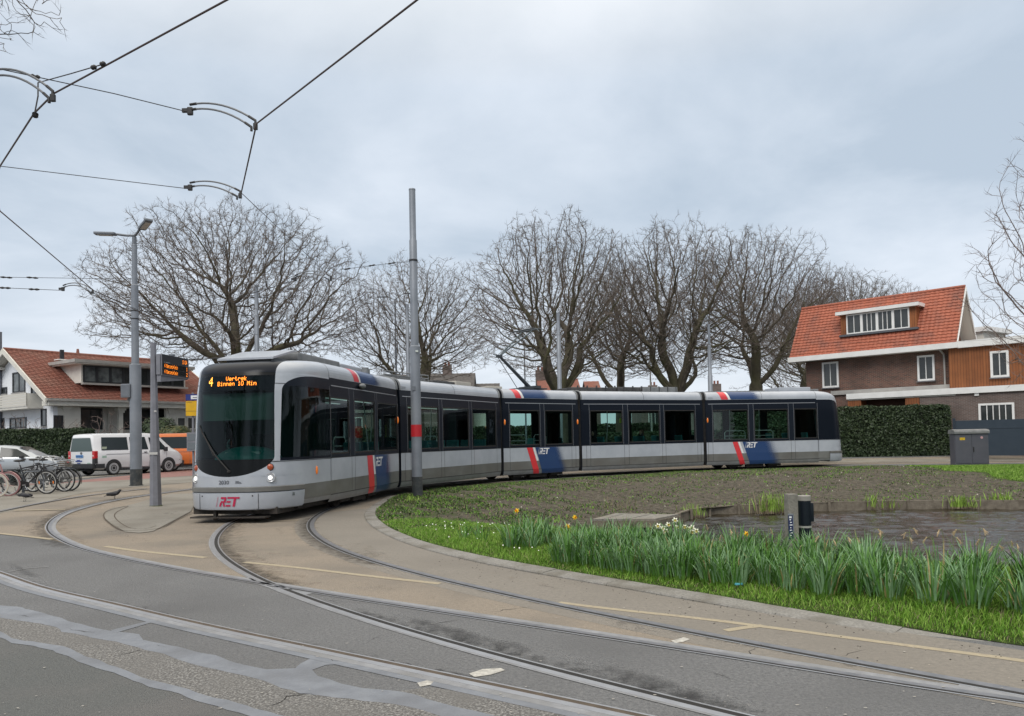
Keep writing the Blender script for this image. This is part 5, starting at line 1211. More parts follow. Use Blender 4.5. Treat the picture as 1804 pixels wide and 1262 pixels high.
# =================================================================== HOUSES
M_TILE_R = mat('orange_roof_tile', (.31, .088, .05), .75, c2=(.39, .125, .075), ns=5.0, bump=.3, bs=30, c3=(.23, .085, .06), ns3=1.4)
M_TILE_L = mat('red_brown_roof_tile', (.25, .092, .064), .85, c2=(.18, .073, .054), ns=5, bump=.3, bs=30, c3=(.23, .115, .088), ns3=.9)
M_TILE_D = mat('grey_roof_tile', (.075, .07, .068), .85, c2=(.11, .10, .095), ns=2)
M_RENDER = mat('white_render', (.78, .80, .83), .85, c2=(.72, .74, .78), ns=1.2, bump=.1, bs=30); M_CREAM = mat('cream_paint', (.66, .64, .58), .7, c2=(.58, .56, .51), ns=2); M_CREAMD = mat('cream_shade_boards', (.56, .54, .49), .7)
M_WPAINT = mat('white_joinery', (.80, .80, .79), .5, c2=(.72, .72, .71), ns=2); M_GREYTRIM = mat('grey_trim', (.38, .37, .35), .6, c2=(.30, .29, .28), ns=2)
M_PANE = mat('house_window_pane', (.018, .022, .024), .08, c2=(.05, .055, .055), ns=.9, spec=.6); M_PANEL = mat('net_curtain_pane', (.16, .18, .18), .25, c2=(.05, .055, .06), ns=1.5)
M_BRICK = wall_mat('dark_brick', 'brick', (.16, .062, .043), (.075, .036, .030), (.17, .14, .115), .22, .065)
M_BRICK2 = wall_mat('purple_brick', 'brick', (.155, .105, .092), (.105, .072, .066), (.19, .17, .155), .22, .065)
M_CEDAR = wall_mat('cedar_boards', 'board', (.27, .095, .030), (.22, .072, .022), (.07, .022, .008), .13, 9.0, ms=.008, rough=.7)
M_DKFRAME = mat('dark_window_frame', (.02, .022, .026), .5)
def roof_slope(b, c0, u, v, Lu, Lv, col=.25, row=.32, amp=.03, lip=.035, nrm=None):
    """tiled slope: c0 lower corner, u along the eave, v up the slope"""
    u = Vector(u).normalized(); v = Vector(v).normalized(); n = u.cross(v).normalized()
    if n.z < 0: n = -n
    c0 = Vector(c0); nc = max(1, int(Lu / col)); nr = max(1, int(Lv / row)); rows = []
    for i in range(nr):
        for t, l in ((0, lip), (.98, 0)):
            r = []
            for j in range(nc * 4 + 1):
                w_ = amp * (.5 + .5 * math.cos(2 * math.pi * j / 4)) ; r.append(c0 + u * (Lu * j / (nc * 4)) + v * (Lv * (i + t) / nr) + n * (w_ + l))
            rows.append(r)
    b.grid(rows)
def win(parent, x, z, w_, h, y=0.0, nx=2, nz=1, fr=M_WPAINT, fw=.07, sill=True, pane=None, dep=.05, mull=.035, rz=0, name='window', M=None):
    """window on the wall plane y (outside towards -y), x,z lower left"""
    f = MB().m(fr)
    f.bx(x, x + fw, y - dep, y + .02, z, z + h); f.bx(x + w_ - fw, x + w_, y - dep, y + .02, z, z + h); f.bx(x + fw, x + w_ - fw, y - dep, y + .02, z, z + fw); f.bx(x + fw, x + w_ - fw, y - dep, y + .02, z + h - fw, z + h)
    for i in range(1, nx): q = x + fw + (w_ - 2 * fw) * i / nx; f.bx(q - mull / 2, q + mull / 2, y - dep + .012, y + .01, z + fw, z + h - fw)
    for i in range(1, nz): q = z + fw + (h - 2 * fw) * i / nz; f.bx(x + fw, x + w_ - fw, y - dep + .014, y + .01, q - mull / 2, q + mull / 2)
    o = f.build(name, parent, M=M)
    g = MB().m(pane or M_PANE); g.bx(x + fw, x + w_ - fw, y - .008, y + .012, z + fw, z + h - fw); g.build('pane', o)
    if sill: s_ = MB().m(M_GREYTRIM if fr is not M_WPAINT else mat('grey_sill', (.13, .13, .14), .6)); s_.bx(x - .04, x + w_ + .04, y - dep - .06, y + .02, z - .06, z - .002); s_.build('sill', o)
    return o
# ---------------- brick house with the orange roof, right
H1o = Vector((23.35, 40.0)); eR = Vector((-.699, .715)); aR = math.atan2(eR.y, eR.x) + math.pi     # local +x points to the right/near end
def rectpt(px, py, P, e): return ONPL(px, py, P, e)
hs = E('brick_house', (H1o.x, H1o.y, .1), math.atan2(-eR.y, -eR.x), 'brown brick house with steep orange tiled roof, dormer and cedar-clad annex', 'house')
hs_in = Matrix.Translation((H1o.x, H1o.y, .1)) @ Matrix.Rotation(math.atan2(-eR.y, -eR.x), 4, 'Z')
hs_inv = hs_in.inverted()
def LP(px, py, y):     # pixel -> local (x,z) on the plane local y = const
    o = hs_inv @ CAM; d = hs_inv.to_3x3() @ ray(px, py); t = (y - o.y) / d.y; q = o + d * t; return q.x, q.z
def bxpx(b, p0, p1, y0, y1):   # box from two opposite photo corners on plane y0
    a = LP(*p0, y0); c = LP(*p1, y0); b.bx(min(a[0], c[0]), max(a[0], c[0]), y0, y1, min(a[1], c[1]), max(a[1], c[1]))
# local: x from -9.6 (left) to 0 (right end of eave), y>0 behind
ez = LP(1697, 603, 0)[1]; exl = LP(1391, 632, 0)[0]; WY = .55
rid = LP(1716, 503, 1.9); ridl = LP(1431, 535, 1.9); print('house', ez, exl, rid, ridl)
rz_ = rid[1]
b = MB().m(M_BRICK); b.bx(exl + .75, -.45, WY, 3.3, -.3, ez - .05); b.build('wall', hs)
rf = MB().m(M_TILE_R); sl = Vector((0, 1.9, rz_ - ez)); roof_slope(rf, (exl, 0, ez), (1, 0, 0), sl, -exl, sl.length, col=.23, row=.20, amp=.03, lip=.035)
rf.add([(exl, 3.8, ez), (0, 3.8, ez), (0, 1.9, rz_), (exl, 1.9, rz_)], [(0, 1, 2, 3)]); rf.tube([(exl, 1.9, rz_ + .02), (0, 1.9, rz_ + .02)], .09, 8); rfo = rf.build('roof', hs)
b = MB().m(M_CEDAR); b.prism([(.3, ez - .05), (3.5, ez - .05), (1.9, rz_ - .25)], -.8, -.7, lambda a, c, d: (d, a, c)); b.build('gable', hs)
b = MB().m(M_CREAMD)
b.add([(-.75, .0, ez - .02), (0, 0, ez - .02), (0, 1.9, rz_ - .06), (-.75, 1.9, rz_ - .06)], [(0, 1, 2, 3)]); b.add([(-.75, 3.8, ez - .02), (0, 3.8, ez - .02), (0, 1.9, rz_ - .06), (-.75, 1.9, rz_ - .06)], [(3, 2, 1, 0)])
b.m(M_WPAINT)
for s_ in (0, 3.8): b.prism([(s_, ez - .12), (s_ + (.02 if s_ == 0 else -.02), ez + .02), (1.9, rz_ + .0), (1.9, rz_ - .2)], 0.003, .05, lambda a, c, d: (d, a, c))
b.build('bargeboard', rfo)
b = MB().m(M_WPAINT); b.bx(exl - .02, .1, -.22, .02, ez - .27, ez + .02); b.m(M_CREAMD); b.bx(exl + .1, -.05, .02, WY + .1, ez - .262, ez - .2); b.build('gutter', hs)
# dormer
d0 = LP(1487, 549, .35); dx0, dx1 = LP(1492, 583, .55)[0], LP(1603, 577, .55)[0]; dzt = LP(1540, 549, .45)[1]; dz0, dz1 = LP(1546, 584, .55)[1], LP(1546, 548, .55)[1]
slope_y = lambda z: 1.9 * (z - ez) / (rz_ - ez)
dm = MB().m(M_CEDAR); dm.prism([(.56, dz0), (.56, dz1), (slope_y(dz1) + .1, dz1), (slope_y(dz0), dz0)], dx0 - .35, dx1 + .35, lambda a, c, d: (d, a, c)); dmo = dm.build('dormer', hs)
b = MB().m(M_WPAINT); b.bx(dx0 - .55, dx1 + .55, .30, 1.75, dz1 - .0, dz1 + .19); b.build('dormer_roof', dmo)
b = MB().m(mat('lead_flashing', (.09, .095, .11), .6)); b.bx(dx0 - .4, dx1 + .45, .40, .62, dz0 - .12, dz0 - .003); b.build('flashing', dmo)
wd = (dx1 - dx0) / 4
for i in range(4): o = win(dmo, dx0 + wd * i, dz0, wd, dz1 - dz0 - .02, y=.55, nx=2 + (i in (1, 2)), fw=.07, sill=False, dep=.06, name='dormer_window')
# upper windows
for (p0, p1) in (((1450, 684), (1477, 637)), ((1617.5, 672), (1646, 625))):
    a = LP(*p0, WY); c = LP(p1[0], p1[1], WY); win(hs, a[0], a[1], c[0] - a[0], c[1] - a[1], y=WY, nx=2, fw=.10, dep=.07)
# string course, downpipe, flat canopy, annex
b = MB().m(M_GREYTRIM); z = LP(1560, 687, WY - .1)[1]; b.bx(LP(1465, 695, WY)[0], -.45, WY - .12, WY + .02, z - .14, z + .1); b.build('string_course', hs)
b = MB().m(M_GREYTRIM); x = LP(1664, 650, WY - .08)[0]; b.tube([(x, WY - .08, LP(1664, 684, WY)[1]), (x, WY - .08, LP(1664, 625, WY)[1])], .05, 10); b.tube([(x, WY - .08, LP(1664, 625, WY)[1]), (x - .12, -.05, ez - .2)], .05, 8); b.build('downpipe', hs)
ca = LP(1491, 697, -.6); cb_ = LP(1491, 691, -.6); cz = LP(1600, 690, -.6)
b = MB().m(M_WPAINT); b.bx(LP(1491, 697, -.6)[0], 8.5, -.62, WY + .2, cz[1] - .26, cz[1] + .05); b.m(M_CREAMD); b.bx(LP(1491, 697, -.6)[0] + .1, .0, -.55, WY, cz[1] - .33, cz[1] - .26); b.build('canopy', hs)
b = MB().m(M_CEDAR); b.bx(LP(1494, 715, -.5)[0], LP(1517, 715, -.5)[0], -.52, WY, 0, cz[1] - .33); b.bx(LP(1595, 710, -.5)[0], LP(1620, 710, -.5)[0], -.52, WY, 0, cz[1] - .33); b.build('porch_pier', hs)
b = MB().m(mat('porch_recess_shade', (.05, .018, .008), .8)); b.bx(LP(1517, 715, 0.3)[0], LP(1595, 710, .3)[0], .3, WY, 0, cz[1] - .3); b.build('porch_recess', hs)  # panel closing the porch, the shade under the canopy put into its dark brown
xa = LP(1620, 700, -.5)[0]
b = MB().m(M_BRICK2); b.bx(xa, 9.0, -.5, 3.0, -.3, cz[1] - .26); b.build('annex_wall', hs)
az = LP(1750, 598, -.1)[1]; b = MB().m(M_CEDAR); b.bx(-.43, 9.0, -.12 + .2, 3.2, cz[1] + .05, az - .1); b.build('annex_cladding', hs)
b = MB().m(M_WPAINT); z0_, z1_ = LP(1704, 612, -.1)[1], LP(1704, 600, -.1)[1]; b.bx(-.02 + .06, 9.3, -.15, 3.4, z0_, z1_); b.build('annex_fascia', hs)
a = LP(1746, 666, .08); c = LP(1777, 617, .08); win(hs, a[0], a[1], c[0] - a[0], c[1] - a[1], y=.08, nx=2, fw=.11, dep=.07)
a = LP(1725, 742, -.5); c = LP(1787, 709, -.5); win(hs, a[0], a[1] - .5, c[0] - a[0], c[1] - a[1] + .5, y=-.5, nx=5, fw=.10, dep=.07)
b = MB().m(M_WPAINT); q = LP(1721, 694, -.5); b.bx(q[0] - .1, q[0] + .1, -.56, -.5, q[1] - .1, q[1] + .1); b.build('wall_vent', hs)
q = AT(1740, 585, 50); b = MB().m(M_CREAM); far = E('flat_roofed_house', (q.x, 50, 0), .6, 'pale flat-roofed upper storey just visible behind the brick house gable', 'house'); b.bx(-.6, 2.5, 0, 4, 0, q.z); b.m(M_WPAINT); b.bx(-.8, 2.8, -.3, 4.2, q.z, q.z + .3); b.build('wall', far)
# hedge, gate, cabinet
A_ = G(1492, 806); B_ = G(1677, 803)
hzt = AT(1590, 716, B_.y).z; hedge((A_.x - 6, A_.y + .6), (B_.x, B_.y), 1.3, hzt - .2, 'tall clipped dark green hedge between the rear of the tram and the brick house', n=34000, size=.065)
g0 = AT(1682, 780, 36.9).xy; g1 = AT(1860, 780, 34.6).xy; gt = E('metal_gate', (g0.x, g0.y, .2), math.atan2(g1.y - g0.y, g1.x - g0.x), 'plain dark slate-blue metal gate beside the clipped hedge', 'gate')
zt = AT(1740, 740, 36.1).z - .2
b = MB().m(mat('slate_blue_metal', (.020, .034, .052), .45, c2=(.027, .042, .06), ns=2)); b.bx(.06, 7.2, 0, .05, .06, zt); b.build('gate_panel', gt)
b = MB().m(mat('gate_frame_blue', (.016, .026, .04), .45)); b.bx(-.06, .06, -.04, .09, 0, zt + .12); b.bx(.06, 7.2, -.012, 0, zt - .42, zt - .40); b.bx(3.6, 3.64, -.012, 0, .06, zt); b.build('gate_post', gt)
cbp = G(1713, 822); yy = cbp.y; wcab = 60 / FPX * yy; hcab = AT(1712, 761, yy).z - cbp.z
cb_ = E('utility_cabinet', (cbp.x, yy, cbp.z), R(-4), 'grey metal utility cabinet with double doors standing on the grass edge at the right', 'utility cabinet')
M_CAB = mat('cabinet_grey', (.085, .088, .11), .45, c2=(.10, .10, .122), ns=3); b = MB().m(M_CAB); b.bx(-wcab / 2 + .03, wcab / 2 - .03, 0, .4, .08, hcab - .03); b.m(mat('cabinet_plinth', (.05, .05, .06), .6)); b.bx(-wcab / 2 + .02, wcab / 2 - .02, -.005, .41, 0, .08); b.build('cabinet_body', cb_)
b = MB().m(mat('cabinet_lid', (.22, .225, .23), .6, c2=(.16, .165, .17), ns=6)); b.prism([(-.07, -.01), (-.07, .07), (-.03, .14), (.2, .17), (.43, .14), (.47, .07), (.47, -.01)], -wcab / 2, wcab / 2, lambda a, c, d: (d, a, hcab - .06 + c)); b.build('lid', cb_)
for s_ in (-1, 1):
    b = MB().m(M_CAB); b.bx(min(s_ * .012, s_ * (wcab / 2 - .06)), max(s_ * .012, s_ * (wcab / 2 - .06)), -.015, 0, .13, hcab - .1, bev=.004); b.build('door', cb_)
b = MB().m(M_RUB); b.bx(.05, .085, -.035, -.015, hcab * .42, hcab * .56); b.build('handle', cb_)
b = MB().m(mat('yellow_sticker', (.75, .50, .02), .5)); b.bx(-.46, -.26, -.019, -.015, hcab - .33, hcab - .23); b.m(mat('sticker_print', (.35, .18, .02), .5)); b.bx(-.44, -.29, -.021, -.019, hcab - .27, hcab - .26); b.bx(-.44, -.31, -.021, -.019, hcab - .30, hcab - .29); b.build('sticker', cb_)
b = MB().m(mat('round_sticker', (.6, .35, .38), .5)); b.cyl((.40, -.018, hcab - .24), .05, .006, 20, 'Y'); b.build('sticker', cb_)
# ---------------- white house, left
C0 = Vector((-.599 * 46, 46)); hw = E('white_house', (C0.x, C0.y, .2), R(55), 'white rendered gable house with red-brown tiled roof and long dormer behind the hedge', 'house')
hwM = Matrix.Translation((C0.x, C0.y, .2)) @ Matrix.Rotation(R(55), 4, 'Z'); hwI = hwM.inverted()
# local +x runs along the eave away to the right, local -y is the facade side, gable wall at x=0 facing -x, ridge at y=5.3
def LQ(px, py, y=None, x=None):
    o = hwI @ CAM; d = hwI.to_3x3() @ ray(px, py)
    t = (y - o.y) / d.y if y is not None else (x - o.x) / d.x; q = o + d * t; return (q.x, q.z) if y is not None else (q.y, q.z)
W2 = 5.3; e0 = LQ(103, 703, y=-.5)[1]; r0 = LQ(24, 612, x=-.6)[1]; LH = LQ(312, 632, y=W2)[0] + .3; print('white house', e0, r0, LH, LQ(24, 612, x=-.6))
slp = (r0 - e0) / (W2 + .5)
b = MB().m(M_RENDER); b.prism([(0, 0), (2 * W2, 0), (2 * W2, e0), (W2, r0 - .25), (0, e0 + .2)], 0, .25, lambda a, c, d: (d, a, c)); b.build('gable_wall', hw)
b = MB().m(M_CREAM); b.bx(.25, 1.6, 0, .25, 0, e0 + .1); b.bx(.25, LH - .3, 1.3, 1.5, 0, e0 + .5); b.bx(7.2, LH - .3, 0, .25, 0, e0 + .1); b.bx(LH - .3, LH, 0, 2 * W2, 0, e0); b.bx(3.9, 4.6, 1.2, 1.3, 0, e0 - .1); b.build('wall', hw)
b = MB().m(M_TILE_L); up_ = Vector((0, W2 + .5, r0 - e0)); roof_slope(b, (-.6, -.5, e0), (1, 0, 0), up_, LH + .6, up_.length, col=.30, row=.21, amp=.02, lip=.04); b.add([(-.6, 2 * W2 + .5, e0), (LH, 2 * W2 + .5, e0), (LH, W2, r0), (-.6, W2, r0)], [(0, 1, 2, 3)]); b.tube([(-.6, W2, r0 + .03), (LH, W2, r0 + .03)], .1, 8); ro = b.build('roof', hw)
b = MB().m(M_CREAM)
for s_ in (-1, 1):
    ya, yb2 = W2 + s_ * (W2 + .5), W2
    b.prism([(ya, e0 - .28), (ya, e0 + .04), (yb2, r0 + .06), (yb2, r0 - .30)], -.66, -.58, lambda a, c, d: (d, a, c)); b.prism([(ya, e0 - .1), (ya, e0 - .04), (yb2, r0 - .06), (yb2, r0 - .12)], -.58, .1, lambda a, c, d: (d, a, c))
for q in (.25, .5, .75): b.bx(-.6, 0, W2 + q * W2 - .08, W2 + q * W2 + .08, e0 + (r0 - e0) * (1 - q) - .35, e0 + (r0 - e0) * (1 - q) - .2)
b.prism([(LH and -.5, e0 - .1), (-.5, e0 + .05), (W2, r0 + .05), (W2, r0 - .12)], LH, LH + .08, lambda a, c, d: (d, a, c))
b.build('bargeboard', ro)
b = MB().m(M_GREYTRIM); b.bx(-.6, LH, -.68, -.5, e0 - .12, e0 + .02); b.m(M_CREAM); b.bx(-.5, LH, -.55, .3, e0 - .4, e0 - .12); b.build('gutter', hw)
# long flat dormer
dA = LQ(146, 650, y=.6); dB = LQ(323, 655, y=.6); zt_, zb_ = LQ(200, 645, y=.6)[1], LQ(200, 677, y=.6)[1]; dxe = dB[0]; sy = lambda z: -.5 + (z - e0) / slp
b = MB().m(M_CREAM); b.prism([(.62, zb_), (.62, zt_), (sy(zt_) + .1, zt_), (max(sy(zb_), .63), zb_)], dA[0] - .1, dxe + .15, lambda a, c, d: (d, a, c)); do = b.build('dormer', hw)
b = MB().m(M_GREYTRIM); b.bx(dA[0] - .7, dxe + .6, .15, sy(zt_) + .25, zt_ + .06, zt_ + .26); b.m(M_CREAM); b.bx(dA[0] - .6, dxe + .5, .2, sy(zt_), zt_ - .02, zt_ + .06); b.m(M_GREYTRIM); b.bx(dA[0] - .1, dxe + .2, .35, .65, zb_ - .12, zb_); b.build('dormer_roof', do)
n_ = 8; wd = (dxe - dA[0]) / n_
for i in range(n_): win(do, dA[0] + wd * i, zb_ + .03, wd, zt_ - zb_ - .1, y=.6, nx=1, fr=M_DKFRAME, fw=.08, sill=False, pane=M_PANEL if i in (0, 1, 2, 5) else M_PANE, name='dormer_window')
# gable windows (plane x=0, looking to -x)
GW = Matrix.Rotation(R(-90), 4, 'Z')     # window-local (x, y, z) -> (y', -x) so that local -y faces -x
def gwin(p0, p1, nx=1, nz=1, fr=M_DKFRAME, pane=None):
    a = LQ(*p0, x=0); c = LQ(*p1, x=0); y0, y1 = max(a[0], c[0]), min(a[0], c[0]); z0, z1 = min(a[1], c[1]), max(a[1], c[1])
    win(hw, -y0, z0, y0 - y1, z1 - z0, y=0, nx=nx, nz=nz, fr=fr, fw=.09, pane=pane, sill=True, M=GW)
gwin((23, 693), (45, 654), 2, pane=M_PANEL); gwin((55.5, 697), (64.5, 676)); gwin((4, 695), (13, 682)); gwin((73, 752), (82.5, 720)); gwin((18, 756), (47, 735), 3, pane=M_PANEL); gwin((-4, 756), (8, 737), 2)
a = LQ(0, 695, x=-.9); c = LQ(48, 718, x=-.9); b = MB().m(M_CREAMD)
for i in range(5): z_ = LQ(20, 717 - i * 4.6, x=-.9)[1]; b.bx(-.95, -.9, c[0], a[0] + 2.5, z_ - .02, z_ + .12)
b.m(M_CREAM); b.bx(-.9, 0, c[0], a[0] + 2.5, LQ(20, 718, x=-.9)[1] - .14, LQ(20, 718, x=-.9)[1]); b.bx(-.95, 0, c[0], c[0] + .06, LQ(20, 718, x=-.9)[1], LQ(20, 696, x=-.9)[1]); b.build('balcony', hw)
for px in (117, 213, 301):
    b = MB().m(M_CREAM); x_ = LQ(px, 720, y=0)[0]; b.bx(x_ - .13, x_ + .13, -.02, .24, 0, e0 - .75); b.bx(x_ - .2, x_ + .2, -.09, .31, e0 - .75, e0 - .6); b.bx(x_ - .27, x_ + .27, -.16, .38, e0 - .6, e0 - .4); b.build('column', hw)
for (p0, p1, nx, y_) in (((122, 757), (180, 720), 3, 1.28), ((192, 757), (240, 721), 2, 1.28), ((244, 757), (300, 722), 2, 1.28)):
    a = LQ(*p0, y=y_); c = LQ(*p1, y=y_); win(hw, a[0], min(a[1], c[1]), c[0] - a[0], abs(c[1] - a[1]), y=y_, nx=nx, fr=M_DKFRAME, fw=.1, sill=False)
a = LQ(94, 756, y=0); c = LQ(111, 732, y=0); win(hw, a[0], a[1], c[0] - a[0], c[1] - a[1], y=0, nx=2, fr=M_DKFRAME, fw=.08)
for p0, p1 in (((311, 757), (327, 735)), ((329, 757), (345, 735))): a = LQ(*p0, y=0); c = LQ(*p1, y=0); win(hw, a[0], a[1], c[0] - a[0], c[1] - a[1], y=0, nx=1, fr=M_CREAM, fw=.08)
q = LQ(109, 626, y=3.9); b = MB().m(M_DKFRAME); b.bx(q[0] - .1, q[0] + .1, 3.8, 4.0, q[1] - .5, q[1] + .35); b.m(M_WPAINT); b.bx(q[0] - .4, q[0] + .4, 3.5, 4.1, q[1] - .36, q[1] - .30); b.build('roof_vent', hw)
q = LQ(137, 616, y=W2); b = MB().m(M_TILE_L); b.cyl((q[0], W2, r0 + .2), .12, .4, 10, r2=.07); b.build('chimney', hw)
# distant roofs
def rowhouse(px0, px1, ytop, yeave, Y, label, tile, wallm, depth=8, chim=(), cat='house'):
    a = AT(px0, ytop, Y + depth / 2); c = AT(px1, ytop, Y + depth / 2); ev = AT((px0 + px1) / 2, yeave, Y).z; t = E('row_house', (a.x, Y, 0), 0, label, cat); Lx = c.x - a.x; rt_ = (a.z + c.z) / 2
    b = MB().m(wallm); b.bx(0, Lx, .3, depth - .3, 0, ev); b.prism([(.3, ev), (depth - .3, ev), (depth / 2, rt_ - .1)], .02, Lx - .02, lambda p, q, d: (d, p, q)); b.build('wall', t)
    b = MB().m(tile); s_ = Vector((0, depth / 2, rt_ - ev)); roof_slope(b, (-.15, 0, ev), (1, 0, 0), s_, Lx + .3, s_.length, col=.5, row=.35, amp=.02, lip=.03); b.add([(-.15, depth, ev), (Lx + .15, depth, ev), (Lx + .15, depth / 2, rt_), (-.15, depth / 2, rt_)], [(0, 1, 2, 3)]); r_ = b.build('roof', t)
    for i in range(int(Lx / 3)):
        win(t, .8 + i * 3, ev - 1.9, 1.5, 1.4, y=.3, nx=2); win(t, .8 + i * 3, .8, 1.5, 1.5, y=.3, nx=2)
    for px in chim:
        q = AT(px, ytop, Y + depth / 2); b = MB().m(M_BRICK2); b.bx(q.x - a.x - .5, q.x - a.x + .5, depth / 2 - .4, depth / 2 + .4, rt_ - .6, rt_ + .9); b.m(M_TILE_L); b.cyl((q.x - a.x - .2, depth / 2, rt_ + 1.1), .12, .4, 10); b.cyl((q.x - a.x + .2, depth / 2, rt_ + 1.1), .12, .4, 10); b.build('chimney', r_)
    return t
rowhouse(690, 835, 659, 690, 82, 'terraced house with long grey tiled roof beyond the second carriage', M_TILE_D, M_BRICK2, chim=(788,))
rowhouse(835, 878, 676, 700, 84, 'low pale-walled building right of the grey-roofed terrace', M_TILE_D, M_CREAM, 6)
rowhouse(948, 1015, 668, 690, 76, 'brick house with red roof and chimney partly hidden by the mossy plane trunk', M_TILE_L, M_BRICK2, chim=(952,))
rowhouse(1030, 1052, 672, 690, 84, 'small red-roofed house just right of the mossy plane trunk', M_TILE_L, M_BRICK2, 6)
rowhouse(1120, 1400, 690, 716, 88, 'long brick terrace far behind the right-hand plane trees', M_TILE_D, M_BRICK2, chim=(1150, 1262))
rowhouse(400, 690, 700, 730, 90, 'low brick terrace far behind the front carriage', M_TILE_D, M_BRICK2)
rowhouse(-60, 4, 676 - 8, 700, 72, 'grey-roofed house at the far left edge behind the white gable', M_TILE_D, M_RENDER)
hb = hedge((-17, 62), (14, 66), 1.2, 2.3, 'long dark hedge far behind the tram beneath the plane trees', n=22000, size=.12, seed=9)
hb2 = hedge((4, 44.5), (13, 41.5), 1.0, 1.5, 'low dark hedge seen through the rear tram windows', n=9000, size=.08, seed=10)
# hedge in front of the white house
hA = AT(-60, 800, 44); hB = AT(147, 800, 43.0); hedge((hA.x, 41.5), (hB.x, 43.5), 1.4, AT(100, 757, 43).z - .2, 'dark clipped hedge in front of the white gable house behind the parked car', n=30000, size=.065, seed=4)
hC = AT(346, 800, 48); hedge((hB.x + .1, 43.6), (hC.x + 3, 52.5), 1.0, 1.5, 'lower hedge behind the white van', n=12000, size=.08, seed=6)
M_OLV = mat('olive_leaf', (.16, .15, .05), .6, c2=(.10, .10, .035), ns=3)
bush(308, 772, 44.5, 1.1, .75, 'olive-green clipped bush above the orange van', M_OLV, M_LEAFM)
bush(280, 764, 45.5, 1.2, 1.0, 'dark green bush just left of the olive bush', M_LEAFD, M_LEAFM, seed=8)
bare_shrub(35, 745, 44.9, 3.3, 1.7, 71, 'bare shrub in front of the white gable wall')
bare_shrub(180, 745, 45.9, 3.2, 2.2, 72, 'bare shrub under the eave between two columns')
bare_shrub(135, 745, 45.6, 2.8, 1.3, 73, 'bare shrub at the corner of the white gable wall')
bare_shrub(250, 745, 47.6, 3.0, 1.5, 74, 'bare shrub behind the round lamp mast')
# =================================================================== STREET FURNITURE
M_GALV = mat('galvanised_steel', (.215, .235, .27), .5, metal=.25, c2=(.17, .19, .22), ns=3, c3=(.24, .26, .29), ns3=1.0)
M_GALVD = mat('galvanised_dark', (.15, .165, .19), .5, metal=.25, c2=(.12, .135, .155), ns=4)
M_MBASE = mat('mast_dark_base', (.03, .036, .04), .7, c2=(.09, .09, .085), ns=5, lo=.45, hi=.7)
M_MRED = mat('mast_red_band', (.42, .012, .02), .45)
M_WIRE = mat('wire_dark', (.02, .02, .022), .6); M_WIREL = mat('wire_copper', (.055, .03, .025), .5); M_ARM = mat('wire_arm_grey', (.16, .17, .185), .5)
def mast(px, py, ptop, label, widths, steps, base=None, band=None, mt=None, group='steel masts carrying the overhead wires', name='catenary_mast', z=None, Y=None, extra=None):
    """widths: photo-pixel widths between the steps (photo rows, top to bottom)"""
    g = G(px, py) if Y is None else Vector((AT(px, 770, Y).x, Y, .2)); D = g.y; s = D / FPX; t = E(name, g, 0, label, 'mast', group)
    ZZ = lambda q: AT(px, q, D).z - g.z
    b = MB().m(mt or M_GALV); ys = [ptop] + steps + [py]; pts = []; rr = []
    for i, w_ in enumerate(widths):
        z1, z0 = ZZ(ys[i]), ZZ(ys[i + 1]) if i < len(widths) - 1 else 0.0; r = w_ * s / 2
        pts += [(0, 0, z1), (0, 0, z0 + .03 if i < len(widths) - 1 else 0)]; rr += [r * .96 if i else r, r]
    b.tube(pts, rr, 24); b.tube([(0, 0, ZZ(ptop)), (0, 0, ZZ(ptop) + .03)], [rr[0] * 1.08, rr[0] * 1.02], 20); b.build('shaft', t, smooth=True, angle=40)
    if base: zb = ZZ(base); b = MB().m(M_MBASE); r = widths[-1] * s / 2 + .004; b.tube([(0, 0, -.02), (0, 0, zb)], r, 24); b.tube([(0, 0, -.02), (0, 0, .03)], r + .03, 20); b.build('base', t, smooth=True, angle=40)
    if band: b = MB().m(M_MRED); b.tube([(0, 0, ZZ(band[1])), (0, 0, ZZ(band[0]))], widths[-1] * s / 2 + .004, 24, cap=False); b.build('red_band', t, smooth=True)
    return t, g, ZZ, s
m1, g1, Z1f, s1 = mast(735.5, 878, 335, 'tall grey steel mast with red band, standing in front of the tram', [11.5, 14, 18.5], [424, 611], base=840, band=(748.5, 769.5))
b = MB().m(M_WIRE); z = Z1f(459); b.tube([(0, 0, z - .02), (0, 0, z + .02)], 14 * s1 / 2 + .012, 20); b.build('clamp', m1)
b = MB().m(mat('small_label', (.5, .55, .52), .6)); b.box((.07, -18.5 * s1 / 2 - .0, Z1f(620)), (.07, .03, .05)); b.m(M_GALVD); b.box((-.03, -18.5 * s1 / 2, Z1f(685)), (.09, .02, .11)); b.build('number_plate', m1)
# weeds at its foot are part of the grass
m2, g2, Z2f, s2 = mast(240, 856, 433, 'grey lamp mast with two lamp heads and a small switch box by the cycle path', [9, 12.5, 19.5], [503, 643], base=826.5, name='lamp_mast')
b = MB().m(M_GALV); z = Z2f(689); b.box((-.24, -.12, z), (.30, .22, .46), bev=.02); b.m(M_GALVD); b.box((-.24, -.235, z), (.26, .01, .42)); b.tube([(-.2, -.05, z - .23), (-.12, 0, z - .42)], [.09, .03], 10); b.build('switch_box', m2)
b = MB().m(M_GALVD); b.tube([(0, 0, Z2f(433)), (0, 0, Z2f(418))], .075, 12); b.tube([(0, 0, Z2f(415)), (-.25, .0, Z2f(415)), (-.65, -.1, Z2f(413))], .04, 8); b.tube([(0, 0, Z2f(417)), (.12, -.1, Z2f(414)), (.38, -.3, Z2f(405))], .04, 8); b.build('lamp_arm', m2)
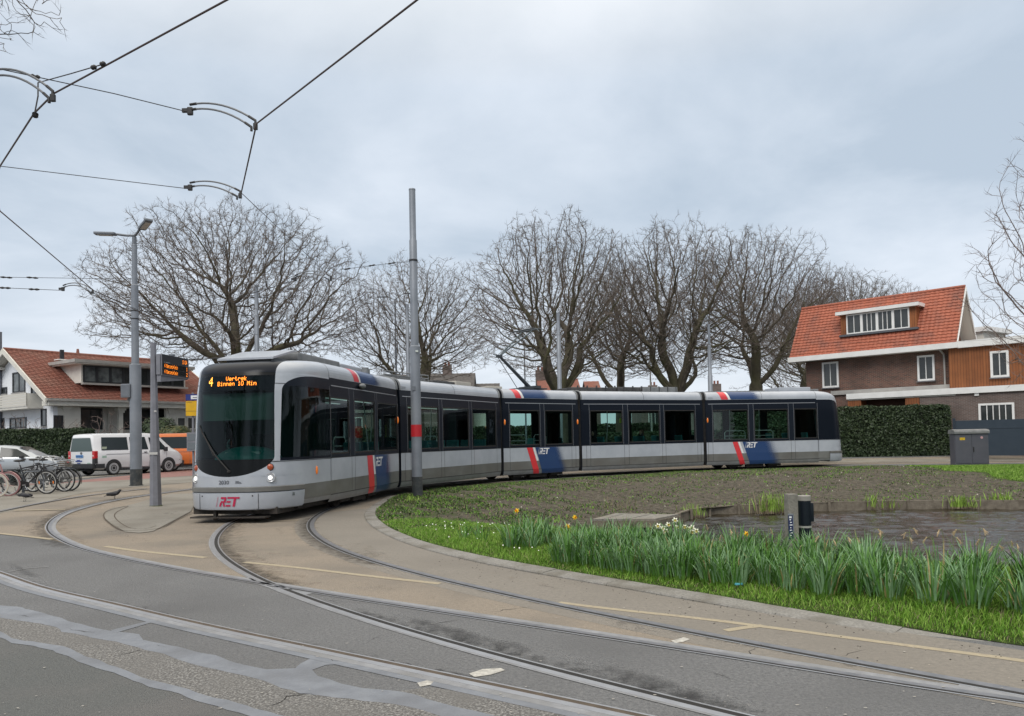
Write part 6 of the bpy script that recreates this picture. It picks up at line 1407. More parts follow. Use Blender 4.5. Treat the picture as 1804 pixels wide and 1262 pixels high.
for (dx, dy, py_, rz, tl) in ((-.92, -.15, 413, 0.12, .02), (.62, -.5, 403.5, -.75, -.28)):
    b = MB().m(M_GALVD); b.box((0, 0, 0), (.68, .26, .09), bev=.04); b.m(mat('lamp_lens', (.45, .45, .42), .3)); b.box((0, 0, -.05), (.45, .18, .02)); o = b.build('lamp_head', m2); o.matrix_local = Matrix.Translation((dx, dy, Z2f(py_))) @ Matrix.Rotation(rz, 4, 'Z') @ Matrix.Rotation(tl, 4, 'Y')
b = MB().m(M_WIRE)
for q in (548, 562): z = Z2f(q); b.tube([(0, 0, z - .015), (0, 0, z + .015)], 12.5 * s2 / 2 + .015, 16)
b.build('clamp', m2)
mast(454.5, 700, 503, 'plain grey mast rising behind the tram cab roof, in front of the dome-shaped tree', [6.5, 8], [557], Y=40, z=0)
mast(721, 700, 537, 'plain grey mast just left of the tall banded mast, in front of the smaller tree', [5.5, 7], [585], Y=46)
mast(988, 700, 552, 'grey mast just right of the pantograph, in front of the mossy plane trunk', [6, 8], [595], Y=37)
mast(1254, 700, 572, 'grey mast behind the joint of the fourth and last tram carriages', [4.5, 6.5, 8.5], [610, 662], Y=41)
def lamp_post(px, ptop, Y, label, heads=((-1, 0), (1, .1)), w_=.05, mt=None):
    q = AT(px, 770, Y); t = E('street_lamp', (q.x, Y, .2), 0, label, 'street lamp', 'distant street lamps'); h = AT(px, ptop, Y).z - .2
    b = MB().m(mt or M_GALV); b.tube([(0, 0, 0), (0, 0, h)], [w_ * 1.5, w_], 10); b.build('pole', t)
    for sx_, up_2 in heads:
        b = MB().m(M_GALVD); b.tube([(0, 0, h), (sx_ * .5, 0, h + .08 + up_2)], .025, 6); b.build('arm', t); b = MB().m(M_GALVD); b.box((sx_ * .85, 0, h + .1 + up_2), (.75, .2, .07), bev=.03); b.build('lamp_head', t)
    return t
lamp_post(482, 526, 50, 'thin double-headed street lamp in front of the dome-shaped tree', heads=((-1.2, 0), (1.6, .5)))
lamp_post(700, 528, 52, 'double-headed street lamp behind the tall banded mast', heads=((-1, .1), (1.1, .3)))
lamp_post(927, 600, 60, 'thin grey street lamp pole behind the pantograph arm', heads=())
lamp_post(1148.5, 604, 58, 'pale thin pole with a small dark head between two plane trees', heads=((.3, 0),), mt=mat('pale_pole', (.5, .5, .47), .6))
lamp_post(393, 590, 60, 'thin pole behind the departure board arm', heads=((.6, .2),))
# departure board post
pb = G(274.5, 893); s = pb.y / FPX; post = E('departure_board', pb, R(0), 'dark departure board with amber lines on a grey square post at the traffic island', 'sign'); ZP = lambda q: AT(272, q, pb.y).z - pb.z
M_POST = mat('post_grey', (.20, .205, .235), .55, metal=.1, c2=(.16, .165, .19), ns=5)
b = MB().m(M_POST); r0_, r1_, r2_ = 18 * s / 2, 11 * s / 2, 8.5 * s / 2
b.tube([(0, 0, 0), (0, 0, .08), (-.02, 0, ZP(700)), (-.03, 0, ZP(604))], [r0_ * 1.2, r0_ * 1.15, r1_ * 1.15, r2_ * 1.15], 8); b.m(mat('post_foot_moss', (.06, .075, .03), .9)); b.tube([(0, 0, 0), (0, 0, .035)], [r0_ * 1.45, r0_ * 1.2], 8); b.build('post', post)
b = MB().m(mat('post_tag', (.45, .45, .44), .6)); z = ZP(799); b.bx(-.11, .11, -.125, -.12, z - .03, z + .03); z = ZP(725); b.bx(.02, .08, -.10, -.095, z - .02, z + .02); b.build('label_plate', post)
# board: left edge px 279..286, right 331; turned away to the right
ba = R(86); P0 = Vector((.10, -.02, 0)); zt2, zb2 = ZP(624.0), ZP(662); Lb = 1.35
bd = E('display_case', parent=post); bd.matrix_local = Matrix.Translation((.205, -.06, 0)) @ Matrix.Rotation(ba, 4, 'Z')
b = MB().m(M_POST); b.bx(0, Lb, 0, .12, zb2, zt2, bev=.012); b.bx(-.03, .0, .03, .13, zb2 + .02, zt2 - .02); b.add([(0, .03, zb2), (0, .13, zb2), (Lb, .13, zb2), (Lb, .03, zb2), (0, .03, zb2 - .16), (0, .13, zb2 - .16), (Lb * .9, .13, zb2 - .035), (Lb * .9, .03, zb2 - .035)], [(0, 3, 7, 4), (1, 5, 6, 2), (4, 7, 6, 5), (2, 6, 7, 3), (0, 4, 5, 1)]); b.build('case', bd); 
hB_ = zt2 - zb2
b = MB().m(mat('board_face', (.012, .016, .022), .35)); b.bx(.02, Lb - .02, -.008, 0, zb2 + .03, zt2 - .01); b.m(M_DISP); b.bx(.07, Lb - .07, -.011, -.008, zb2 + hB_ * .34, zb2 + hB_ * .58); b.bx(.07, Lb - .07, -.011, -.008, zb2 + hB_ * .08 + .02, zb2 + hB_ * .32); b.build('board_face', bd)
fB = lambda u, z: (u, -.0135, z)
b = MB().m(mat('board_led', (.9, .25, .02), .5, emit=(1.0, .24, .012), es=1.5)); r_ = hB_ * .24 / 9
dots(b, '4 Marconiplein', .10, zb2 + hB_ * .56, (.0078, r_), fB, bold=.001); dots(b, '4 Marconiplein', .10, zb2 + hB_ * .29, (.0078, r_), fB, bold=.001)
dots(b, '1', Lb - .15, zb2 + hB_ * .56, (.011, r_), fB, bold=.001); dots(b, '2', Lb - .15, zb2 + hB_ * .29, (.011, r_), fB, bold=.001); dots(b, '13:24', Lb - .36, zb2 + hB_ * .88, (.0085, r_), fB, bold=.001); b.build('amber_lines', bd)
b = MB().m(mat('board_print', (.22, .24, .26), .6)); 
for (u0, u1) in ((.10, .14), (.17, .38), (Lb - .16, Lb - .09)): b.bx(u0, u1, -.010, -.0082, zb2 + hB_ * .61, zb2 + hB_ * .645)
b.build('board_print', bd); b = MB().m(M_GALVD); b.bx(Lb * .42, Lb * .52, .03, .12, zt2, zt2 + .05); b.build('sensor', bd)
# timetable case behind the tram nose
q = AT(340, 730, 24.5); tt = E('timetable_sign', (q.x, 24.5, zg(q.x, 24.5)), R(8), 'yellow and blue stop timetable sign half hidden behind the tram nose', 'sign'); ZT = lambda y_: AT(336, y_, 24.5).z - tt.location.z; sT = 24.5 / FPX
b = MB().m(M_POST); b.tube([(-.02, .08, 0), (-.02, .08, ZT(692))], .035, 10); b.build('post', tt)
b = MB().m(mat('sign_yellow', (.66, .38, .0), .5, c2=(.55, .32, .01), ns=5)); b.bx(-.22, .30, 0, .04, ZT(733), ZT(707)); b.m(mat('sign_blue', (.012, .025, .17), .5)); b.bx(-.22, .30, 0, .04, ZT(705.5), ZT(695)); b.m(mat('sign_white', (.7, .72, .74), .5)); b.bx(-.06, .30, -.006, 0, ZT(703.5), ZT(697)); b.m(M_TXT); b.bx(-.0, .2, -.009, -.006, ZT(701.3), ZT(700.2)); b.m(mat('sign_print', (.25, .15, .02), .6)); b.bx(-.20, -.02, -.003, 0, ZT(709.5), ZT(708.6)); b.bx(-.22, .3, -.003, 0, ZT(725), ZT(724.2)); b.build('sign_panel', tt)
b = MB().m(M_POST); b.bx(-.20, .30, .0, .06, ZT(795), ZT(762)); b.m(mat('case_glass', (.13, .15, .17), .15)); b.bx(-.17, .27, -.006, 0, ZT(777), ZT(765)); b.bx(-.17, .27, -.006, 0, ZT(792), ZT(780)); b.build('timetable_case', tt)
mast(0, 800, 586, 'dark grey mast at the very left edge behind the white gable', [7, 8], [650], Y=50, mt=M_GALVD)

# =================================================================== OVERHEAD WIRES
GW_ = 'overhead tram wires'
ZC = 5.4
def wire(pts, r, mt, label, name='contact_wire', cat='overhead wire', group=GW_):
    b = MB().m(mt); b.tube(pts, r, 6); o = b.build(name, None, smooth=True); tag(o, label, cat, group); return o
def zp(px, py, z=ZC): return G(px, py, z)
c1 = [zp(735, 0), zp(452, 218), zp(425, 340, 5.45), zp(583, 489, 5.5)]; ext = c1[0] + (c1[0] - c1[1]) * 2.2
pan = k3.M @ Vector((k3.L * .62 - .1, 0, 0)) + Vector((NOSE.x, NOSE.y, 5.72)); c1e = [pan, Vector((AX[2].x + .5, AX[2].y + .5, 5.6)), Vector((AX[3].x, AX[3].y + .3, 5.5)), Vector((TAIL.x + 6, TAIL.y, 5.5)), Vector((TAIL.x + 22, TAIL.y - 5, 5.5))]
wire([c1[2]] + [c1[3]] + c1e, .0055, M_WIREL, 'thinner far length of the contact wire behind the upper arms, down to the pantograph')
wire([ext] + c1[:3], .010, M_WIREL, 'thick contact wire running from the top centre down to the two curved arms')
c2 = [zp(400, 0), zp(95, 165), zp(60, 200), zp(0, 293), zp(-14, 330), zp(0, 372), zp(165, 512, 5.3), zp(300, 575, 5.3), zp(420, 610, 5.3)]; wire([c2[0] + (c2[0] - c2[1]) * 2.5] + c2, .010, M_WIREL, 'contact wire of the left loop, from the top left edge down past the lamp mast')
def arm(pa, pb_, ya, yb, label, sag=.09, gap=.09, r=.0125, w3=None):
    """pair of curved registration tubes between two photo points at given depths"""
    A_ = AT(*pa, ya); B_ = AT(*pb_, yb); t = E('wire_hanger', A_, 0, label, 'wire hanger', 'curved arms holding the contact wires'); d = B_ - A_
    for k in (0, 1):
        b = MB().m(M_ARM); pts = []
        dd = d * (1 - .06 * k); 
        for i in range(11): u = i / 10; pts.append(dd * u + Vector((0, 0, sag * 4 * u * (1 - u) * .9 + sag * .6 * (1 - u) - k * gap * (.75 + .25 * u) + (gap * .5))))
        b.tube(pts, r, 8); b.m(M_WIRE); b.tube([pts[0], pts[1]], r * 1.35, 8); b.tube([pts[-2], pts[-1], pts[-1] + Vector((0, 0, -.05))], r * 1.3, 8); b.build('tube', t, smooth=True)
    b = MB().m(M_WIRE); b.box((0, 0, .02), (.07, .05, .10), bev=.02); b.box((-.05, 0, .03), (.10, .03, .05)); b.box(d + Vector((0, 0, -.03)), (.05, .04, .08), bev=.01); b.build('clamp', t); return t
arm((335, 199), (450, 219), 9.6, 9.3, 'curved wire arm hanging high at upper left, upper of the two on the tram line', sag=.10)
arm((335, 333), (423, 342), 12.4, 12.0, 'curved wire arm above the dome-shaped tree, lower of the two on the tram line', sag=.09)
arm((-12, 140), (93, 168), 8.4, 8.2, 'curved wire arm entering at the left edge near the top', sag=.10)
arm((111, 511), (163, 513), 18.5, 18.4, 'small curved wire arm left of the lamp mast', sag=.12, gap=.07)
arm((520, 494), (583, 490), 19.5, 18.2, 'faint curved wire arm in front of the dome-shaped tree crown', sag=.14, gap=.07)
def span(pts, label, r=.006, knots=()):
    P_ = [AT(*p[:2], p[2]) for p in pts]; b = MB().m(M_WIRE); b.tube(P_, r, 5)
    for (px, py, Y, l) in knots: c = AT(px, py, Y); d = (P_[-1] - P_[0]).normalized(); b.tube([c - d * l, c - d * l * .5, c, c + d * l * .5, c + d * l], [r * 2.2, r * 4.2, r * 2.2, r * 4.2, r * 2.2], 8)
    o = b.build('span_wire', None); tag(o, label, 'span wire', 'span wires between the masts'); return o
span([(-1400, -150, 7.4), (0, 122, 8.6), (200, 165, 9.2), (333, 198, 9.6)], 'span wire from the left edge to the upper curved arm', knots=((62, 135, 8.8, .05),))
span([(-1300, 150, 10.2), (0, 293, 11.5), (333, 333, 12.4)], 'span wire from the left edge to the lower curved arm')
span([(735, 460, 20.6), (690, 464, 20.4), (600, 475, 20.0), (584, 488, 18.3)], 'span wire from the banded mast to the arm in the tree crown', knots=((690, 464, 20.4, .14), (655, 468, 20.3, .12), (612, 474, 20.0, .1)))
span([(-700, 477, 29), (0, 488.5, 30), (240, 492, 30.3), (454, 545, 40)], 'upper of the two horizontal span wires with insulators at left', knots=((11, 489, 30, .2), (57, 489.5, 30, .2)), r=.010)
span([(-900, 470, 17), (0, 507, 18.2), (112, 512, 18.5)], 'lower of the two horizontal span wires with insulators at left', knots=((9, 507.5, 18.2, .12), (60, 510, 18.4, .12)), r=.007)
span([(240, 548, 30.5), (360, 552, 34), (454, 557, 40)], 'span wire from the lamp mast across the dome-shaped tree', r=.012)
span([(240, 562, 30.5), (300, 561, 26), (520, 494, 19.5)], 'thin span wire from the lamp mast to the faint arm', r=.009)
span([(165, 512, 18.4), (240, 545, 21), (330, 566, 25), (454, 590, 34)], 'thin wire falling from the small curved arm to the masts behind the tram', r=.008)
b_ = span([(67, 146, 8.5), (67, 170, 8.4), (60, 206, 8.3)], 'short vertical hanger between the left arm and its contact wire', r=.008, knots=((62, 203, 8.3, .03),)); b_.name = 'span_wire'
span([(67, 146, 8.6), (125, 130, 8.0), (183, 113, 7.55)], 'short stay wire joining the left contact wire above its arm', r=.006, knots=((165, 119, 7.7, .04), (181, 113, 7.55, .04)))
span([(333, 633, 28), (345, 634, 28), (420, 628, 33)], 'short bracket wire just right of the departure board', r=.02)
span([(1710, 527, 60), (1900, 533, 60)], 'thin utility wire right of the brick house gable', r=.012)

# =================================================================== POND THINGS
dk = E('wooden_deck', (2.35, 14.7, 0), R(6), 'low grey weathered timber deck at the left end of the pond', 'deck')
dz = -.02; P1, P2, P3, P4 = G(1043, 915, dz), G(1155, 914, dz), G(1196, 906, dz), G(1085, 904.5, dz); o_ = Matrix.Rotation(-R(6), 4, 'Z') @ Matrix.Translation((-2.35, -14.7, 0))
P1, P2, P3, P4 = [o_ @ p for p in (P1, P2, P3, P4)]
n_ = 12
for i in range(n_):
    t0, t1 = i / n_, (i + .93) / n_; b = MB().m(M_PLANKG); q = [P1.lerp(P2, t0), P1.lerp(P2, t1), P4.lerp(P3, t1), P4.lerp(P3, t0)]; hz_ = random.uniform(-.004, .004)
    b.add([v + Vector((0, 0, hz_)) for v in q] + [v + Vector((0, 0, -.035 + hz_)) for v in q], [(0, 1, 2, 3), (7, 6, 5, 4), (0, 4, 5, 1), (1, 5, 6, 2), (2, 6, 7, 3), (3, 7, 4, 0)]); b.build('plank', dk)
b = MB().m(M_PLANK)
for A_, B_ in ((P1, P2), (P2, P3)):
    d = (B_ - A_); a = math.atan2(d.y, d.x); c = (A_ + B_) / 2; b.box((c.x, c.y, dz - .10), (d.length, .05, .13), rz=a)
for q in (P1, P2, P3, P4, (P1 + P2) / 2, (P2 + P3) / 2): b.tube([(q.x, q.y, dz - .04), (q.x, q.y, -.6)], .04, 8)
b.m(mat('deck_gap_shade', (.01, .01, .01), .9)); c = (P1 + P3) / 2; b.box((c.x, c.y, -.32), (1.0, .8, .3)); b.build('deck_frame', dk)  # black block painted as the shade in the gap beneath the planks
q = AT(1397, 871, 9.4); wp_ = E('wooden_post', (q.x, 9.4, 0), R(6), 'weathered square wooden post standing in the daffodils beside the black bollard lamp', 'post'); sw = 17.5 / FPX * 9.4; b = MB().m(M_PLANKG); b.bx(-sw / 2, sw / 2, 0, sw, -.1, q.z, bev=.006); b.build('post', wp_); b = MB().m(mat('blue_plate', (.015, .025, .09), .4)); zl1, zl0 = AT(1390, 908, 9.4).z, AT(1390, 950, 9.4).z; b.bx(-sw / 2 - .012, -sw / 2 + .045, -.008, .0, zl0, zl1); b.m(mat('plate_letters', (.7, .72, .75), .5)); b.bx(-sw / 2 - .002, -sw / 2 + .03, -.010, -.008, zl1 - .035, zl1 - .012)
for k in range(7): b.bx(-sw / 2 + .002 + .006 * (k % 2), -sw / 2 + .022 + .008 * (k % 3), -.010, -.008, zl1 - .06 - k * .032, zl1 - .048 - k * .032)
b.m(M_GALV); b.bx(-sw / 2 + .045, -sw / 2 + .055, -.012, 0, zl0, zl1 + .02); b.bx(-sw / 2 - .015, -sw / 2 + .055, -.012, 0, zl1, zl1 + .02); b.build('name_plate', wp_)
q = AT(1416.5, 873, 9.55); bl_ = E('bollard', (q.x, 9.55, 0), 0, 'black cylindrical bollard with grey cap and ring beside the wooden post', 'bollard'); r_ = 21.5 / FPX * 9.55 / 2; Zb = lambda y_: AT(1416, y_, 9.55).z
M_BLK = mat('bollard_black', (.006, .010, .016), .4, spec=.3); b = MB().m(M_BLK); b.tube([(0, 0, -.1), (0, 0, Zb(882))], r_, 24); b.box((r_ * .95, 0, (Zb(886) + Zb(919)) / 2), (.05, .1, Zb(886) - Zb(919)), bev=.01); b.build('body', bl_, smooth=True, angle=40); b = MB().m(mat('bollard_cap', (.22, .21, .19), .7, c2=(.28, .27, .25), ns=8)); b.tube([(0, 0, Zb(882)), (0, 0, Zb(874)), (0, 0, Zb(873))], [r_ * 1.02, r_ * 1.04, r_ * .95], 24); b.build('cap', bl_, smooth=True, angle=40); b = MB().m(mat('bollard_ring', (.3, .3, .28), .6)); b.tube([(0, 0, Zb(929.5)), (0, 0, Zb(926))], r_ * 1.03, 24); b.build('ring', bl_)
# =================================================================== VEHICLES
M_CPW = mat('car_white', (.68, .69, .71), .3, coat=.6); M_CPO = mat('car_orange', (.62, .155, .03), .35, coat=.5); M_CPS = mat('car_silver', (.40, .43, .46), .32, metal=.35, coat=.5)
M_CGL = mat('car_window', (.018, .025, .027), .10, spec=.35); M_CBLK = mat('car_trim', (.022, .023, .026), .6); M_TYRE = mat('tyre', (.018, .018, .019), .85); M_RIM = mat('steel_wheel', (.40, .41, .42), .4, metal=.3); M_TL = mat('tail_lamp', (.48, .015, .02), .25, coat=.7)
def car_shell(st, n=7):
    """st: stations (x, zbot, zbelt, ztop, half width bottom, half width belt, half width roof) -> rows of ring points"""
    rows = []
    for (x, z0, zb, zt, w0, wb, wr) in st:
        r = []
        half = [(w0 * .86, z0), (w0, z0 + .10), (wb, z0 + .30), (wb + .01, (z0 + zb) / 2), (wb, zb - .03), (wb - .015, zb), (wb + (wr - wb) * .55, zb + (zt - zb) * .5), (wr + .03, zb + (zt - zb) * .86), (wr - .02, zb + (zt - zb) * .95), (wr * .8, zt - .012), (0, zt)]
        r = [(x, -y, z) for y, z in half] + [(x, y, z) for y, z in half[::-1][1:]]; rows.append(r)
    return rows
def side_panel(t_, quad, st, d=.012):
    """glass laid on the side: quad of (x, z); y follows the shell"""
    def yw(x, z):
        i = max(0, min(len(st) - 2, next((k for k in range(len(st) - 1) if st[k + 1][0] >= x), len(st) - 2))); a, c = st[i], st[i + 1]; t = min(1, max(0, (x - a[0]) / (c[0] - a[0] + 1e-9))); zb = a[2] + (c[2] - a[2]) * t; zt = a[3] + (c[3] - a[3]) * t; wb = a[5] + (c[5] - a[5]) * t; wr = a[6] + (c[6] - a[6]) * t
        if z <= zb: return wb
        f = (z - zb) / (zt - zb); p = [(0, wb - .015), (.5, wb + (wr - wb) * .55), (.86, wr + .03), (.95, wr - .02)]
        for k in range(3):
            if f <= p[k + 1][0]: return p[k][1] + (p[k + 1][1] - p[k][1]) * (f - p[k][0]) / (p[k + 1][0] - p[k][0])
        return wr - .02
    for s_ in (-1, 1):
        b = MB().m(M_CGL); (x0, z0), (x1, z1), (x2, z2), (x3, z3) = quad; rows = []
        for i in range(5):
            t = i / 4; xa, za, xb, zb_ = x0 + (x3 - x0) * t, z0 + (z3 - z0) * t, x1 + (x2 - x1) * t, z1 + (z2 - z1) * t
            rows.append([(xa + (xb - xa) * u / 4, s_ * (yw(xa + (xb - xa) * u / 4, za + (zb_ - za) * u / 4) + d), za + (zb_ - za) * u / 4) for u in range(5)])
        b.grid(rows if s_ < 0 else [r[::-1] for r in rows]); b.build('side_window', t_, smooth=True)
def wheels(t, xs, yw_, r, zc):
    for x in xs:
        for s_ in (-1, 1):
            w_ = E('wheel', parent=t); w_.location = (x, s_ * yw_, zc)
            b = MB().m(M_TYRE); b.ring((0, 0, 0), r - .055, .055, 32, 10, flat=1.7); b.build('tyre', w_, smooth=True); b = MB().m(M_RIM); b.cyl((0, 0, 0), r - .10, .14, 28, 'Y'); b.m(M_CBLK); b.cyl((0, s_ * .045, 0), .075, .06, 16, 'Y'); b.ring((0, s_ * .070, 0), (r - .13) * .62, .018, 24, 6); b.m(M_CBLK)
            for k in range(10): a = k * .628; b.cyl(((r - .13) * .8 * math.cos(a), s_ * .064, (r - .13) * .8 * math.sin(a)), .018, .006, 8, 'Y')
            b.build('rim', w_, smooth=True, angle=30)
def arches(t, xs, y_, r, zc):
    b = MB().m(M_CBLK)
    for x in xs:
        for s_ in (-1, 1): b.add([(x + math.cos(a) * (r + .07), s_ * (y_ + .006), zc + math.sin(a) * (r + .07)) for a in [math.pi * k / 16 for k in range(17)]] + [(x + r + .07, s_ * (y_ + .006), zc - .12), (x - r - .07, s_ * (y_ + .006), zc - .12)], [tuple([17 + 1] + list(range(16, -1, -1)) + [17])])
    b.build('wheel_arch', t)
def van(name, paint, label, g, rz, s=1.0, plate=True):
    t = E(name, g, rz, label, 'van'); t.scale = (s,) * 3
    st = [(-2.47, .42, 1.08, 1.80, .86, .90, .66), (-2.40, .32, 1.10, 1.93, .90, .94, .72), (-2.1, .28, 1.12, 1.97, .92, .955, .75), (.35, .26, 1.10, 1.99, .92, .955, .76), (.75, .26, 1.09, 1.97, .92, .955, .75), (1.15, .26, 1.08, 1.80, .92, .95, .72), (1.62, .27, 1.08, 1.42, .92, .94, .70), (1.80, .28, 1.07, 1.24, .91, .93, .72), (2.15, .30, .98, 1.09, .89, .90, .70), (2.38, .34, .80, .93, .84, .84, .66), (2.46, .40, .66, .74, .76, .74, .60)]
    rows = car_shell(st); b = MB().m(paint); b.grid(rows); b.add(rows[0], [tuple(range(len(rows[0])))]); b.add(rows[-1], [tuple(range(len(rows[0])))[::-1]]); b.build('body', t, smooth=True, angle=38)
    g_ = MB().m(M_CGL)
    for q in ([(-2.12, 1.18), (-.75, 1.18), (-.75, 1.78), (-2.05, 1.78)], [(-.62, 1.18), (.34, 1.18), (.22, 1.78), (-.62, 1.78)], [(.50, 1.16), (1.48, 1.14), (1.0, 1.68), (.42, 1.76)]): side_panel(t, q, st)
    g_ = MB().m(mat('rear_glass', (.07, .10, .10), .12, spec=.4)); g_.grid([[(-2.479, y, 1.14 + .62 * k / 4) for y in (-.80 + .04 * k, -.3, .3, .80 - .04 * k)] for k in range(5)]); g_.build('rear_window', t)
    g_ = MB().m(M_CGL); g_.grid([[(1.70 - .58 * k / 4, y, 1.30 + .50 * k / 4 + .035) for y in (.68, .3, -.3, -.68)] for k in range(5)]); g_.build('windscreen', t)
    b = MB().m(M_CBLK); b.box((-2.46, 0, .46), (.20, 1.84, .24), bev=.05); b.box((2.40, 0, .44), (.22, 1.68, .28), bev=.06); b.bx(-2.4, -1.98, -.968, -.90, .36, .56); b.bx(-2.4, -1.98, .90, .968, .36, .56); b.box((-2.40, -.868, .70), (.16, .172, .24)); b.box((-2.40, .868, .70), (.16, .172, .24)); b.bx(-1.9, 1.5, -.93, .93, .22, .30); b.build('bumper', t)
    for s_ in (-1, 1): b = MB().m(M_TL); b.box((-2.40, s_ * .868, .98), (.18, .175, .36), bev=.03); b.m(mat('lamp_white', (.6, .45, .45), .3)); b.box((-2.492, s_ * .86, .94), (.006, .08, .07)); b.build('tail_light', t)
    wheels(t, (-1.53, 1.47), .90, .345, .345); arches(t, (-1.53, 1.47), .962, .33, .36)
    b = MB().m(mat('panel_gap', (.12, .12, .13), .6))
    for s_ in (-1, 1):
        for x in (-.68, .38): b.bx(x - .006, x + .006, s_ * .958 - .006, s_ * .958 + .006, .34, 1.12)
        b.bx(1.36, 1.372, s_ * .95 - .006, s_ * .95 + .006, .6, 1.1); b.bx(-1.9, .38, s_ * .962 - .006, s_ * .962 + .006, .985, 1.0); b.bx(.38, 1.3, s_ * .96 - .006, s_ * .96 + .006, .44, .45)
    b.m(M_CBLK); b.box((.16, -.97, 1.05), (.16, .03, .03)); b.box((.52, -.97, 1.05), (.16, .03, .03)); b.box((1.25, -1.04, 1.17), (.12, .16, .22), bev=.03); b.box((1.25, 1.04, 1.17), (.12, .16, .22), bev=.03); b.build('door_detail', t)
    if plate:
        b = MB().m(mat('plate_blue', (.10, .26, .55), .4)); b.box((-2.492, .12, .92), (.012, .52, .12)); b.m(mat('plate_char', (.02, .05, .15), .5))
        for k in range(7): b.box((-2.500, .32 - k * .065, .92), (.004, .035, .07))
        b.build('number_plate', t)
        b = MB().m(mat('lettering_blue', (.02, .05, .25), .5)); b.box((-2.49, .18, .70), (.01, .48, .05)); b.box((-2.49, .2, .745), (.01, .2, .03)); b.box((-2.49, .17, .44 + .16), (.01, .24, .035)); b.m(mat('round_badge', (.2, .2, .21), .3, metal=.6)); b.cyl((-2.49, .0, 1.06), .06, .02, 18, 'X'); b.m(mat('green_sticker', (.35, .5, .42), .5)); b.box((-2.49, -.55, .58), (.01, .2, .09)); b.box((-2.0, -.962, .88), (.22, .006, .1)); b.m(mat('pale_sticker', (.55, .65, .5), .5)); b.box((-1.98, -.925, 1.26), (.22, .012, .16), M=Matrix.Rotation(R(14), 3, 'X')); b.build('decal', t)
    return t
vg = AT(228, 770, 37.6); VAN = van('white_van', M_CPW, 'white passenger van with blue number plate, seen from the rear right, by the hedge', (vg.x, 37.6, .2), R(63), 1.0)
og = AT(352, 770, 41.5); OV = van('orange_van', M_CPO, 'bright orange van parked beyond the white van, partly behind the tram nose', (og.x, 41.5, .2), R(33), 1.0, plate=False)
def hatchback(label, g, rz):
    t = E('parked_car', g, rz, label, 'car')
    st = [(-2.1, .40, .82, 1.02, .72, .78, .55), (-2.0, .30, .92, 1.22, .80, .84, .55), (-1.6, .25, .95, 1.42, .84, .88, .58), (-.9, .22, .95, 1.50, .86, .895, .60), (-.1, .22, .95, 1.50, .86, .90, .61), (.45, .22, .95, 1.42, .86, .90, .60), (.95, .22, .96, 1.20, .86, .90, .62), (1.20, .23, .96, 1.04, .86, .89, .66), (1.6, .25, .88, .97, .84, .87, .64), (1.95, .28, .74, .86, .78, .80, .58), (2.12, .36, .6, .68, .66, .66, .5)]
    rows = car_shell(st); b = MB().m(M_CPS); b.grid(rows); b.add(rows[0], [tuple(range(len(rows[0])))]); b.add(rows[-1], [tuple(range(len(rows[0])))[::-1]]); b.build('body', t, smooth=True, angle=45)
    g_ = MB().m(M_CGL)
    for q in ([(-1.45, 1.0), (-.25, .99), (-.25, 1.40), (-1.2, 1.38)], [(-.17, .99), (1.0, .99), (.45, 1.32), (-.17, 1.41)]): side_panel(t, q, st)
    g_ = MB().m(M_CGL); g_.grid([[(1.12 - .6 * k / 4, y, 1.045 + .34 * k / 4 + .03) for y in (.62, .3, -.3, -.62)] for k in range(5)]); g_.build('windscreen', t)
    g_ = MB().m(M_CBLK); g_.box((.72, -.98, .99), (.14, .18, .12), bev=.03); g_.box((.72, .98, .99), (.14, .18, .12), bev=.03); g_.build('wing_mirror', t)
    b = MB().m(M_CBLK)
    for s_ in (-1, 1): b.bx(-.215, -.205, s_ * .905 - .005, s_ * .905 + .005, .32, .95)
    b.m(M_CPS); b.box((-.05, -.915, .84), (.17, .02, .03)); b.box((-.35, -.915, .84), (.17, .02, .03)); b.build('door_detail', t)
    wheels(t, (-1.3, 1.3), .85, .32, .32); arches(t, (-1.3, 1.3), .895, .32, .32)
    b = MB().m(M_HEAD if False else M_REFL); b.box((1.93, -.66, .72), (.22, .18, .12), bev=.04, rz=.5); b.build('headlight', t); return t
cg = AT(30, 770, 33.5); hatchback('silver hatchback parked in front of the dark hedge, partly behind the bicycles', (cg.x - .25, 33.5, .2), R(14))
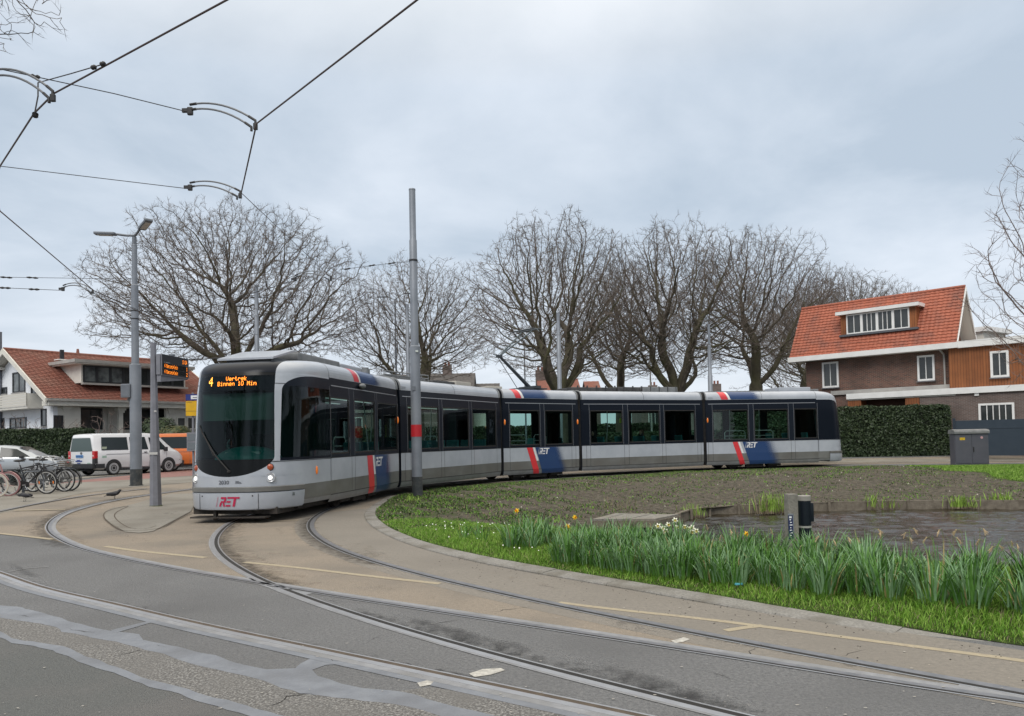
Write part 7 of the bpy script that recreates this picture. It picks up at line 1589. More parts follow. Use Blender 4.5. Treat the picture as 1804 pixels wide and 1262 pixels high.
# =================================================================== BICYCLES
M_BBLK = mat('bicycle_black', (.012, .012, .014), .4, coat=.3); M_BPNK = mat('bicycle_pink', (.40, .21, .21), .5); M_CHR = mat('chrome', (.6, .61, .62), .2, metal=.8); M_RIMW = mat('bright_rim', (.48, .48, .47), .35, metal=.2); M_BCRM = mat('cream_tyre', (.55, .50, .42), .7); M_BRED = mat('pink_tyre', (.33, .17, .17), .75)
def bicycle(g, rz, label, frame=M_BBLK, tyre=M_TYRE, lean=6, basket=None, bag=False, guard=True, rimw=M_RIMW, disc=False, steer=0.0):
    t = E('bicycle', g, rz, label, 'bicycle', 'bicycles parked side by side'); t.rotation_euler = (R(lean), 0, rz); Rw = .345; F_ = Vector((.56, 0, Rw)); B_ = Vector((-.52, 0, Rw)); BB = Vector((-.05, 0, .29)); ST = Vector((-.24, 0, .86)); HT = Vector((.37, 0, .88)); HB = Vector((.42, 0, .70))
    def wheel(c, nm, lamp):
        w_ = E('wheel', parent=t); w_.location = c; b = MB().m(tyre); b.ring((0, 0, 0), Rw - .02, .021, 40, 8); b.build('tyre', w_, smooth=True); b = MB().m(rimw); b.ring((0, 0, 0), Rw - .052, .016, 40, 6); b.cyl((0, 0, 0), .03, .1, 12, 'Y')
        for k in range(28): a = 2 * math.pi * k / 28; b.tube([(.02 * math.cos(a + 1), .03 * (1 if k % 2 else -1), .02 * math.sin(a + 1)), ((Rw - .055) * math.cos(a), 0, (Rw - .055) * math.sin(a))], .0016, 3, cap=False)
        if lamp and disc: b.m(M_ORG); b.box((-.22, -.01, 0), (.022, .012, .07)); b.box((.22, -.01, 0), (.022, .012, .07))
        b.build('rim', w_)
    wheel(F_, 'f', True); wheel(B_, 'b', False)
    b = MB().m(frame)
    for p, q, r in ((BB, ST, .016), (HB, BB, .018), (HT, ST + Vector((.03, 0, -.10)), .016), (HT + Vector((.0, 0, .04)), HB - Vector((-.02, 0, .06)), .02), (BB, B_ + Vector((0, .05, 0)), .01), (BB, B_ + Vector((0, -.05, 0)), .01), (ST - Vector((0, 0, .1)), B_ + Vector((0, .05, 0)), .009), (ST - Vector((0, 0, .1)), B_ + Vector((0, -.05, 0)), .009)): b.tube([p, q], r, 8)
    b.build('frame', t, smooth=True)
    b = MB().m(frame)
    for s_ in (-.05, .05): b.tube([HB + Vector((.02, s_, -.05)), HB + Vector((.05, s_, -.16)), F_ + Vector((0, s_, 0))], .011, 7)
    b.m(M_CHR); b.tube([HT, HT + Vector((-.03, 0, .13))], .013, 8); b.build('fork', t, smooth=True)
    b = MB().m(M_CHR); c = HT + Vector((-.03, 0, .14)); b.tube([c + Vector((-.28, -.28, .02)), c + Vector((-.1, -.27, .05)), c + Vector((.04, -.12, .04)), c + Vector((.06, 0, 0)), c + Vector((.04, .12, .04)), c + Vector((-.1, .27, .05)), c + Vector((-.28, .28, .02))], .011, 8); b.m(M_RUB)
    for s_ in (-.28, .28): b.tube([c + Vector((-.30, s_, .018)), c + Vector((-.17, s_, .035))], .017, 8)
    b.m(M_CHR); b.cyl(c + Vector((-.0, .1, .07)), .03, .03, 12); b.build('handlebar', t, smooth=True)
    b = MB().m(M_RUB); b.ell(ST + Vector((-.04, 0, .13)), (.15, .09, .035), 16, 8); b.ell(ST + Vector((.08, 0, .125)), (.09, .03, .025), 12, 6); b.m(M_CHR); b.tube([ST - Vector((0, 0, .1)), ST + Vector((-.03, 0, .1))], .013, 8); b.build('saddle', t, smooth=True)
    if guard:
        b = MB().m(frame)
        for c, a0, a1 in ((F_, .35, 2.6), (B_, .5, 3.5)): b.grid([[c + Vector(((Rw + .025) * math.cos(a0 + (a1 - a0) * k / 18), y, (Rw + .025) * math.sin(a0 + (a1 - a0) * k / 18))) for k in range(19)] for y in (-.028, .028)])
        b.build('mudguard', t)
    b = MB().m(frame); pr = [(BB.x + .1, .21), (BB.x + .12, .36), (BB.x, .40), (B_.x, .40), (B_.x - .07, .34), (B_.x, .29)]; b.prism(pr, -.075, -.055, lambda a, c, d: (a, d, c)); b.m(M_CHR); b.cyl((BB.x, -.09, BB.z), .018, .16, 10, 'Y'); b.tube([(BB.x, -.10, BB.z), (BB.x + .08, -.11, BB.z - .15)], .010, 6); b.tube([(BB.x, .09, BB.z), (BB.x - .08, .11, BB.z + .15)], .010, 6); b.m(M_RUB); b.box((BB.x + .08, -.15, BB.z - .15), (.09, .08, .02)); b.box((BB.x - .08, .15, BB.z + .15), (.09, .08, .02)); b.build('chain_case', t)
    b = MB().m(M_BBLK)
    for s_ in (-.05, .05): b.tube([(-.33, s_, .74), (-.86, s_, .74), B_ + Vector((0, s_, 0))], .006, 5)
    for x in (-.45, -.6, -.75): b.tube([(x, -.06, .742), (x, .06, .742)], .005, 5)
    b.build('carrier', t)
    b = MB().m(M_RUB); b.tube([(-.42, -.03, .22), (-.30, -.14, .0)], .009, 6); b.build('kickstand', t)
    if bag: b = MB().m(mat('dark_pannier', (.012, .022, .022), .7)); b.box((-.56, -.14, .55), (.36, .13, .36), bev=.03); b.box((-.56, .14, .55), (.36, .13, .36), bev=.03); b.build('pannier', t)
    if basket:
        b = MB().m(basket); c = HT + Vector((.17, 0, .02))
        for k in range(5): z = -.13 + .055 * k; b.tube([c + Vector((sx_ * (.11 + .008 * k), sy_ * (.15 + .012 * k), z)) for sx_, sy_ in ((-1, -1), (1, -1), (1, 1), (-1, 1), (-1, -1))], .006, 5)
        for k in range(9):
            u = -1 + k / 4
            for (a, c_) in (((u, -1), 0), ((u, 1), 0), ((-1, u), 0), ((1, u), 0)): b.tube([c + Vector((a[0] * .11, a[1] * .15, -.13)), c + Vector((a[0] * .142, a[1] * .198, .09))], .0035, 4)
        b.m(mat('basket_cloth', (.22, .18, .14), .9, c2=(.14, .12, .10), ns=20)); b.box(c + Vector((0, 0, -.05)), (.20, .27, .15), bev=.02); b.m(M_TL); b.box(c + Vector((.12, -.05, 0)), (.02, .07, .05), bev=.01); b.build('basket', t)
    return t
def bk(px, Y, **k):   # px = photo column of the front wheel hub
    rz = k.pop('rz', R(0)); q = AT(px, 770, Y); return bicycle((q.x - .56 * math.cos(rz), Y - .56 * math.sin(rz), zg(q.x, Y)), rz, **k)
bk(82.5, 22.4, rz=R(-6), label='black bicycle with dark side bags, standing in front with an orange wheel reflector', bag=True, disc=True, lean=4)
bk(113, 23.3, rz=R(-10), label='bicycle with a wire basket and bag on its handlebar, rightmost of the parked row', basket=M_CHR, lean=-5)
bk(106, 24.0, rz=R(-3), label='silver-forked bicycle standing behind the one with the basket', frame=mat('bicycle_silver', (.42, .43, .45), .35, metal=.4), lean=3)
bk(15, 21.8, rz=R(2), label='dusty pink bicycle with pink tyres at the left edge', frame=M_BPNK, tyre=M_BRED, lean=5)
bk(58, 23.6, rz=R(-176), label='black bicycle facing left in the middle of the parked row', lean=-3)
bk(-7, 21.3, rz=R(6), label='cream-tyred bicycle cut off by the left edge', frame=M_BPNK, tyre=M_BCRM, lean=4)
b = MB().m(M_GALVD)
for px in (27, 62):
    q = AT(px, 770, 23.0); st_ = E('bicycle_stand', (q.x, 22.9, .2), R(5), 'low dark steel bicycle stand between the parked bicycles', 'bicycle stand', 'low stands under the bicycles'); b = MB().m(M_GALVD); b.tube([(-.3, 0, 0), (-.3, 0, .55), (-.2, 0, .65), (.2, 0, .65), (.3, 0, .55), (.3, 0, 0)], .025, 8); b.build('hoop', st_, smooth=True)
# =================================================================== BIRDS (starlings / jackdaws on the road)
M_BIRD = mat('black_plumage', (.008, .008, .010), .55, c2=(.02, .02, .026), ns=25)
def bird(g, rz, label, pitch=0, s=1.0, headup=True):
    t = E('black_bird', g, rz, label, 'bird', 'black birds on the road'); t.scale = (s,) * 3
    me = bpy.data.meshes.new('body'); hz_ = .185 if headup else .135; hx = .085 if headup else .125
    vs = [(-.02, 0, .12), (.045, 0, .135), (hx - .015, 0, hz_ - .02), (hx, 0, hz_), (hx + .022, 0, hz_ - .002), (-.08, 0, .105), (-.14, 0, .088), (-.20, 0, .075)]
    es = [(0, 1), (1, 2), (2, 3), (3, 4), (0, 5), (5, 6), (6, 7)]; me.from_pydata(vs, es, []); o = bpy.data.objects.new('body', me); COL.objects.link(o); o.parent = t
    md = o.modifiers.new('s', 'SKIN'); rr = [(.048, .045), (.042, .042), (.026, .026), (.027, .028), (.018, .018), (.034, .030), (.022, .010), (.024, .005)]
    for i, r in enumerate(rr): me.skin_vertices[0].data[i].radius = r
    me.skin_vertices[0].data[0].use_root = True; o.modifiers.new('u', 'SUBSURF').levels = 2; me.materials.append(M_BIRD); md.use_smooth_shade = True; o.modifiers['u'].render_levels = 2
    for s_ in (-1, 1):
        w_ = MB().m(M_BIRD); w_.ell((-.05, s_ * .042, .118), (.10, .012, .032), 12, 8); w_.build('wing', t, smooth=True); l = MB().m(mat('bird_leg', (.03, .022, .02), .6)); l.tube([(-.0, s_ * .02, .09), (-.015, s_ * .022, .045), (.0, s_ * .022, .004)], .0035, 5)
        for a in (-.4, 0, .4, 3.1): l.tube([(0, s_ * .022, .004), (.028 * math.cos(a), s_ * .022 + .028 * math.sin(a), .003)], .0028, 4)
        l.build('leg', t)
    bk_ = MB().m(mat('beak', (.05, .04, .03), .4)); bk_.tube([(hx + .022, 0, hz_ - .002), (hx + .062, 0, hz_ - .010)], [.008, .001], 8); bk_.build('beak', t); e_ = MB().m(mat('bird_eye', (.5, .48, .42), .2))
    for s_ in (-1, 1): e_.ell((hx + .010, s_ * .024, hz_ + .006), (.004, .003, .004), 6, 4)
    e_.build('eye', t); return t
g_ = G(43, 884); bird(g_, R(170), 'black bird with lowered head near the bicycles', s=1.35, headup=False)
g_ = G(203, 881); bird(g_, R(12), 'black bird with raised head on the rail just left of the board post', s=1.4)
# =================================================================== DAFFODILS
M_DL = mat('daffodil_leaf', (.065, .175, .028), .55, c2=(.10, .22, .045), ns=9, spec=.25); M_DL2 = mat('daffodil_leaf_bluish', (.125, .245, .11), .5, c2=(.20, .32, .17), ns=9, spec=.3); M_DL3 = mat('daffodil_leaf_base', (.09, .19, .025), .55)
def leaf_strip(V, F, MI, p, az, h, bend, w_, rg, mi, fold=None, n=6):
    side = np.array((-math.sin(az), math.cos(az), 0)); out_ = np.array((math.cos(az), math.sin(az), 0)); o = len(V); tw = rg.uniform(-.9, .9); 
    pt = np.array(p, float); ang = rg.uniform(.03, .30)
    for i in range(n + 1):
        t = i / n; ww = w_ * (1 - t ** 3.5) * (.75 + .25 * min(1, t * 4)); a2 = tw * t; sd = side * math.cos(a2) + out_ * math.sin(a2)
        V.append(pt - sd * ww); V.append(pt + sd * ww)
        if fold is not None and t > fold: ang += 1.0
        else: ang += bend / n * (.4 + 1.2 * t)
        pt = pt + (out_ * math.sin(ang) + np.array((0, 0, 1)) * math.cos(ang)) * h / n
    for i in range(n): F.append((o + 2 * i, o + 2 * i + 1, o + 2 * i + 3, o + 2 * i + 2)); MI.append(2 if i == 0 else mi)
def clump_mesh(seed, n=64, rad=.13, hh=.40):
    rg = np.random.default_rng(seed); V, F, MI = [], [], []
    for i in range(n):
        a = rg.uniform(0, 6.283); r = rad * math.sqrt(rg.random()); fold = rg.uniform(.55, .85) if rg.random() < .16 else None
        leaf_strip(V, F, MI, (r * math.cos(a), r * math.sin(a), -.01), a + rg.normal(0, .5), hh * rg.uniform(.62, 1.2), rg.uniform(.1, .95) * (1.6 if rg.random() < .25 else 1), rg.uniform(.005, .0095), rg, 3 if rg.random() < .045 else 0 if rg.random() < .55 else 1, fold)
    me = bpy.data.meshes.new('leaves'); me.from_pydata([tuple(v) for v in V], [], F)
    for m_ in (M_DL, M_DL2, M_DL3, mat('dead_leaf', (.30, .27, .10), .7, c2=(.22, .17, .08), ns=20)): me.materials.append(m_)
    me.polygons.foreach_set('material_index', MI); me.update(); return me
CL = [clump_mesh(100 + i, n=80 + 8 * (i % 3)) for i in range(8)]; CS = [clump_mesh(130 + i, n=14, rad=.08, hh=.34) for i in range(2)]
GD = 'daffodil clumps in the bed along the pond'
def clump(x, y, s, me, label='clump of green daffodil leaves in the bed along the near side of the pond', grp=GD):
    o = bpy.data.objects.new('daffodil_clump', me); COL.objects.link(o); z = zisl(x, y); o.location = (x, y, z); o.rotation_euler = (0, 0, random.uniform(0, 6.28)); o.scale = (s, s, s * random.uniform(.92, 1.08)); tag(o, label, 'plant', grp); return o
front = smooth_path([G(*p, z=.05).xy for p in [(985, 990), (1060, 1001), (1150, 1013), (1250, 1027), (1400, 1043), (1560, 1058), (1700, 1072), (1804, 1084), (1900, 1096), (2100, 1118)]], .22, 1)
nc_ = 0
for row, (off, jit) in enumerate(((0.0, .06), (.26, .08), (.52, .08), (.80, .09), (1.06, .1), (1.34, .1))):
    pth = offset_path(front, off)
    for i, p in enumerate(pth):
        if row % 2 == 1 and i % 2 == 0 and random.random() < .5: continue
        if row > 2 and random.random() < .25: continue
        if (G(1397, 980, z=.0).xy - p).length < .2: continue
        q = (p.x + random.uniform(-jit, jit), p.y + random.uniform(-jit, jit)); clump(q[0], q[1], random.uniform(.84, 1.14) * (.96 if row < 5 else .85), random.choice(CL)); nc_ += 1
for (px, py, s) in ((905, 965, 1.0), (938, 968, 1.05), (968, 962, .9), (925, 958, .95), (1010, 975, 1.1), (1035, 985, 1.0), (950, 950, .9), (1080, 985, 1.0), (1050, 968, .95)):
    g_ = G(px, py, z=.06); clump(g_.x, g_.y, s, random.choice(CL), 'clump of daffodil leaves in the loose group at the left end of the bed', 'daffodil clumps at the left end of the bed'); nc_ += 1
for (px, py, s) in ((818, 950, .9), (850, 955, 1.0), (838, 945, .8)): g_ = G(px, py, z=.06); clump(g_.x, g_.y, s, CS[0], 'thin isolated tuft of daffodil leaves left of the bed, among white daisies', 'thin daffodil tufts left of the bed')
print('clumps', nc_)
M_PY = mat('petal_yellow', (.80, .52, .02), .5); M_PYO = mat('trumpet_yellow', (.85, .40, .01), .5); M_PW = mat('petal_white', (.78, .78, .68), .5); M_PWC = mat('petal_cream_cup', (.75, .66, .22), .5); M_STM = mat('flower_stem', (.06, .13, .035), .6); M_WITH = mat('withered_petal', (.38, .27, .15), .8, c2=(.46, .36, .22), ns=30); M_STMB = mat('withered_stem', (.16, .19, .08), .7)
def flower(px, py, Y, petal, cup, label, group, face=None, r=.032, withered=False):
    q = AT(px, py, Y); z0 = zisl(q.x, Y); t = E('daffodil_flower', (q.x, Y, z0), 0, label, 'flower', group); h = q.z - z0
    if withered:
        a = random.uniform(0, 6.28); d = Vector((math.cos(a) * .05, math.sin(a) * .05 - .01, 0)); b = MB().m(M_STMB); b.tube([(0, 0, 0), (.01, 0, h * .9), (.0 + d.x * .3, d.y * .3, h), d + Vector((0, 0, h - .01))], .0028, 5); b.build('stem', t); b = MB().m(M_WITH); V = d + Vector((0, 0, h - .01)); b.ell(V, (.006, .006, .010), 8, 5)
        for k in range(4): w2 = random.uniform(-1, 1); b.tube([V, V + Vector((d.x * .5 + .01 * w2, d.y * .5, -.02 - .012 * k)), V + Vector((d.x * .6 + .018 * w2, d.y * .8, -.026 - .007 * k))], [.003, .004, .001], 4)
        b.build('petals', t); return t
    az = R(-90) + (face if face is not None else random.uniform(-.6, .6)); f_ = Vector((math.cos(az), math.sin(az), .12)).normalized(); u_ = f_.cross(Vector((0, 0, 1))).normalized(); v_ = u_.cross(f_)
    b = MB().m(M_STM); b.tube([(0, 0, 0), (0, 0, h - .01), f_ * .01 + Vector((0, 0, h))], .004, 6); b.build('stem', t); c = f_ * .02 + Vector((0, 0, h)); b = MB().m(petal)
    for k in range(6):
        a = k * math.pi / 3 + .2; e1 = u_ * math.cos(a) + v_ * math.sin(a); e2 = u_ * -math.sin(a) + v_ * math.cos(a); o1 = c + f_ * .002 * (k % 2)
        b.add([o1, o1 + e1 * r * .5 + e2 * r * .34 + f_ * .004, o1 + e1 * r + e2 * r * .18, o1 + e1 * r * 1.22 - f_ * .003, o1 + e1 * r - e2 * r * .18, o1 + e1 * r * .5 - e2 * r * .34 + f_ * .004], [(0, 1, 2, 3, 4, 5)])
    b.build('petals', t); b = MB().m(cup); b.tube([c, c + f_ * r * .8, c + f_ * r * 1.0], [r * .30, r * .36, r * .50], 10, cap=False); b.tube([c + f_ * .003, c + f_ * .006], [r * .3, r * .3], 10); b.build('trumpet', t); return t
for (px, py, Y, lb) in ((912, 900, 10.6, 'yellow daffodil standing alone at the left end of the bed, against bare soil'), (1011, 912, 10.4, 'yellow daffodil between the first clumps, taller of a close pair'), (1000, 928, 10.2, 'small yellow daffodil just below its taller neighbour'), (1313, 941, 9.0, 'single yellow daffodil above the middle of the bed, against the water')): flower(px, py, Y, M_PY, M_PYO, lb, 'yellow daffodils')
for (px, py) in ((1160, 927), (1168, 931), (1176, 925), (1189, 917), (1172, 936), (1205, 929), (1213, 932), (1220, 930), (1217, 938), (1226, 936), (1190, 930)): flower(px, py, 9.5 + random.uniform(-.15, .15), M_PW, M_PWC, 'white daffodil with pale yellow cup in the cluster in front of the wooden deck', 'white daffodils in front of the deck', r=.034)
for (px, py) in ((1240, 925), (1284, 932), (1272, 944), (1326, 931), (1352, 932), (1450, 944), (1461, 950), (1489, 945), (1502, 948), (1537, 931), (1542, 940), (1551, 934), (1600, 930), (1604, 938), (1641, 946), (1659, 932), (1677, 945), (1693, 933), (1724, 930), (1732, 951), (1747, 957), (1757, 962), (1780, 954), (1790, 957), (1596, 945)):
    flower(px, py, 8.4 - (px - 1250) / 550 * 1.2 + random.uniform(-.15, .15), None, None, 'withered brown daffodil head on a thin stalk above the leaves, against the water', 'withered daffodil heads above the bed', withered=True)
b = MB().m(mat('blue_litter', (.10, .40, .50), .4)); g_ = G(1301, 1029, z=.1); b.box((0, 0, 0), (.075, .03, .02), rz=.2, bev=.006); o = b.build('litter', None); o.location = g_; tag(o, 'small light blue piece of litter in the grass in front of the daffodils', 'litter')
# =================================================================== GRASS
M_GR = mat('grass_blade', (.085, .205, .016), .6, c2=(.155, .30, .035), ns=2.5, spec=.25); M_GR2 = mat('grass_blade_light', (.20, .34, .045), .6, c2=(.26, .37, .09), ns=5, spec=.25); M_GRD = mat('weed_leaf', (.035, .062, .018), .7, c2=(.065, .095, .035), ns=4); M_DRY = mat('dry_straw', (.25, .205, .135), .8, c2=(.18, .14, .09), ns=6)
def zis_v(x, y): return np.array([zisl(a, c) for a, c in zip(x, y)])
_gx = np.arange(-4, 30, .25); _gy = np.arange(0, 34, .25); _X, _Y = np.meshgrid(_gx, _gy); _GZ = zisl_np(_X.ravel(), _Y.ravel()).reshape(_X.shape)
def zfast(x, y):
    i = np.clip((y - _gy[0]) / .25, 0, len(_gy) - 1.001); j = np.clip((x - _gx[0]) / .25, 0, len(_gx) - 1.001); i0 = i.astype(int); j0 = j.astype(int); fi = i - i0; fj = j - j0
    return _GZ[i0, j0] * (1 - fi) * (1 - fj) + _GZ[i0 + 1, j0] * fi * (1 - fj) + _GZ[i0, j0 + 1] * (1 - fi) * fj + _GZ[i0 + 1, j0 + 1] * fi * fj
def blades(name, x, y, h, w_, lean, mts, mi, label=None, cat='grass', z=None, seed=1):
    rg = np.random.default_rng(seed); n = len(x); z = zfast(x, y) if z is None else z; az = rg.uniform(0, 6.283, n); a2 = rg.uniform(0, 6.283, n); sx_, sy_ = np.cos(az) * w_, np.sin(az) * w_; lx, ly = np.cos(a2) * lean * h, np.sin(a2) * lean * h; Z0 = z - .006
    V = np.empty((n, 5, 3)); V[:, 0] = np.stack([x - sx_, y - sy_, Z0], 1); V[:, 1] = np.stack([x + sx_, y + sy_, Z0], 1); V[:, 2] = np.stack([x + sx_ * .8 + lx * .4, y + sy_ * .8 + ly * .4, Z0 + h * .6], 1); V[:, 3] = np.stack([x - sx_ * .8 + lx * .4, y - sy_ * .8 + ly * .4, Z0 + h * .6], 1); V[:, 4] = np.stack([x + lx, y + ly, Z0 + h * (1 - .25 * lean)], 1)
    ix = np.arange(n)[:, None] * 5; F = np.concatenate([ix + np.array([[0, 1, 2]]), ix + np.array([[0, 2, 3]]), ix + np.array([[3, 2, 4]])]); o = np_mesh(name, V.reshape(-1, 3), F, mts, None, np.concatenate([mi, mi, mi])); o['kind'] = 'stuff'
    if label: o['label'] = label; o['category'] = cat
    return o
def sample(n, x0, x1, y0, y1, fn, seed):
    rg = np.random.default_rng(seed); X, Y = rg.uniform(x0, x1, n), rg.uniform(y0, y1, n); k = inpoly(X, Y, ISL_IN[::3]) | (n < 50000); X, Y = X[k], Y[k]; k = fn(X, Y, rg); return X[k], Y[k], rg
inside = lambda X, Y: inpoly(X, Y, ISL_IN) & ~inpoly(X, Y, POND)
def f_lawn(X, Y, rg):
    dk_ = dpath(X, Y, KERB); k = inside(X, Y) & (dk_ < 4.4) & (Y < 14.3 - .12 * X + rg.normal(0, .25, len(X))) & (X / (Y + .01) < .72); lim = 1.0 - .75 * np.clip((dk_ - 1.8) / 2.4, 0, 1); return k & (rg.random(len(X)) < lim)
X, Y, rg = sample(420000, -3.2, 7.5, 3.4, 14.6, f_lawn, 5); dk_ = dpath(X, Y, KERB); 
tall = (.035 + .05 * rg.random(len(X)) ** 1.5) * (1 + .45 * np.sin(X * 3.1) * np.sin(Y * 2.7)) * np.where(dk_ < .35, .8, 1.1)
blades('grass', X, Y, tall, rg.uniform(.0016, .0034, len(X)), rg.uniform(.1, 1.1, len(X)), [M_GR, M_GR2, M_DRY], rg.choice(3, len(X), p=(.66, .29, .05)), 'short bright green grass on the near side of the island', seed=6); print('lawn', len(X))
# ragged dirt edge near the right end of the kerb
X, Y, rg = sample(60000, 1.2, 6, 2.8, 7.4, lambda X, Y, rg: (dpath(X, Y, KERB) < .10 + .3 * rg.random(len(X)) * (Y < 6.6)) & inpoly(X, Y, ISL) & (rg.random(len(X)) < .8), 15)
blades('dry_grass', X, Y, rg.uniform(.01, .032, len(X)), rg.uniform(.002, .004, len(X)), rg.uniform(.6, 1.8, len(X)), [M_DRY, M_GRD, mat('dark_litter', (.03, .022, .016), .9)], rg.choice(3, len(X), p=(.3, .3, .4)), 'dry straw and dirt along the grass edge', seed=16)
def f_weed(X, Y, rg):
    de = dpath(X, Y, ISL, True); p = .75 * np.exp(-de / 1.8) + .13 + .60 * np.clip((2.0 - X) / 4, 0, 1); pat = np.sin(X * 1.9 + 1) * np.sin(Y * 1.3) + .7 * np.sin(X * 4.3) * np.sin(Y * 3.7 + 2) + .5 * np.sin(X * 9 + Y * 4); return inside(X, Y) & (Y > 12.2) & (rg.random(len(X)) < p * np.clip(.7 + pat, .05, 2))
X, Y, rg = sample(420000, -3.6, 19, 12, 33, f_weed, 7)
blades('weeds', X, Y, rg.uniform(.015, .07, len(X)), rg.uniform(.005, .014, len(X)), rg.uniform(.3, 1.6, len(X)), [M_GRD, M_GR, M_DRY], rg.choice(3, len(X), p=(.55, .33, .12)), 'sparse weeds growing on the bare soil bank', 'weeds', seed=8); print('weeds', len(X))
def f_right(X, Y, rg): return inside(X, Y) & (patch_green(X, Y) > .6) & (Y > 17)
X, Y, rg = sample(160000, 11, 24, 16, 32, f_right, 9); blades('grass', X, Y, rg.uniform(.04, .09, len(X)), rg.uniform(.006, .010, len(X)), rg.uniform(.1, 1, len(X)), [M_GR, M_GR2], rg.choice(2, len(X)), 'bright green lawn slope at the right edge beyond the pond', seed=10)
# clods and stones on the bank
X, Y, rg = sample(9000, -3, 18, 13, 31, lambda X, Y, rg: inside(X, Y) & (patch_green(X, Y) < .55), 11); Z = zfast(X, Y); n = len(X); base = np.array([(1, 0, 0), (-.5, .87, 0), (-.5, -.87, 0), (0, 0, 1)]); sc = rg.uniform(.008, .032, n)[:, None, None]; a = rg.uniform(0, 6.28, n)
Rm = np.stack([np.stack([np.cos(a), -np.sin(a), 0 * a], 1), np.stack([np.sin(a), np.cos(a), 0 * a], 1), np.stack([0 * a, 0 * a, 1 + 0 * a], 1)], 1); V = np.einsum('nij,kj->nki', Rm, base) * sc + np.stack([X, Y, Z - .003], 1)[:, None]; ix = np.arange(n)[:, None] * 4; F = np.concatenate([ix + np.array([q]) for q in ((0, 1, 3), (1, 2, 3), (2, 0, 3))])
o = np_mesh('soil_clods', V.reshape(-1, 3), F, [mat('clod', (.07, .055, .04), .95, c2=(.13, .105, .08), ns=8), mat('pale_stone', (.4, .38, .34), .8)], None, np.tile((rg.random(n) < .03).astype(int), 3)); o['kind'] = 'stuff'; o['label'] = 'clods and pale stones scattered on the soil bank'; o['category'] = 'soil clods'
# grit on the brown roadway near the grass
X, Y, rg = sample(5200, -1, 6, 3.2, 10, lambda X, Y, rg: inpoly(X, Y, [p for p in offset_path(KERB, .0) if 1 < p.y < 18] + [p for p in RAIL['C'][::-1] if 1 < p.y < 17][::1]) & (rg.random(len(X)) < np.exp(-dpath(X, Y, KERB) / .35) + .03), 12); n = len(X); Rs = rg.uniform(.002, .009, n)[:, None, None]; V = base[None] * Rs * np.array((1, 1, .8)) + np.stack([X, Y, 0 * X + .003], 1)[:, None]; ix = np.arange(n)[:, None] * 4; F = np.concatenate([ix + np.array([q]) for q in ((0, 1, 3), (1, 2, 3), (2, 0, 3))])
o = np_mesh('grit', V.reshape(-1, 3), F, [mat('dark_grit', (.03, .025, .02), .9), mat('pale_grit', (.33, .3, .26), .9)], None, np.tile((rg.random(n) < .12).astype(int), 3)); o['kind'] = 'stuff'; o['label'] = 'dark grit scattered on the roadway beside the kerb'; o['category'] = 'grit'
# daisies
X, Y, rg = sample(190, -2.3, .6, 9.6, 13.4, lambda X, Y, rg: inside(X, Y) & (np.abs(dpath(X, Y, KERB) - 1.3) < .75) & (rg.random(len(X)) < .55), 13); n = len(X); Z = zfast(X, Y) + rg.uniform(.05, .09, n); k6 = np.array([(math.cos(i * 1.047), math.sin(i * 1.047), 0) for i in range(6)]); V = k6[None] * rg.uniform(.006, .011, n)[:, None, None] + np.stack([X, Y, Z], 1)[:, None]
V[:, :, 2] += V[:, :, 1] * 0 + (k6[None, :, 1] * .006); o = np_mesh('daisies', V.reshape(-1, 3), np.arange(6 * n).reshape(-1, 6), [mat('daisy_white', (.8, .8, .78), .6)], None); o['kind'] = 'stuff'; o['label'] = 'tiny white daisies dotted over the grass left of the daffodils'; o['category'] = 'daisies'
# pond-edge plants
def reed(px, py, n, h, label, z=-.38, spread=.3, dry=.1, w_=.006):
    g_ = G(px, py, z); t = bpy.data.meshes.new('reed_leaves'); rg = np.random.default_rng(int(px)); V, F, MI = [], [], []
    for i in range(n): a = rg.uniform(0, 6.28); leaf_strip(V, F, MI, (rg.normal(0, spread * .5), rg.normal(0, .08), 0), a, h * rg.uniform(.5, 1.2), rg.uniform(0, .8), w_ * rg.uniform(.7, 1.3), rg, 1 if rg.random() < dry else 0)
    t.from_pydata([tuple(v) for v in V], [], F)
    for m_ in (M_GR2, M_DRY, M_DRY): t.materials.append(m_)
    t.polygons.foreach_set('material_index', MI); o = bpy.data.objects.new('reed_tuft', t); COL.objects.link(o); o.location = g_; tag(o, label, 'plant', 'reed tufts along the pond bank'); return o
reed(1219, 912, 90, .33, 'reed tuft at the pond corner just right of the deck', spread=.34, dry=.2); reed(1357, 905, 150, .50, 'largest reed tuft on the far bank, left of the wooden post', spread=.36, dry=.2, w_=.009); reed(1384, 904, 60, .42, 'reed tuft directly behind the wooden post', spread=.2, dry=.4); reed(1500, 896, 40, .28, 'sparse dry reed tuft right of the bollard', spread=.35, dry=.5); reed(1533, 897, 24, .40, 'small broad-leaved green reed tuft on the far bank', spread=.12, dry=.05, w_=.014); reed(1568, 897, 50, .30, 'mixed green and yellow reed tuft in the middle of the far bank', spread=.4, dry=.35, w_=.01); reed(1697, 896, 110, .34, 'rounded green reed tuft on the far bank, left of the rightmost one', spread=.34, dry=.03, w_=.010); reed(1763, 894, 80, .38, 'rightmost green reed tuft on the far bank', spread=.36, dry=.1, w_=.012); reed(1105, 899, 50, .32, 'dry grass tuft behind the wooden deck', z=-.05, spread=.6, dry=.9, w_=.004); reed(730, 884, 26, .14, 'green tuft at the foot of the banded mast', z=.04, spread=.16, dry=.05, w_=.010); reed(722, 882, 16, .17, 'taller green tuft left of the foot of the banded mast', z=.04, spread=.1, dry=.05, w_=.010)
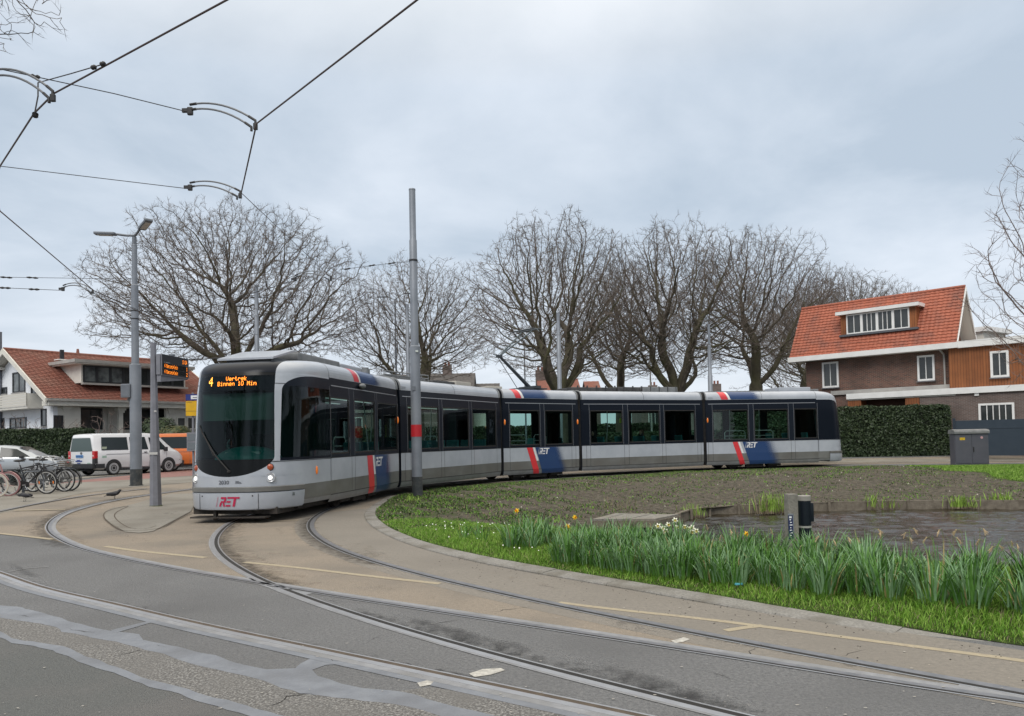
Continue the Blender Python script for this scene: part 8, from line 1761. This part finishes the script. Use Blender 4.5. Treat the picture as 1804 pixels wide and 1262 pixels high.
# =================================================================== PEOPLE: seated passengers
def seated(k, x, y, label, hair, coat, skin=(.42, .26, .19), d=1):
    """one continuous skinned body, sitting, facing local -x*d"""
    wp = k.M @ Vector((x, y, .90)) + Vector((NOSE.x, NOSE.y, 0)); t = E('person', wp, k.a + (math.pi if d > 0 else 0), label, 'person')
    me = bpy.data.meshes.new('body'); V = [(0, 0, .10), (-.02, 0, .32), (-.01, 0, .50), (.01, 0, .60), (.03, 0, .70), (.04, 0, .78), (-.01, .17, .50), (.05, .21, .28), (.26, .14, .22), (-.01, -.17, .50), (.05, -.21, .28), (.26, -.14, .22), (.05, .09, .08), (.42, .11, .08), (.44, .11, -.30), (.54, .11, -.36), (.05, -.09, .08), (.42, -.11, .08), (.44, -.11, -.30), (.54, -.11, -.36)]
    Es = [(0, 1), (1, 2), (2, 3), (3, 4), (4, 5), (2, 6), (6, 7), (7, 8), (2, 9), (9, 10), (10, 11), (0, 12), (12, 13), (13, 14), (14, 15), (0, 16), (16, 17), (17, 18), (18, 19)]
    rr = [(.15, .13), (.13, .15), (.10, .13), (.052, .052), (.085, .072), (.088, .075), (.06, .06), (.048, .048), (.034, .034), (.06, .06), (.048, .048), (.034, .034), (.085, .085), (.065, .065), (.045, .045), (.035, .035), (.085, .085), (.065, .065), (.045, .045), (.035, .035)]
    me.from_pydata(V, Es, []); o = bpy.data.objects.new('body', me); COL.objects.link(o); o.parent = t; md = o.modifiers.new('s', 'SKIN'); md.use_smooth_shade = True; o.modifiers.new('u', 'SUBSURF').render_levels = 2
    for i, r in enumerate(rr): me.skin_vertices[0].data[i].radius = r
    me.skin_vertices[0].data[0].use_root = True; me.materials.append(coat)
    h = MB().m(mat('skin', skin, .55)); h.ell((.045, 0, .76), (.088, .070, .115), 18, 12); h.ell((.135, 0, .75), (.016, .012, .018), 8, 6); h.build('face', t, smooth=True); h = MB().m(hair); h.ell((.015, 0, .785), (.100, .083, .115), 18, 12); h.ell((-.04, 0, .68), (.06, .075, .11), 14, 8); h.build('hair', t, smooth=True)
    h = MB().m(mat('eye_dark', (.03, .02, .02), .3))
    for s_ in (-1, 1): h.ell((.128, s_ * .028, .775), (.006, .010, .006), 8, 5)
    h.build('eye', t)
    hd = MB().m(mat('skin', skin, .55))
    for s_ in (-1, 1):
        hd.ell((.30, s_ * .125, .21), (.045, .036, .018), 10, 6)
        for f_ in range(4): hd.tube([(.33, s_ * (.105 + .014 * f_), .212), (.365, s_ * (.105 + .014 * f_), .205), (.375 + .004 * (f_ in (1, 2)), s_ * (.105 + .014 * f_), .185)], .0075, 6)
        hd.tube([(.29, s_ * .095, .21), (.325, s_ * .085, .20)], .009, 6)
    hd.build('hand', t, smooth=True); return t
M_HAIRB = mat('hair_brown', (.09, .05, .03), .7); M_HAIRD = mat('hair_dark', (.02, .016, .014), .7)
xx = SX(k4, 1146, 765); seated(k4, xx, -.62, 'passenger with brown hair and dark coat seated in the middle window of the fourth carriage', M_HAIRB, mat('dark_coat', (.02, .022, .03), .85))
xx = SX(k4, 1074, 768); seated(k4, xx, -.1, 'dark-haired passenger in black seated in the first window of the fourth carriage', M_HAIRD, mat('black_coat', (.012, .012, .014), .85))
# unseen trees and evergreen screen added on the right to darken the tram's reflections


for i, (X, Y, rz, s) in enumerate(((38, 4, .4, 1.0), (42, 18, 2.4, 1.0), (30, -12, 4.0, 1.0))):
    t = copy_tree(tB); t.location = (X, Y, 0); t.rotation_euler = (0, 0, rz); t.scale = (s,) * 3; t['label'] = 'bare plane tree added out of view on the right for the reflection in the tram side'; t['group'] = 'bare trees added out of view for the tram side reflection'
hedge((46, -14), (50, 27), 3, 6.5, 'tall evergreen screen added out of view on the right to darken the tram side reflection', n=6000, size=.3, z0=0)
